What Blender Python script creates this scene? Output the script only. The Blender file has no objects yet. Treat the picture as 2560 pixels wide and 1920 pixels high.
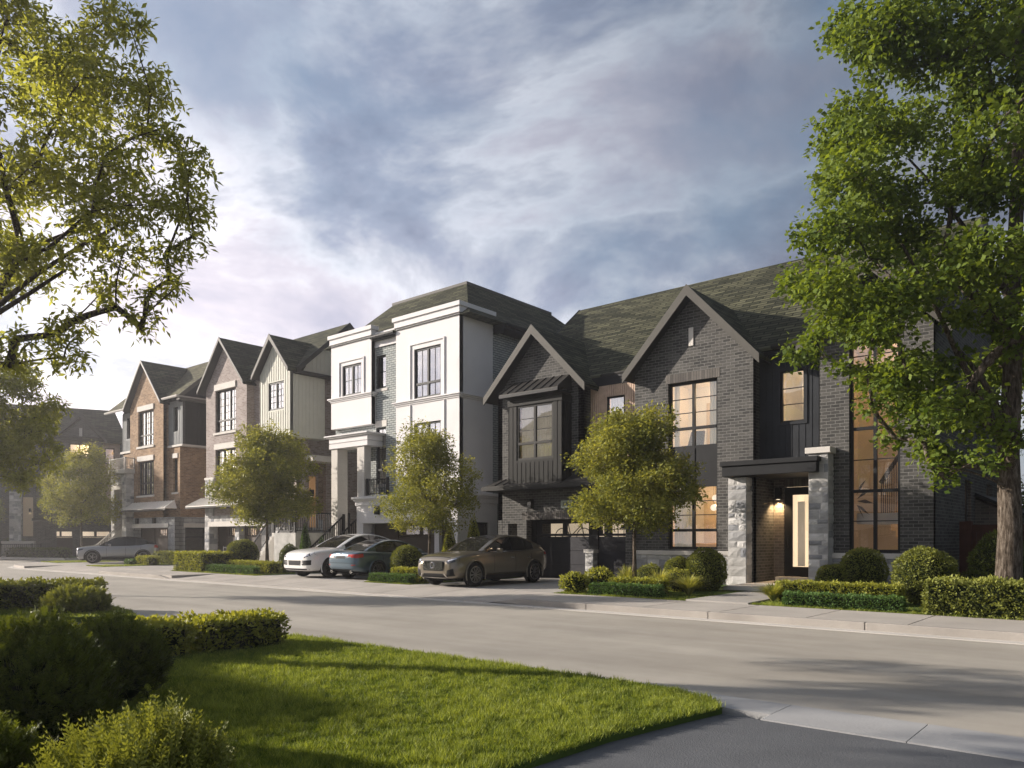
import bpy, math, random
import numpy as np
from mathutils import Vector, Matrix
R = math.radians
scene = bpy.context.scene
COL = scene.collection

# ------------------------------------------------------------------ camera
YAW = 40.259
cam_d = bpy.data.cameras.new("camera"); cam = bpy.data.objects.new("camera", cam_d); COL.objects.link(cam)
cam.location = (0, 0, 1.65); cam.rotation_euler = (R(90), 0, R(YAW))
cam_d.sensor_width = 36; cam_d.lens = 36 * 1913 / 2560; cam_d.shift_y = 385 / 2560
cam_d.clip_start = 0.05; cam_d.clip_end = 3000
scene.camera = cam

# ------------------------------------------------------------------ view, sun, sky
scene.view_settings.view_transform = 'Standard'; scene.view_settings.look = 'None'
scene.view_settings.gamma = 1.0; scene.view_settings.exposure = EXPOSURE = 0.82
SUN = Vector((-0.86, -0.43, 0.34)).normalized()
sun_d = bpy.data.lights.new("sun", 'SUN'); sun = bpy.data.objects.new("sun", sun_d); COL.objects.link(sun)
sun_d.energy = 5.0; sun_d.angle = R(0.6); sun_d.color = (1.0, 0.90, 0.79)
sun.rotation_euler = SUN.to_track_quat('Z', 'Y').to_euler(); sun.location = (-40, -20, 30)

def N(nt, t, **kw):
    n = nt.nodes.new(t)
    for k, v in kw.items():
        if k.startswith('i_'):
            n.inputs[k[2:].replace('_', ' ')].default_value = v
        else: setattr(n, k, v)
    return n
def ramp(nt, src, stops, interp='LINEAR'):
    r = nt.nodes.new('ShaderNodeValToRGB'); cr = r.color_ramp; cr.interpolation = interp
    while len(cr.elements) < len(stops): cr.elements.new(0.5)
    for e, (p, c) in zip(cr.elements, stops):
        e.position = p; e.color = (c[0], c[1], c[2], 1) if isinstance(c, (tuple, list)) else (c, c, c, 1)
    if src is not None: nt.links.new(src, r.inputs[0])
    return r
def math_n(nt, op, a, b=None, c=None, clamp=False):
    n = nt.nodes.new('ShaderNodeMath'); n.operation = op; n.use_clamp = clamp
    for i, v in enumerate((a, b, c)):
        if v is None: continue
        if isinstance(v, (int, float)): n.inputs[i].default_value = v
        else: nt.links.new(v, n.inputs[i])
    return n.outputs[0]
def mixc(nt, f, a, b, blend='MIX'):
    n = nt.nodes.new('ShaderNodeMix'); n.data_type = 'RGBA'; n.blend_type = blend
    for s, v in ((n.inputs[0], f), (n.inputs[6], a), (n.inputs[7], b)):
        if isinstance(v, (int, float)): s.default_value = v
        elif isinstance(v, (tuple, list)): s.default_value = (v[0], v[1], v[2], 1)
        else: nt.links.new(v, s)
    return n.outputs[2]

w = bpy.data.worlds.new("World"); scene.world = w; w.use_nodes = True
nt = w.node_tree; nt.nodes.clear()
sky = N(nt, 'ShaderNodeTexSky', sky_type='NISHITA', sun_disc=False)
sky.sun_elevation = math.asin(SUN.z); sky.sun_rotation = math.atan2(SUN.x, SUN.y) % (2 * math.pi)
sky.air_density = 1.3; sky.dust_density = 1.0; sky.ozone_density = 2.0
bg1 = N(nt, 'ShaderNodeBackground', i_Strength=0.075); nt.links.new(sky.outputs[0], bg1.inputs[0])
tc = N(nt, 'ShaderNodeTexCoord'); sep = N(nt, 'ShaderNodeSeparateXYZ'); nt.links.new(tc.outputs['Generated'], sep.inputs[0])
zz = math_n(nt, 'ADD', math_n(nt, 'MAXIMUM', sep.outputs[2], 0.0), 0.22)
cb = N(nt, 'ShaderNodeCombineXYZ')
nt.links.new(math_n(nt, 'DIVIDE', sep.outputs[0], zz), cb.inputs[0]); nt.links.new(math_n(nt, 'DIVIDE', sep.outputs[1], zz), cb.inputs[1])
cv = N(nt, 'ShaderNodeMapping'); cv.inputs['Scale'].default_value = (1, 1, 1.9); nt.links.new(tc.outputs['Generated'], cv.inputs[0])
n1 = N(nt, 'ShaderNodeTexNoise', i_Scale=2.0, i_Detail=9.0, i_Roughness=0.54, i_Distortion=0.15); nt.links.new(cv.outputs[0], n1.inputs['Vector'])
mp = N(nt, 'ShaderNodeMapping'); mp.inputs['Location'].default_value = (3.3, -1.7, 0.6); nt.links.new(cv.outputs[0], mp.inputs[0])
n2 = N(nt, 'ShaderNodeTexNoise', i_Scale=2.9, i_Detail=13.0, i_Roughness=0.60, i_Distortion=0.35); nt.links.new(mp.outputs[0], n2.inputs['Vector'])
# cloud light: brighter towards the sun's side of the sky and towards the horizon
dt = N(nt, 'ShaderNodeVectorMath', operation='DOT_PRODUCT'); nt.links.new(tc.outputs['Generated'], dt.inputs[0]); dt.inputs[1].default_value = SUN
near = math_n(nt, 'MULTIPLY_ADD', dt.outputs['Value'], 0.5, 0.5, clamp=True)
up = math_n(nt, 'MAXIMUM', sep.outputs[2], 0.0)
hor = math_n(nt, 'POWER', math_n(nt, 'SUBTRACT', 1.0, up, clamp=True), 3.2)
lum = math_n(nt, 'ADD', math_n(nt, 'MAXIMUM', math_n(nt, 'MULTIPLY_ADD', near, 0.92, -0.355), 0.05), math_n(nt, 'MULTIPLY', hor, math_n(nt, 'MULTIPLY_ADD', near, 0.26, 0.42)))
shade = ramp(nt, n2.outputs[0], [(0.36, (0.40, 0.43, 0.54)), (0.44, (0.60, 0.64, 0.75)), (0.50, (0.92, 0.93, 0.97)), (0.535, (1.16, 1.16, 1.17)), (0.60, (0.92, 0.88, 0.93)), (0.70, (0.66, 0.66, 0.76))])
warm = mixc(nt, math_n(nt, 'ADD', math_n(nt, 'MULTIPLY', hor, 0.9), math_n(nt, 'MULTIPLY', math_n(nt, 'MAXIMUM', math_n(nt, 'SUBTRACT', near, 0.6), 0.0), 2.0), clamp=True), (0.84, 0.95, 1.12), (1.06, 0.99, 1.0))
ccol = mixc(nt, 1.0, shade.outputs[0], warm, 'MULTIPLY')
bg2 = N(nt, 'ShaderNodeBackground'); nt.links.new(ccol, bg2.inputs[0]); nt.links.new(lum, bg2.inputs[1])
mask = ramp(nt, n1.outputs[0], [(0.38, 0.35), (0.47, 0.70), (0.56, 1.0)])
mx = N(nt, 'ShaderNodeMixShader'); nt.links.new(mask.outputs[0], mx.inputs[0]); nt.links.new(bg1.outputs[0], mx.inputs[1]); nt.links.new(bg2.outputs[0], mx.inputs[2])
wo = N(nt, 'ShaderNodeOutputWorld'); nt.links.new(mx.outputs[0], wo.inputs[0])

# ------------------------------------------------------------------ materials
MATS = {}
def new_mat(name):
    m = bpy.data.materials.new(name); m.use_nodes = True; m.node_tree.nodes.clear(); MATS[name] = m
    return m, m.node_tree
def finish(nt, shader):
    o = nt.nodes.new('ShaderNodeOutputMaterial'); nt.links.new(shader, o.inputs[0])
def uvsc(nt, sx=1, sy=1, loc=(0, 0, 0)):
    u = N(nt, 'ShaderNodeUVMap'); m = N(nt, 'ShaderNodeMapping'); m.inputs['Scale'].default_value = (sx, sy, 1); m.inputs['Location'].default_value = loc
    nt.links.new(u.outputs[0], m.inputs[0]); return m.outputs[0]
def plain(name, col, rough=0.6, metal=0.0, var=0.10, vs=3.0, bump=0.0, bs=60.0, spec=0.16, coat=0.0):
    m, nt = new_mat(name)
    p = N(nt, 'ShaderNodeBsdfPrincipled', i_Roughness=rough, i_Metallic=metal); p.inputs['Specular IOR Level'].default_value = spec
    p.inputs['Coat Weight'].default_value = coat
    tc = N(nt, 'ShaderNodeTexCoord'); no = N(nt, 'ShaderNodeTexNoise', i_Scale=vs, i_Detail=6.0, i_Roughness=0.6); nt.links.new(tc.outputs['Object'], no.inputs['Vector'])
    r = ramp(nt, no.outputs[0], [(0.3, [c * (1 - var) for c in col]), (0.7, [min(1, c * (1 + var)) for c in col])])
    nt.links.new(r.outputs[0], p.inputs['Base Color'])
    if bump:
        nb = N(nt, 'ShaderNodeTexNoise', i_Scale=bs, i_Detail=4.0); nt.links.new(tc.outputs['Object'], nb.inputs['Vector'])
        b = N(nt, 'ShaderNodeBump', i_Strength=bump, i_Distance=0.01); nt.links.new(nb.outputs[0], b.inputs['Height']); nt.links.new(b.outputs[0], p.inputs['Normal'])
    finish(nt, p.outputs[0]); return m
def brick(name, c1, c2, mortar, bw=0.25, rh=0.092, ms=0.007, rough=0.85, var=0.3, vert=False, off=0.5):
    m, nt = new_mat(name)
    uv = uvsc(nt)
    b = N(nt, 'ShaderNodeTexBrick', offset=off, i_Scale=1.0, i_Mortar_Size=ms, i_Mortar_Smooth=0.15, i_Bias=0.0, i_Brick_Width=bw, i_Row_Height=rh)
    b.inputs['Color1'].default_value = (*c1, 1); b.inputs['Color2'].default_value = (*c2, 1); b.inputs['Mortar'].default_value = (*mortar, 1)
    nt.links.new(uv, b.inputs['Vector'])
    no = N(nt, 'ShaderNodeTexNoise', i_Scale=1.3, i_Detail=8.0, i_Roughness=0.65); nt.links.new(uv, no.inputs['Vector'])
    n3 = N(nt, 'ShaderNodeTexNoise', i_Scale=40.0, i_Detail=3.0); nt.links.new(uv, n3.inputs['Vector'])
    f = ramp(nt, no.outputs[0], [(0.3, 1 - var * 0.6), (0.7, 1 + var * 0.5)])
    c = mixc(nt, 1.0, b.outputs[0], f.outputs[0], 'MULTIPLY')
    f2 = ramp(nt, n3.outputs[0], [(0.3, 0.86), (0.7, 1.12)])
    c = mixc(nt, 1.0, c, f2.outputs[0], 'MULTIPLY')
    p = N(nt, 'ShaderNodeBsdfPrincipled', i_Roughness=rough); p.inputs['Specular IOR Level'].default_value = 0.12; nt.links.new(c, p.inputs['Base Color'])
    h = math_n(nt, 'ADD', math_n(nt, 'MULTIPLY', b.outputs[1], -1.0), math_n(nt, 'MULTIPLY', n3.outputs[0], 0.35))
    bp = N(nt, 'ShaderNodeBump', i_Strength=0.8, i_Distance=0.012); nt.links.new(h, bp.inputs['Height']); nt.links.new(bp.outputs[0], p.inputs['Normal'])
    finish(nt, p.outputs[0]); return m
def leafmat(name, dark, light, trans=0.45, rough=0.5, tint=(1.25, 1.15, 0.35)):
    m, nt = new_mat(name)
    a = N(nt, 'ShaderNodeAttribute', attribute_name='rnd')
    r = ramp(nt, a.outputs['Fac'], [(0.0, dark), (0.55, [(x + y) / 2 for x, y in zip(dark, light)]), (1.0, light)])
    p = N(nt, 'ShaderNodeBsdfPrincipled', i_Roughness=rough); nt.links.new(r.outputs[0], p.inputs['Base Color']); p.inputs['Specular IOR Level'].default_value = 0.14
    t = N(nt, 'ShaderNodeBsdfTranslucent'); nt.links.new(mixc(nt, 1.0, r.outputs[0], tint, 'MULTIPLY'), t.inputs[0])
    x = N(nt, 'ShaderNodeMixShader', i_Fac=trans); nt.links.new(p.outputs[0], x.inputs[1]); nt.links.new(t.outputs[0], x.inputs[2])
    finish(nt, x.outputs[0]); return m
def glassmat(name, tint=(1, 1, 1), refl=0.30, rough=0.0):
    m, nt = new_mat(name)
    t = N(nt, 'ShaderNodeBsdfTransparent'); t.inputs[0].default_value = (*tint, 1)
    g = N(nt, 'ShaderNodeBsdfGlossy', i_Roughness=rough); g.inputs[0].default_value = (1, 1, 1, 1)
    fr = N(nt, 'ShaderNodeFresnel', i_IOR=1.5)
    f = math_n(nt, 'MULTIPLY_ADD', fr.outputs[0], 1.2, refl, clamp=True)
    # slight waviness of the panes
    tc = N(nt, 'ShaderNodeTexCoord'); no = N(nt, 'ShaderNodeTexNoise', i_Scale=0.9, i_Detail=1.0); nt.links.new(tc.outputs['Object'], no.inputs['Vector'])
    b = N(nt, 'ShaderNodeBump', i_Strength=0.012, i_Distance=0.3); nt.links.new(no.outputs[0], b.inputs['Height']); nt.links.new(b.outputs[0], g.inputs['Normal'])
    x = N(nt, 'ShaderNodeMixShader'); nt.links.new(f, x.inputs[0]); nt.links.new(t.outputs[0], x.inputs[1]); nt.links.new(g.outputs[0], x.inputs[2])
    finish(nt, x.outputs[0]); return m
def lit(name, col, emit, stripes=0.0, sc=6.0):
    """a surface with its own uneven glow, standing in for lamp light in rooms"""
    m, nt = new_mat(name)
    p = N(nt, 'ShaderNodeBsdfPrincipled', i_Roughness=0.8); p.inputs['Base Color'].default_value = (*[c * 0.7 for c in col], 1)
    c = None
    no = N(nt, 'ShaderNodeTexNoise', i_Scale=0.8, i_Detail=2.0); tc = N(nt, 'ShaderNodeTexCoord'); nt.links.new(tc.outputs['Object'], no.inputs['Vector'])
    r = ramp(nt, no.outputs[0], [(0.3, [x * 0.6 for x in col]), (0.7, col)])  # patchy glow imitates uneven lamp light on the surface
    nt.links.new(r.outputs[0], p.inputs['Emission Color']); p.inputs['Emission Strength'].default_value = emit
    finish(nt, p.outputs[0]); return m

M = {}
M['brick_grey'] = brick('charcoal grey brick', (0.052, 0.052, 0.051), (0.112, 0.108, 0.102), (0.18, 0.176, 0.168), ms=0.009)
M['brick_porch'] = brick('porch brick', (0.10, 0.09, 0.082), (0.15, 0.135, 0.12), (0.24, 0.21, 0.18))
M['soldier'] = brick('soldier course brick', (0.10, 0.092, 0.086), (0.18, 0.165, 0.150), (0.05, 0.05, 0.05), bw=0.092, rh=7.0, ms=0.007, off=0.0)
M['brick_white'] = brick('whitewashed brick', (0.34, 0.37, 0.37), (0.46, 0.48, 0.46), (0.10, 0.11, 0.11), bw=0.26, rh=0.10, ms=0.012, var=0.15)
M['brick_mauve'] = brick('mauve brown brick', (0.25, 0.20, 0.18), (0.38, 0.32, 0.30), (0.42, 0.39, 0.37), bw=0.24, rh=0.09, ms=0.009)
M['brick_tan'] = brick('russet tan brick', (0.20, 0.115, 0.060), (0.38, 0.245, 0.14), (0.36, 0.30, 0.24), bw=0.24, rh=0.09, ms=0.009, var=0.4)
M['stone_block'] = brick('rough grey ashlar', (0.30, 0.31, 0.32), (0.46, 0.46, 0.45), (0.16, 0.16, 0.16), bw=0.52, rh=0.24, ms=0.014, var=0.3)
M['shingle'] = brick('asphalt shingles', (0.030, 0.032, 0.020), (0.105, 0.104, 0.064), (0.006, 0.007, 0.005), bw=0.62, rh=0.17, ms=0.020, var=0.5)
M['shingle_tan'] = brick('olive asphalt shingles', (0.07, 0.066, 0.038), (0.16, 0.15, 0.085), (0.015, 0.015, 0.01), bw=0.62, rh=0.17, ms=0.020, var=0.5)
M['stone'] = plain('split face stone', (0.42, 0.42, 0.42), 0.9, var=0.28, vs=1.8, bump=1.0, bs=16)
_nt = M['stone'].node_tree; _p = [n for n in _nt.nodes if n.type == 'BSDF_PRINCIPLED'][0]; _s = _p.inputs['Base Color'].links[0].from_socket
_g = _nt.nodes.new('ShaderNodeNewGeometry'); _r = ramp(_nt, _g.outputs['Random Per Island'], [(0.0, (.50, .52, .56)), (0.4, (.95, .93, .90)), (1.0, (1.45, 1.42, 1.38))]); _nt.links.new(mixc(_nt, 1.0, _s, _r.outputs[0], 'MULTIPLY'), _p.inputs['Base Color'])
M['limestone'] = plain('smooth limestone', (0.58, 0.55, 0.51), 0.8, var=0.06, vs=1.5, bump=0.15, bs=40)
M['stucco'] = plain('white stucco', (0.72, 0.70, 0.70), 0.9, var=0.035, vs=1.0, bump=0.35, bs=55)
M['stucco_trim'] = plain('white stucco trim', (0.71, 0.69, 0.69), 0.85, var=0.03, vs=1.0)
M['black'] = plain('black powder coat', (0.014, 0.015, 0.017), 0.55, var=0.2, spec=.22)
M['black_wood'] = plain('black painted siding', (0.022, 0.025, 0.030), 0.66, var=0.25, vs=2, spec=.2)
M['dark_trim'] = plain('dark bronze trim', (0.030, 0.029, 0.027), 0.55, var=0.08)
M['grey_trim'] = plain('warm grey fascia', (0.095, 0.090, 0.080), 0.6, var=0.08)
M['pale_trim'] = plain('pale grey trim', (0.42, 0.40, 0.37), 0.6, var=0.05)
M['bronze_siding'] = plain('dark bronze siding', (0.011, 0.011, 0.010), 0.6, var=0.12)
M['sage_siding'] = plain('sage grey board siding', (0.56, 0.555, 0.485), 0.65, var=0.05)
M['grey_siding'] = plain('slate grey siding', (0.21, 0.22, 0.22), 0.65, var=0.08)
M['metal_roof'] = plain('standing seam metal', (0.045, 0.043, 0.040), 0.5, metal=0.3, var=0.08)
M['metal_roof_pale'] = plain('pale standing seam metal', (0.72, 0.69, 0.64), 0.38, metal=0.25, var=0.05)
M['wood_siding'] = plain('cedar slat siding', (0.50, 0.37, 0.285), 0.6, var=0.22, vs=2.5)
M['fence_wood'] = plain('dark red stained wood', (0.075, 0.030, 0.022), 0.7, var=0.35, vs=3)
M['garage_dark'] = plain('dark garage panel', (0.026, 0.026, 0.032), 0.55, var=0.1, spec=.25)
M['garage_brown'] = plain('umber garage panel', (0.075, 0.060, 0.050), 0.5, var=0.1)
M['concrete'] = plain('sidewalk concrete', (0.40, 0.37, 0.335), 0.85, var=0.14, vs=0.7, bump=0.25, bs=50)
M['kerb'] = plain('kerb concrete', (0.33, 0.305, 0.275), 0.85, var=0.14, vs=1.2, bump=0.3, bs=40)
M['near_strip'] = plain('pale near kerb concrete', (0.34, 0.34, 0.34), 0.85, var=0.08, vs=1.2, bump=0.3, bs=40)
M['gutter'] = plain('pale gutter concrete', (0.50, 0.475, 0.44), 0.85, var=0.08, vs=0.9, bump=0.2, bs=50)
M['drive'] = plain('driveway concrete', (0.37, 0.35, 0.325), 0.85, var=0.10, vs=0.5, bump=0.3, bs=70)
M['drive_near'] = plain('grey asphalt driveway', (0.115, 0.120, 0.128), 0.9, var=0.16, vs=0.8, bump=0.6, bs=90)
M['soil'] = plain('ground', (0.035, 0.045, 0.020), 0.95, var=0.3, vs=0.5, bump=0.4)
M['mulch'] = plain('mulch', (0.040, 0.030, 0.020), 0.95, var=0.4, vs=8, bump=0.8)
def barkmat(name, c0, c1, c2):
    m, nt = new_mat(name); tc = N(nt, 'ShaderNodeTexCoord'); mp = N(nt, 'ShaderNodeMapping'); mp.inputs['Scale'].default_value = (1, 1, .22); nt.links.new(tc.outputs['Object'], mp.inputs[0])
    n = N(nt, 'ShaderNodeTexNoise', i_Scale=22.0, i_Detail=8.0, i_Roughness=0.7); nt.links.new(mp.outputs[0], n.inputs['Vector'])
    r = ramp(nt, n.outputs[0], [(0.36, c0), (0.5, c1), (0.64, c2)]); p = N(nt, 'ShaderNodeBsdfPrincipled', i_Roughness=0.95); p.inputs['Specular IOR Level'].default_value = .1; nt.links.new(r.outputs[0], p.inputs['Base Color'])
    b = N(nt, 'ShaderNodeBump', i_Strength=1.0, i_Distance=0.05); nt.links.new(n.outputs[0], b.inputs['Height']); nt.links.new(b.outputs[0], p.inputs['Normal']); finish(nt, p.outputs[0]); return m
M['bark'] = barkmat('furrowed grey bark', (0.025, 0.019, 0.014), (0.10, 0.080, 0.062), (0.21, 0.18, 0.15)); M['bark_dark'] = barkmat('brown bark', (0.020, 0.014, 0.010), (0.075, 0.055, 0.042), (0.15, 0.12, 0.09))
M['lamp_metal'] = M['black']
M['white'] = plain('white paint', (0.75, 0.74, 0.72), 0.5, var=0.03)
M['plaque'] = plain('grey green plaque', (0.42, 0.46, 0.40), 0.6, var=0.04)
M['ink'] = plain('black lettering', (0.012, 0.012, 0.012), 0.6, var=0.0)
M['glass'] = glassmat('window glass', refl=0.14)
M['glass_sky'] = glassmat('upper window glass', refl=0.42)
M['glass_door'] = glassmat('door glass', refl=0.05)
M['room'] = lit('glowing cream wall', (0.92, 0.80, 0.62), 0.07)  # wall glows by itself, room light put into the material
M['room_bright'] = lit('bright glowing wall', (0.95, 0.87, 0.74), 0.09)
M['hall'] = lit('glowing hallway wall', (1.0, 0.86, 0.66), 0.40)  # hallway brightness is the walls' own glow, no lamp inside
M['room_dim'] = lit('dim glowing tan wall', (0.72, 0.55, 0.36), 0.05)  # darker tan with weak glow: dim lighting put into the colour
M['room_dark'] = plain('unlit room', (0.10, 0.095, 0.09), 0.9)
M['garage_glow'] = lit('glowing garage wall', (0.95, 0.76, 0.54), 0.42)  # garage light put into the back wall's own glow
M['curtain'] = lit('glowing sheer curtain', (0.95, 0.86, 0.70), 0.07)  # cloth given a faint glow in place of room light on it
M['curtain_grey'] = lit('glowing grey curtain', (0.60, 0.56, 0.50), 0.10)  # glow added to the cloth here as well
M['oak_glow'] = lit('oak_glow', (0.55, 0.30, 0.13), 0.22)  # wood given a glow, as if lamps shone on it
M['brown_obj'] = plain('dark brown furniture', (0.06, 0.04, 0.03), 0.6)
M['globe'] = lit('frosted globe', (1, 0.9, 0.75), 0.7)
M['lens'] = lit('lamp lens', (1.0, 0.85, 0.6), 2.0)
M['asphalt'] = None
m, nt = new_mat('worn asphalt')
tc = N(nt, 'ShaderNodeTexCoord')
mp = N(nt, 'ShaderNodeMapping'); mp.inputs['Scale'].default_value = (0.12, 0.9, 1); nt.links.new(tc.outputs['Object'], mp.inputs[0])
na = N(nt, 'ShaderNodeTexNoise', i_Scale=1.0, i_Detail=6.0, i_Roughness=0.6); nt.links.new(mp.outputs[0], na.inputs['Vector'])
nb = N(nt, 'ShaderNodeTexNoise', i_Scale=0.5, i_Detail=8.0, i_Roughness=0.7); nt.links.new(tc.outputs['Object'], nb.inputs['Vector'])
nc = N(nt, 'ShaderNodeTexNoise', i_Scale=120.0, i_Detail=3.0); nt.links.new(tc.outputs['Object'], nc.inputs['Vector'])
r1 = ramp(nt, na.outputs[0], [(0.3, (0.29, 0.265, 0.225)), (0.7, (0.40, 0.37, 0.32))])
r2 = ramp(nt, nb.outputs[0], [(0.3, 0.82), (0.7, 1.12)]); r3 = ramp(nt, nc.outputs[0], [(0.3, 0.82), (0.7, 1.15)])
c = mixc(nt, 1.0, mixc(nt, 1.0, r1.outputs[0], r2.outputs[0], 'MULTIPLY'), r3.outputs[0], 'MULTIPLY')
p = N(nt, 'ShaderNodeBsdfPrincipled', i_Roughness=0.78); nt.links.new(c, p.inputs['Base Color'])
b = N(nt, 'ShaderNodeBump', i_Strength=0.35, i_Distance=0.01); nt.links.new(nc.outputs[0], b.inputs['Height']); nt.links.new(b.outputs[0], p.inputs['Normal'])
finish(nt, p.outputs[0]); M['asphalt'] = m
M['lawn'] = plain('lawn turf', (0.060, 0.095, 0.018), 0.95, var=0.35, vs=1.5, bump=0.8, bs=40)
M['blade'] = leafmat('grass blades', (0.08, 0.13, 0.02), (0.46, 0.50, 0.12), 0.40, tint=(1.2, 1.15, 0.4))
M['leaf_linden'] = leafmat('linden leaves', (0.045, 0.085, 0.015), (0.26, 0.33, 0.06), 0.42)
M['leaf_ash'] = leafmat('ash leaves', (0.15, 0.17, 0.04), (0.44, 0.46, 0.14), 0.62, tint=(1.4, 1.3, 0.5))
M['leaf_maple'] = leafmat('young maple leaves', (0.07, 0.10, 0.022), (0.46, 0.46, 0.13), 0.42, tint=(1.3, 1.15, 0.45))
M['leaf_box'] = leafmat('boxwood leaves', (0.045, 0.10, 0.03), (0.16, 0.26, 0.08), 0.25)
M['leaf_yew'] = leafmat('yew leaves', (0.050, 0.070, 0.014), (0.34, 0.36, 0.09), 0.25)
M['leaf_lime'] = leafmat('lime green leaves', (0.09, 0.12, 0.014), (0.48, 0.48, 0.11), 0.35)
M['leaf_dark'] = leafmat('dark privet leaves', (0.022, 0.038, 0.010), (0.14, 0.17, 0.035), 0.28)
M['straw'] = leafmat('ornamental grass', (0.20, 0.24, 0.06), (0.52, 0.50, 0.22), 0.45)
M['tyre'] = plain('tyre rubber', (0.018, 0.018, 0.018), 0.75, var=0.1)
M['rim'] = plain('alloy rim', (0.30, 0.29, 0.28), 0.28, metal=0.9, var=0.05)
M['rim_dark'] = plain('dark alloy rim', (0.06, 0.058, 0.055), 0.3, metal=0.8, var=0.05)
M['chrome'] = plain('chrome', (0.75, 0.74, 0.72), 0.12, metal=1.0, var=0.02)
M['plastic'] = plain('black plastic', (0.014, 0.014, 0.015), 0.45, var=0.1)
M['under'] = plain('underbody', (0.008, 0.008, 0.008), 0.9, var=0.0)
M['tint'] = plain('tinted car glass', (0.012, 0.012, 0.012), 0.03, var=0.0, spec=0.8)
M['headlamp'] = plain('headlamp glass', (0.05, 0.05, 0.055), 0.05, var=0.0, spec=0.9)
M['lamp_inner'] = plain('headlamp reflector', (0.75, 0.76, 0.78), 0.15, metal=0.8, var=0.0)
M['tail'] = plain('red tail lamp', (0.40, 0.025, 0.015), 0.08, var=0.0, coat=1)
def paint(name, col, metal=0.55):
    return plain(name, col, 0.28, metal=metal, var=0.0, coat=1.0, spec=.5)
M['paint_champagne'] = paint('champagne metallic paint', (0.17, 0.145, 0.105), .55)
M['paint_white'] = paint('white paint metallic', (0.75, 0.74, 0.72), 0.0)
M['paint_teal'] = paint('blue grey metallic paint', (0.065, 0.11, 0.15))
M['paint_silver'] = paint('silver grey metallic paint', (0.34, 0.34, 0.35))

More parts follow.
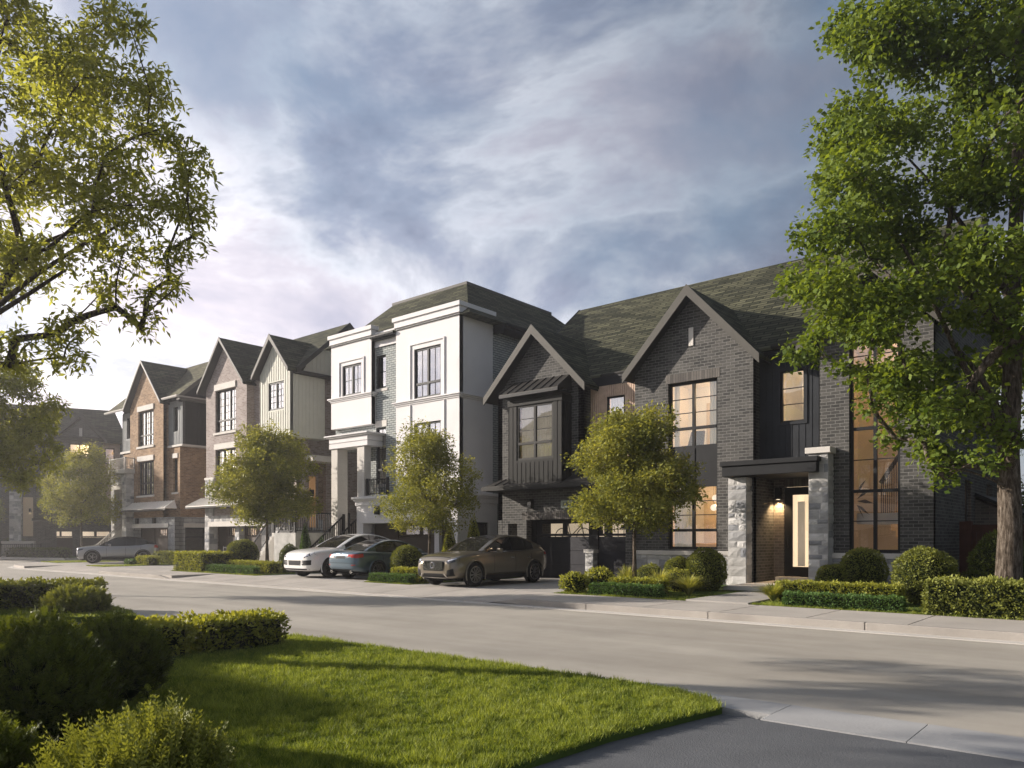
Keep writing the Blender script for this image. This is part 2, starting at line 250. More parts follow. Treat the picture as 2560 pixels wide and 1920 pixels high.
# ------------------------------------------------------------------ mesh builder and object helpers
def root_of(o):
    while o is not None and o.parent is not None: o = o.parent
    return o
def tag(o, label=None, cat=None, group=None, kind=None):
    if label: o['label'] = label
    if cat: o['category'] = cat
    if group: o['group'] = group
    if kind: o['kind'] = kind
    return o
def thing(name, label, cat, loc=(0, 0, 0), rz=0.0, group=None, world=True):
    o = bpy.data.objects.new(name, None); COL.objects.link(o); o.location = loc; o.rotation_euler = (0, 0, rz); o.empty_display_size = 0.3
    o['_w'] = 1 if world else 0
    return tag(o, label, cat, group)
class MB:
    def __init__(s): s.v = []; s.f = []
    def poly(s, pts):
        i = len(s.v); s.v += [tuple(p) for p in pts]; s.f.append(tuple(range(i, i + len(pts))))
    def box(s, x0, x1, y0, y1, z0, z1):
        i = len(s.v)
        s.v += [(x0, y0, z0), (x1, y0, z0), (x1, y1, z0), (x0, y1, z0), (x0, y0, z1), (x1, y0, z1), (x1, y1, z1), (x0, y1, z1)]
        s.f += [tuple(i + k for k in q) for q in ((0, 3, 2, 1), (4, 5, 6, 7), (0, 1, 5, 4), (1, 2, 6, 5), (2, 3, 7, 6), (3, 0, 4, 7))]
        return s
    def prism(s, pts, d):
        """closed polygon extruded along vector d"""
        n = len(pts); i = len(s.v); d = Vector(d)
        s.v += [tuple(p) for p in pts] + [tuple(Vector(p) + d) for p in pts]
        s.f.append(tuple(range(i + n - 1, i - 1, -1))); s.f.append(tuple(range(i + n, i + 2 * n)))
        for k in range(n): s.f.append((i + k, i + (k + 1) % n, i + n + (k + 1) % n, i + n + k))
        return s
    def bar(s, a, b, w, h=None, up=(0, 0, 1)):
        a, b = Vector(a), Vector(b); d = (b - a).normalized(); h = h or w
        u = Vector(up)
        if abs(d.dot(u)) > 0.95: u = Vector((0, 1, 0))
        r = d.cross(u).normalized() * w / 2; u = r.cross(d).normalized() * h / 2
        s.prism([a - r - u, a + r - u, a + r + u, a - r + u], b - a); return s
    def tube(s, pts, rad, n=6):
        rings = []; pts = [Vector(p) for p in pts]
        for k, p in enumerate(pts):
            d = (pts[min(k + 1, len(pts) - 1)] - pts[max(k - 1, 0)]).normalized()
            u = Vector((0, 0, 1)) if abs(d.z) < 0.9 else Vector((1, 0, 0))
            a = d.cross(u).normalized(); b = d.cross(a)
            i = len(s.v); r = rad[k] if isinstance(rad, (list, tuple)) else rad
            s.v += [tuple(p + a * math.cos(t) * r + b * math.sin(t) * r) for t in [2 * math.pi * j / n for j in range(n)]]
            rings.append(i)
        for i0, i1 in zip(rings, rings[1:]):
            for j in range(n): s.f.append((i0 + j, i0 + (j + 1) % n, i1 + (j + 1) % n, i1 + j))
        s.f.append(tuple(rings[0] + j for j in range(n))); s.f.append(tuple(rings[-1] + n - 1 - j for j in range(n)))
        return s
    def lathe(s, prof, c=(0, 0, 0), axis='z', n=24):
        rings = []
        for r, h in prof:
            i = len(s.v)
            for j in range(n):
                t = 2 * math.pi * j / n; a, b = r * math.cos(t), r * math.sin(t)
                p = {'z': (a, b, h), 'x': (h, a, b), 'y': (a, h, b)}[axis]
                s.v.append((c[0] + p[0], c[1] + p[1], c[2] + p[2]))
            rings.append(i)
        for i0, i1 in zip(rings, rings[1:]):
            for j in range(n): s.f.append((i0 + j, i0 + (j + 1) % n, i1 + (j + 1) % n, i1 + j))
        return s
    def build(s, name, mat, parent=None, smooth=False, bevel=0.0, label=None):
        me = bpy.data.meshes.new(name)
        rt = root_of(parent); off = Vector(rt.location) if (rt is not None and rt.get('_w')) else Vector((0, 0, 0))
        me.from_pydata([(x - off.x, y - off.y, z - off.z) for x, y, z in s.v], [], s.f)
        me.validate(); me.update()
        if len(me.polygons) < 60000:
            uvl = me.uv_layers.new(name='UVMap'); uv = np.zeros(len(me.loops) * 2, dtype=np.float32)
            vs = [v.co for v in me.vertices]
            for p in me.polygons:
                nn = p.normal
                if abs(nn.z) > 0.98: a, b = Vector((1, 0, 0)), Vector((0, 1, 0))
                else: a = Vector((0, 0, 1)).cross(nn).normalized(); b = nn.cross(a)
                for li in p.loop_indices:
                    co = vs[me.loops[li].vertex_index]; uv[2 * li] = co.dot(a); uv[2 * li + 1] = co.dot(b) + 0.0
            uvl.data.foreach_set('uv', uv)
        mats = mat if isinstance(mat, (list, tuple)) else [mat]
        for m in mats: me.materials.append(m)
        if smooth: me.polygons.foreach_set('use_smooth', [True] * len(me.polygons))
        o = bpy.data.objects.new(name, me); COL.objects.link(o)
        if parent is not None: o.parent = parent
        if bevel:
            b = o.modifiers.new('bevel', 'BEVEL'); b.width = bevel; b.segments = 2; b.limit_method = 'ANGLE'
        if label: o['label'] = label
        return o
def struct(mb, name, mat, kind='structure', **k):
    o = mb.build(name, mat, None, **k); o['kind'] = kind; return o

# ---- walls with openings -------------------------------------------------
def mapper(axis, plane):
    if axis == 'f': return lambda u, d, z: (u, plane + d, z)        # faces -Y
    if axis == 'r': return lambda u, d, z: (plane - d, u, z)        # faces +X
    if axis == 'l': return lambda u, d, z: (plane + d, u, z)        # faces -X
    if axis == 'b': return lambda u, d, z: (u, plane - d, z)
def wall(mb, axis, plane, u0, u1, z0, z1, holes=(), th=0.22, gable=None):
    """slab with rectangular holes (u0,u1,z0,z1), optional gable polygon [(u,z)..] on top"""
    f = mapper(axis, plane)
    us = sorted({u0, u1, *[h[0] for h in holes], *[h[1] for h in holes]}); zs = sorted({z0, z1, *[h[2] for h in holes], *[h[3] for h in holes]})
    us = [u for u in us if u0 <= u <= u1]; zs = [z for z in zs if z0 <= z <= z1]
    flip = axis in ('r', 'b')
    flip = {'f': False, 'r': False, 'l': True, 'b': True}[axis]
    def q(a, b, c, d): mb.poly([a, b, c, d] if not flip else [d, c, b, a])
    for a, b in zip(us, us[1:]):
        for c, d in zip(zs, zs[1:]):
            m_, n_ = (a + b) / 2, (c + d) / 2
            if any(h[0] < m_ < h[1] and h[2] < n_ < h[3] for h in holes): continue
            q(f(a, 0, c), f(b, 0, c), f(b, 0, d), f(a, 0, d)); q(f(a, th, d), f(b, th, d), f(b, th, c), f(a, th, c))
    for h in holes:
        a, b, c, d = h
        q(f(a, 0, d), f(b, 0, d), f(b, th, d), f(a, th, d)); q(f(a, th, c), f(b, th, c), f(b, 0, c), f(a, 0, c))
        q(f(a, 0, c), f(a, 0, d), f(a, th, d), f(a, th, c)); q(f(b, th, c), f(b, th, d), f(b, 0, d), f(b, 0, c))
    q(f(u0, th, z0), f(u0, th, z1), f(u0, 0, z1), f(u0, 0, z0)); q(f(u1, 0, z0), f(u1, 0, z1), f(u1, th, z1), f(u1, th, z0))
    q(f(u0, 0, z1), f(u1, 0, z1), f(u1, th, z1), f(u0, th, z1))
    if gable:
        pts = [(u0, z1)] + [(u1, z1)] + list(gable)
        P0 = [f(u, 0, z) for u, z in pts]; P1 = [f(u, th, z) for u, z in pts]
        mb.poly(P0 if not flip else P0[::-1]); mb.poly(P1[::-1] if not flip else P1)
def boards(mb, axis, plane, u0, u1, z0, z1, step=0.3, w=0.035, d=0.018, holes=(), top=None):
    """battens standing proud of a wall"""
    f = mapper(axis, plane); n = max(1, round((u1 - u0) / step))
    for k in range(n + 1):
        u = u0 + (u1 - u0) * k / n; a, b = max(u0, u - w / 2), min(u1, u + w / 2)
        segs = [(z0, top(u) if top else z1)]
        for h in holes:
            if h[0] - w < u < h[1] + w:
                ns = []
                for s0, s1 in segs:
                    if h[2] > s0: ns.append((s0, min(s1, h[2])))
                    if h[3] < s1: ns.append((max(s0, h[3]), s1))
                segs = ns
        for s0, s1 in segs:
            if s1 - s0 < 0.02: continue
            p = [f(a, 0.004, s0), f(b, 0.004, s0), f(b, -d, s0), f(a, -d, s0)]
            mb.prism(p, (0, 0, s1 - s0))
def fbox(mb, axis, plane, u0, u1, d0, d1, z0, z1):
    """box in wall coordinates; d negative = proud of the wall"""
    f = mapper(axis, plane); mb.prism([f(u0, d0, z0), f(u1, d0, z0), f(u1, d1, z0), f(u0, d1, z0)], (0, 0, z1 - z0))
def window(parent, axis, plane, u0, u1, z0, z1, cols=2, rail=None, bars=2, vbars=0, glass='glass', mat='black', recess=0.10, room='room', depth=1.6, curtain=None, fr=0.085, name='window', lower_bars=0, rails=None, roomclip=None):
    """frame mesh with mullions and glazing bars; child pane; plus a room box behind"""
    mb = MB(); d0, d1 = recess, recess + 0.08
    a, b, c, d = u0, u1, z0, z1
    fbox(mb, axis, plane, a, b, d0, d1, c, c + fr); fbox(mb, axis, plane, a, b, d0, d1, d - fr, d)
    fbox(mb, axis, plane, a, a + fr, d0, d1, c + fr, d - fr); fbox(mb, axis, plane, b - fr, b, d0, d1, c + fr, d - fr)
    iw = (b - a - 2 * fr)
    rl = list(rails) if rails else ([rail] if rail else [])
    zs = [c + fr] + [z for r in rl for z in (r - fr * 0.55, r + fr * 0.55)] + [d - fr]
    segs = [(zs[i], zs[i + 1]) for i in range(0, len(zs), 2)]
    for r in rl: fbox(mb, axis, plane, a + fr, b - fr, d0 - 0.012, d1, r - fr * 0.55, r + fr * 0.55)
    cw = iw / cols
    for k in range(1, cols):
        u = a + fr + cw * k
        for s0, s1 in segs: fbox(mb, axis, plane, u - fr * 0.55, u + fr * 0.55, d0 - 0.012, d1, s0, s1)
    for si, (s0, s1) in enumerate(segs):
        nb = lower_bars if (rl and si == 0) else bars
        for k in range(cols):
            ua = a + fr + cw * k + (fr * 0.55 if k else 0); ub = a + fr + cw * (k + 1) - (fr * 0.55 if k < cols - 1 else 0)
            for j in range(1, nb + 1):
                z = s0 + (s1 - s0) * j / (nb + 1); fbox(mb, axis, plane, ua, ub, d0 + 0.02, d0 + 0.05, z - 0.013, z + 0.013)
            for j in range(1, vbars + 1):
                u = ua + (ub - ua) * j / (vbars + 1); fbox(mb, axis, plane, u - 0.012, u + 0.012, d0 + 0.024, d0 + 0.054, s0, s1)
    o = mb.build(name, M[mat], parent)
    g = MB(); f = mapper(axis, plane); dd = d0 + 0.04
    g.poly([f(a + fr * .5, dd, c + fr * .5), f(b - fr * .5, dd, c + fr * .5), f(b - fr * .5, dd, d - fr * .5), f(a + fr * .5, dd, d - fr * .5)])
    g.build('pane', M[glass], o)
    if room:
        rm = MB(); e0 = d1 + 0.01; e1 = e0 + depth; s = 0.5
        A, B, C_, D_ = a - s, b + s, c - 0.25, d + 0.25
        if roomclip: A, B = max(A, roomclip[0]), min(B, roomclip[1])
        rm.poly([f(A, e1, C_), f(B, e1, C_), f(B, e1, D_), f(A, e1, D_)])
        rm.build('room', M[room], o); rm = MB()
        rm.poly([f(A, e0 + .15, C_), f(A, e1, C_), f(A, e1, D_), f(A, e0 + .15, D_)]); rm.poly([f(B, e0 + .15, C_), f(B, e1, C_), f(B, e1, D_), f(B, e0 + .15, D_)])
        rm.poly([f(A, e0 + .15, D_), f(B, e0 + .15, D_), f(B, e1, D_), f(A, e1, D_)]); rm.poly([f(A, e0 + .15, C_), f(B, e0 + .15, C_), f(B, e1, C_), f(A, e1, C_)])
        if room in ('room', 'room_bright', 'garage_glow') and (b - a) > .9:
            k_ = MB(); W_ = B - A; zf = C_ + (D_ - C_) * .42
            fbox(k_, axis, plane, A + W_ * .56, A + W_ * .74, e1 - .04, e1 - .01, zf, zf + (D_ - C_) * .26); k_.build('picture', M['curtain_grey'], o)
            k_ = MB(); fbox(k_, axis, plane, A + W_ * .26, A + W_ * .42, e1 - .03, e1 - .005, C_, C_ + (D_ - C_) * .78); k_.build('doorway', M['room_dim'], o)
        if room in ('room', 'room_bright', 'room_dim'):
            l = bpy.data.lights.new('room_light', 'POINT'); l.energy = (30 if room == 'room_bright' else 30 if room == 'room' else 14) * max(.5, min(2.2, (D_ - C_) * (b - a + .6) / 5)); l.color = (1.0, .74, .46); l.shadow_soft_size = .12
            lo = bpy.data.objects.new('room_light', l); COL.objects.link(lo); lp_ = Vector(f((A + B) / 2 + .15 * (B - A), e0 + depth * .55, D_ - .3 * min(2, D_ - C_))); rt_ = root_of(parent)
            lo.parent = parent; lo.location = lp_ - (Vector(rt_.location) if rt_.get('_w') else Vector((0, 0, 0)))
        rm.build('room_side', M['room_dark' if room == 'room_dark' else 'room_dim' if room != 'room_bright' else 'room'], o)  # lit rooms get dimmer side walls, shade put into the colour
    if curtain:
        cm = MB()
        for cu0, cu1 in curtain:
            n = max(4, int((cu1 - cu0) / 0.035)); pts = []
            for k in range(n + 1):
                u = cu0 + (cu1 - cu0) * k / n; pts.append((u, d1 + 0.12 + 0.035 * math.sin(k * 1.9)))
            for (ua, da), (ub, db) in zip(pts, pts[1:]): cm.poly([f(ua, da, c), f(ub, db, c), f(ub, db, d + 0.1), f(ua, da, d + 0.1)])
        cm.build('curtain', M['curtain' if room != 'room_dark' else 'curtain_grey'], o)
    return o
def each(parent, name, mat, items, **k):
    """one object per piece; items are fbox arguments or 6-number boxes"""
    for it in items:
        s = MB()
        if isinstance(it[0], str): fbox(s, *it)
        else: s.box(*it)
        s.build(name, M[mat], parent, **k)
def stone_blocks(mb, axis, plane, u0, u1, z0, z1, seed=1, hs=(0.14, 0.2, 0.26, 0.3), proud=0.020, jitter=0.03):
    """coursed rubble: each block its own bulging face"""
    rnd = random.Random(seed); f = mapper(axis, plane); z = z0
    rows = []
    while z < z1 - 0.02:
        h = rnd.choice(hs)
        if z + h > z1 - 0.10: h = z1 - z
        rows.append((z, h)); z += h
    for z, h in rows:
        u = u0
        while u < u1 - 0.01:
            wd = rnd.uniform(0.9, 2.1) * h if h > 0.18 else rnd.uniform(1.2, 2.8) * h
            if u + wd > u1 - 0.12: wd = u1 - u
            nx, nz = 4, 3; g = 0.010; ids = []
            for j in range(nz + 1):
                for i in range(nx + 1):
                    s, t = i / nx, j / nz; edge = i in (0, nx) or j in (0, nz)
                    uu = u + g + (wd - 2 * g) * s; zz_ = z + g + (h - 2 * g) * t
                    dd = -0.006 if edge else -(proud * rnd.uniform(0.6, 1.3))
                    if not edge: uu += rnd.uniform(-.15, .15) * wd / nx; zz_ += rnd.uniform(-.15, .15) * h / nz
                    ids.append(len(mb.v)); mb.v.append(f(uu, dd, zz_))
            fl = axis in ('l', 'b')
            for j in range(nz):
                for i in range(nx):
                    a = ids[j * (nx + 1) + i]; b_ = ids[j * (nx + 1) + i + 1]; c_ = ids[(j + 1) * (nx + 1) + i + 1]; d_ = ids[(j + 1) * (nx + 1) + i]
                    mb.f.append((a, b_, c_, d_) if not fl else (d_, c_, b_, a))
            u += wd
def stone_box(name, parent, x0, x1, y0, y1, z0, z1, seed=3, label=None):
    mb = MB(); mb.box(x0, x1, y0, y1, z0, z1)
    stone_blocks(mb, 'f', y0, x0, x1, z0, z1, seed); stone_blocks(mb, 'r', x1, y0, y1, z0, z1, seed + 1); stone_blocks(mb, 'l', x0, y0, y1, z0, z1, seed + 2)
    return mb.build(name, M['stone'], parent, label=label)
def roof_plane(mb, pts, th=0.12):
    """thick roof slab from a planar polygon (top surface), thickened straight down"""
    v = [Vector(p) for p in pts]; n = (v[1] - v[0]).cross(v[2] - v[0])
    if n.z < 0: v = v[::-1]
    i = len(mb.v); k = len(v)
    mb.v += [tuple(p) for p in v] + [(p.x, p.y, p.z - th) for p in v]
    mb.f.append(tuple(range(i, i + k))); mb.f.append(tuple(range(i + 2 * k - 1, i + k - 1, -1)))
    for j in range(k): mb.f.append((i + (j + 1) % k, i + j, i + k + j, i + k + (j + 1) % k))
def rake_board(mb, a, b, drop=0.24, th=0.05, nrm=(0, -1, 0)):
    a, b, n = Vector(a), Vector(b), Vector(nrm) * th
    mb.prism([a, b, b - Vector((0, 0, drop)), a - Vector((0, 0, drop))], n)
def front_gable(parent, x0, x1, xa, yf, yb, ze, za, trim='grey_trim', drop=0.26, roof='shingle', soffit='dark_trim', yb2=None):
    """gable roof whose ridge runs along Y; eaves at x0/x1 height ze, ridge at xa,za; front edge yf, back yb"""
    mb = MB(); yb2 = yb2 or yb
    roof_plane(mb, [(x0, yf, ze), (xa, yf, za), (xa, yb, za), (x0, yb2, ze)], 0.10); roof_plane(mb, [(xa, yf, za), (x1, yf, ze), (x1, yb2, ze), (xa, yb, za)], 0.10)
    r = mb.build('roof', M[roof], parent)
    b = MB(); e = 0.03
    b.prism([(x0, yf, ze - drop), (x0, yf, ze + e), (xa, yf, za + e), (xa, yf, za - drop * 1.25)], (0, -0.05, 0))
    b.prism([(xa, yf, za - drop * 1.25), (xa, yf, za + e), (x1, yf, ze + e), (x1, yf, ze - drop)], (0, -0.05, 0))
    b.build('bargeboard', M[trim], r)
    s = MB(); ys = yf + 0.003
    s.prism([(x0 + .02, ys, ze - 0.11), (xa, ys, za - 0.11), (xa, ys, za - 0.16), (x0 + .02, ys, ze - 0.16)], (0, 0.9, 0))
    s.prism([(xa, ys, za - 0.16), (xa, ys, za - 0.11), (x1 - .02, ys, ze - 0.11), (x1 - .02, ys, ze - 0.16)], (0, 0.9, 0))
    s.build('soffit', M[soffit], r)
    return r
def gutter(parent, x0, x1, y, z, mat='dark_trim', axis='x'):
    g = MB()
    if axis == 'x':
        g.prism([(x0, y, z), (x0, y + .11, z), (x0, y + .11, z - .12), (x0, y + .03, z - .12), (x0, y, z - .05)], (x1 - x0, 0, 0))
    else:
        g.prism([(y, x0, z), (y - .11, x0, z), (y - .11, x0, z - .12), (y - .03, x0, z - .12), (y, x0, z - .05)], (0, x1 - x0, 0))
    return g.build('gutter', M[mat], parent)
def metal_awning(parent, x0, x1, xt0, xt1, yt, zt, yb, zb, seam=0.42, mat='metal_roof', trim='black', drop=0.10, name='awning'):
    mb = MB(); th = 0.03
    mb.prism([(x0, yb, zb), (x1, yb, zb), (x1, yb, zb - th), (x0, yb, zb - th)], (0, 0, 0.001)) if 0 else None
    roof_plane(mb, [(x0, yb, zb), (x1, yb, zb), (xt1, yt, zt), (xt0, yt, zt)], th)
    if x0 < xt0: roof_plane(mb, [(x0, yb, zb), (xt0, yt, zt), (x0 + 0.001, yt, zb)], th)
    if x1 > xt1: roof_plane(mb, [(x1, yb, zb), (x1 - 0.001, yt, zb), (xt1, yt, zt)], th)
    n = max(2, round((x1 - x0) / seam))
    for k in range(n + 1):
        s = k / n; mb.bar((x0 + (x1 - x0) * s, yb, zb + .014), (xt0 + (xt1 - xt0) * s, yt, zt + .014), 0.022, 0.045)
    o = mb.build(name, M[mat], parent)
    t = MB(); t.box(x0, x1, yb - 0.02, yb + 0.10, zb - th - drop, zb - th - 0.002); t.box(x0 + 0.05, x1 - 0.05, yb + 0.101, yt, zb - th - drop + .02, zb - th - drop + .06)
    t.build('fascia', M[trim], o); return o
def wall_lamp(parent, x, y, z, label=None, lit_=False):
    mb = MB(); mb.box(x - .03, x + .03, y - .04, y, z - .08, z + .08); mb.box(x - .085, x + .085, y - .22, y - .04, z - .18, z + .18)
    o = mb.build('wall_lamp', M['black'], parent, bevel=0.008)
    l = MB(); l.lathe([(0.0, z - .184), (.06, z - .184), (.06, z - .181)], (x, y - .13, 0), n=16); l.build('lens', M['lens' if lit_ else 'pale_trim'], o)
    return o
def railing(parent, pts, h=0.95, step=0.13, post=0.09, mat='black', name='railing'):
    """railing along a 3D polyline at floor level"""
    mb = MB()
    for a, b in zip(pts, pts[1:]):
        a, b = Vector(a), Vector(b); L = (b - a).length; n = max(2, int(L / step)); H = Vector((0, 0, h))
        mb.bar(a + H, b + H, 0.07, 0.05); mb.bar(a + Vector((0, 0, .1)), b + Vector((0, 0, .1)), 0.04)
        for k in range(1, n):
            p = a + (b - a) * k / n; mb.box(p.x - .014, p.x + .014, p.y - .014, p.y + .014, p.z + .1, p.z + h)
    for p in pts: mb.box(p[0] - post / 2, p[0] + post / 2, p[1] - post / 2, p[1] + post / 2, p[2], p[2] + h + .06)
    return mb.build(name, M[mat], parent)
def garage_door(parent, x0, x1, y, z0, z1, lites, mat='garage_dark', grille=0, zl=(1.81, 2.19), glow='garage_glow'):
    mb = MB(); n = 4; zt = zl[0] - 0.10; hs = (zt - z0) / 3
    holes = [(a, b, zl[0], zl[1]) for a, b in lites]
    wall(mb, 'f', y, x0, x1, zt + 0.012, z1, holes, th=0.05)
    mb.box(x0 + .01, x1 - .01, y + .04, y + .06, z0, zt - .01)
    for k in range(3): mb.box(x0, x1, y, y + 0.035, z0 + hs * k, z0 + hs * (k + 1) - 0.012)
    mb.box(x0, x1, y + .02, y + .04, z0, z1 - 0.4) if 0 else None
    o = mb.build('garage_door', M[mat], parent)
    g = MB(); fr = MB()
    for a, b in lites:
        g.poly([(a, y + .02, zl[0]), (b, y + .02, zl[0]), (b, y + .02, zl[1]), (a, y + .02, zl[1])])
        for k in range(1, grille + 1):
            u = a + (b - a) * k / (grille + 1); fr.box(u - .012, u + .012, y + .005, y + .03, zl[0], zl[1])
    g.build('pane', M['glass_door'], o)
    if grille: fr.build('glazing_bar', M['black'], o)
    b_ = MB(); b_.box(x0, x1, y + .9, y + .95, 0.3, z1 + .2); b_.build('garage_wall', M[glow], o)
    return o
# ------------------------------------------------------------------ ground, road, kerbs, pavements
g = MB(); g.poly([(-400, -300, -0.08), (400, -300, -0.08), (400, 400, -0.08), (-400, 400, -0.08)]); struct(g, 'ground', M['soil'])
g = MB()
road = [(60, 7.46, 0), (60, 14.12, 0), (-46.6, 14.12, 0), (-49.5, 14.5, 0), (-52, 15.6, 0), (-54.5, 17.6, 0), (-55.8, 20.5, 0), (-56.0, 60, 0), (-62.5, 60, 0), (-62.5, 22.1, 0), (-69, 19.8, 0), (-120, 14, 0), (-120, 7.46, 0)]
g.poly([(x, y, 0.0) for x, y, z in road][::-1]); struct(g, 'road', M['asphalt'])
# far-side gutter strip, kerbs, sidewalk slabs
g = MB(); g.box(-45.5, 60, 14.12, 14.42, -0.05, 0.012)
g.prism([(-45.5, 14.42, -.05), (-45.5, 14.12, -.05), (-46.6, 14.12, -.05), (-49.5, 14.5, -.05), (-52, 15.6, -.05), (-54.5, 17.6, -.05), (-54.2, 17.8, -.05), (-51.8, 15.9, -.05), (-49.4, 14.8, -.05)][::-1], (0, 0, 0.062)); struct(g, 'gutter_strip', M['gutter'])
def kerb(x0, x1, t0=True, t1=True, y=14.42):
    g = MB(); n = max(1, round((x1 - x0) / 3.0)); w_ = (x1 - x0) / n
    for k in range(n):
        a, b = x0 + w_ * k + .006, x0 + w_ * (k + 1) - .006
        za = 0.03 if (k == 0 and t0) else 0.15; zb = 0.03 if (k == n - 1 and t1) else 0.15
        if k == 0 and t0: g.prism([(a, y, -.05), (a, y, .03), (a + .9, y, .15), (b, y, .15), (b, y, -.05)], (0, 0.16, 0))
        elif k == n - 1 and t1: g.prism([(a, y, -.05), (a, y, .15), (b - .9, y, .15), (b, y, .03), (b, y, -.05)], (0, 0.16, 0))
        else: g.prism([(a, y, -.05), (a, y, .15), (b, y, .15), (b, y, -.05)], (0, 0.16, 0))
    o = struct(g, 'kerb', M['kerb'], bevel=0.012)
    return o
kerb(-13.0, 23.0, True, False); kerb(-37.2, -30.2)
# sidewalk: raised slabs beside the kerb; lowered (ramped) apron in front of the driveways
def slabs(x0, x1, y0, y1, za, zb, step=1.75, name='sidewalk', mat='concrete', first=None):
    g = MB(); n = max(1, round((x1 - x0) / step)); w_ = (x1 - x0) / n
    for k in range(n):
        a, b = x0 + w_ * k + .014, x0 + w_ * (k + 1) - .014
        g.prism([(a, y0, -.05), (a, y0, za), (a, y1, zb), (a, y1, -.05)], (b - a, 0, 0))
    return struct(g, name, M[mat])
slabs(-12.1, 23, 14.58, 16.62, 0.15, 0.15)
slabs(-30.2, -12.1, 14.42, 16.62, 0.03, 0.148)
slabs(-37.2, -30.2, 14.58, 16.62, 0.15, 0.15)
slabs(-46.5, -37.2, 14.42, 16.62, 0.03, 0.148)
g = MB(); g.prism([(-46.5, 14.42, -.05), (-49.4, 14.8, -.05), (-51.8, 15.9, -.05), (-54.1, 17.7, -.05), (-53.2, 19.2, -.05), (-50.5, 17.5, -.05), (-48.5, 16.8, -.05), (-46.5, 16.62, -.05)][::-1], (0, 0, 0.19)); struct(g, 'sidewalk', M['concrete'])
g = MB(); g.box(23, 60, 14.42, 16.62, -.05, .15); struct(g, 'sidewalk', M['concrete'])
# driveways
def drive(x0, x1, y1, n=2):
    g = MB(); ys = [16.64 + (y1 - 16.64) * k / 3 for k in range(4)]
    for i in range(n):
        for a, b in zip(ys, ys[1:]): g.box(x0 + (x1 - x0) * i / n + .006, x0 + (x1 - x0) * (i + 1) / n - .006, a + .006, b - .006, -.05, .152)
    struct(g, 'driveway', M['drive'])
drive(-18.35, -12.65, 23.2); drive(-27.4, -20.75, 22.9, 2); drive(-41.8, -34.7, 22.9, 2); drive(-50.6, -44.2, 22.9, 2)
# front path to the porch
g = MB(); g.prism([(-8.65, 16.64, -.04), (-7.1, 16.64, -.04), (-7.2, 18.5, -.04), (-8.68, 18.5, -.04)], (0, 0, .225)); g.prism([(-8.68, 18.52, -.04), (-7.2, 18.52, -.04), (-7.3, 20.3, -.04), (-8.72, 20.3, -.04)], (0, 0, .225)); struct(g, 'path', M['drive'])
g = MB(); g.box(-9.42, -6.75, 20.35, 22.8, .19, .30); g.box(-9.36, -6.8, 20.42, 22.8, -.05, .188); g.box(-9.42, -7.1, 22.8, 24.0, .0, .30); g.box(-9.2, -7.6, 23.62, 24.0, .302, .44)
struct(g, 'porch_step', M['limestone'], bevel=0.01)
# front yards (planted beds and lawn between driveways)
yard_parts = [(-12.6, -8.72, 16.64, 22.6), (-7.05, -3.2, 16.64, 22.6), (-3.2, 20, 16.64, 25.2), (-20.7, -18.4, 16.64, 22.3), (-34.65, -27.45, 16.64, 22.4), (-44.15, -41.85, 16.64, 22.4)]
g = MB()
for x0, x1, y0, y1 in yard_parts: g.prism([(x0, y0, -.05), (x0, y0, .13), (x0, y0 + 1.2, .17), (x0, y1, .20), (x0, y1, -.05)], (x1 - x0, 0, 0))
g.prism([(-50.65, 16.75, -.05), (-50.65, 22, -.05), (-55.2, 22, -.05), (-55.0, 20.0, -.05), (-53.3, 19.25, -.05), (-51.0, 17.7, -.05)], (0, 0, .19))
g.prism([(-62.7, 22.3, -.05), (-62.7, 60, -.05), (-120, 60, -.05), (-120, 14.4, -.05), (-69, 20.1, -.05)][::-1], (0, 0, .17))
g.box(-56.5, -34, 22.4, 60, -.06, .10); g.box(-34, 20, 22.9, 60, -.06, .10)
struct(g, 'yard', M['lawn'])
g = MB(); g.prism([(-62.4, 22.0, -.05), (-62.7, 22.3, -.05), (-69, 20.1, -.05), (-120, 14.4, -.05), (-120, 14.0, -.05), (-69, 19.75, -.05)][::-1], (0, 0, .20)); g.box(-62.7, -62.4, 22.2, 60, -.05, .15); struct(g, 'kerb', M['gutter'])
# ---- near side
lawn_pts = [(-10.75, 7.25), (-10.5, 7.27), (-9.0, 7.27), (-4.6, 7.27), (-3.9, 7.22), (-3.35, 7.0), (-3.12, 6.72), (-3.22, 6.2), (-3.38, 5.2), (-3.45, 3.8), (-3.5, 1.0), (-3.5, -6), (-14, -6), (-14, 1.5), (-12.4, 4.0), (-11.2, 6.2)]
near_lawn = lawn_pts
g = MB(); g.prism([(x, y, -.05) for x, y in lawn_pts][::-1], (0, 0, .112)); struct(g, 'lawn', M['lawn'])
isl = [(-40, 7.1), (-21.5, 7.2), (-19, 7.35), (-17.9, 7.35), (-16.6, 7.15), (-15.4, 6.75), (-15.6, 6.4), (-16.4, 5.5), (-18.0, 3.5), (-20, 0), (-40, 0)]
g = MB(); g.prism([(x, y, -.05) for x, y in isl], (0, 0, .16)); struct(g, 'lawn', M['lawn'])
near_isl = isl
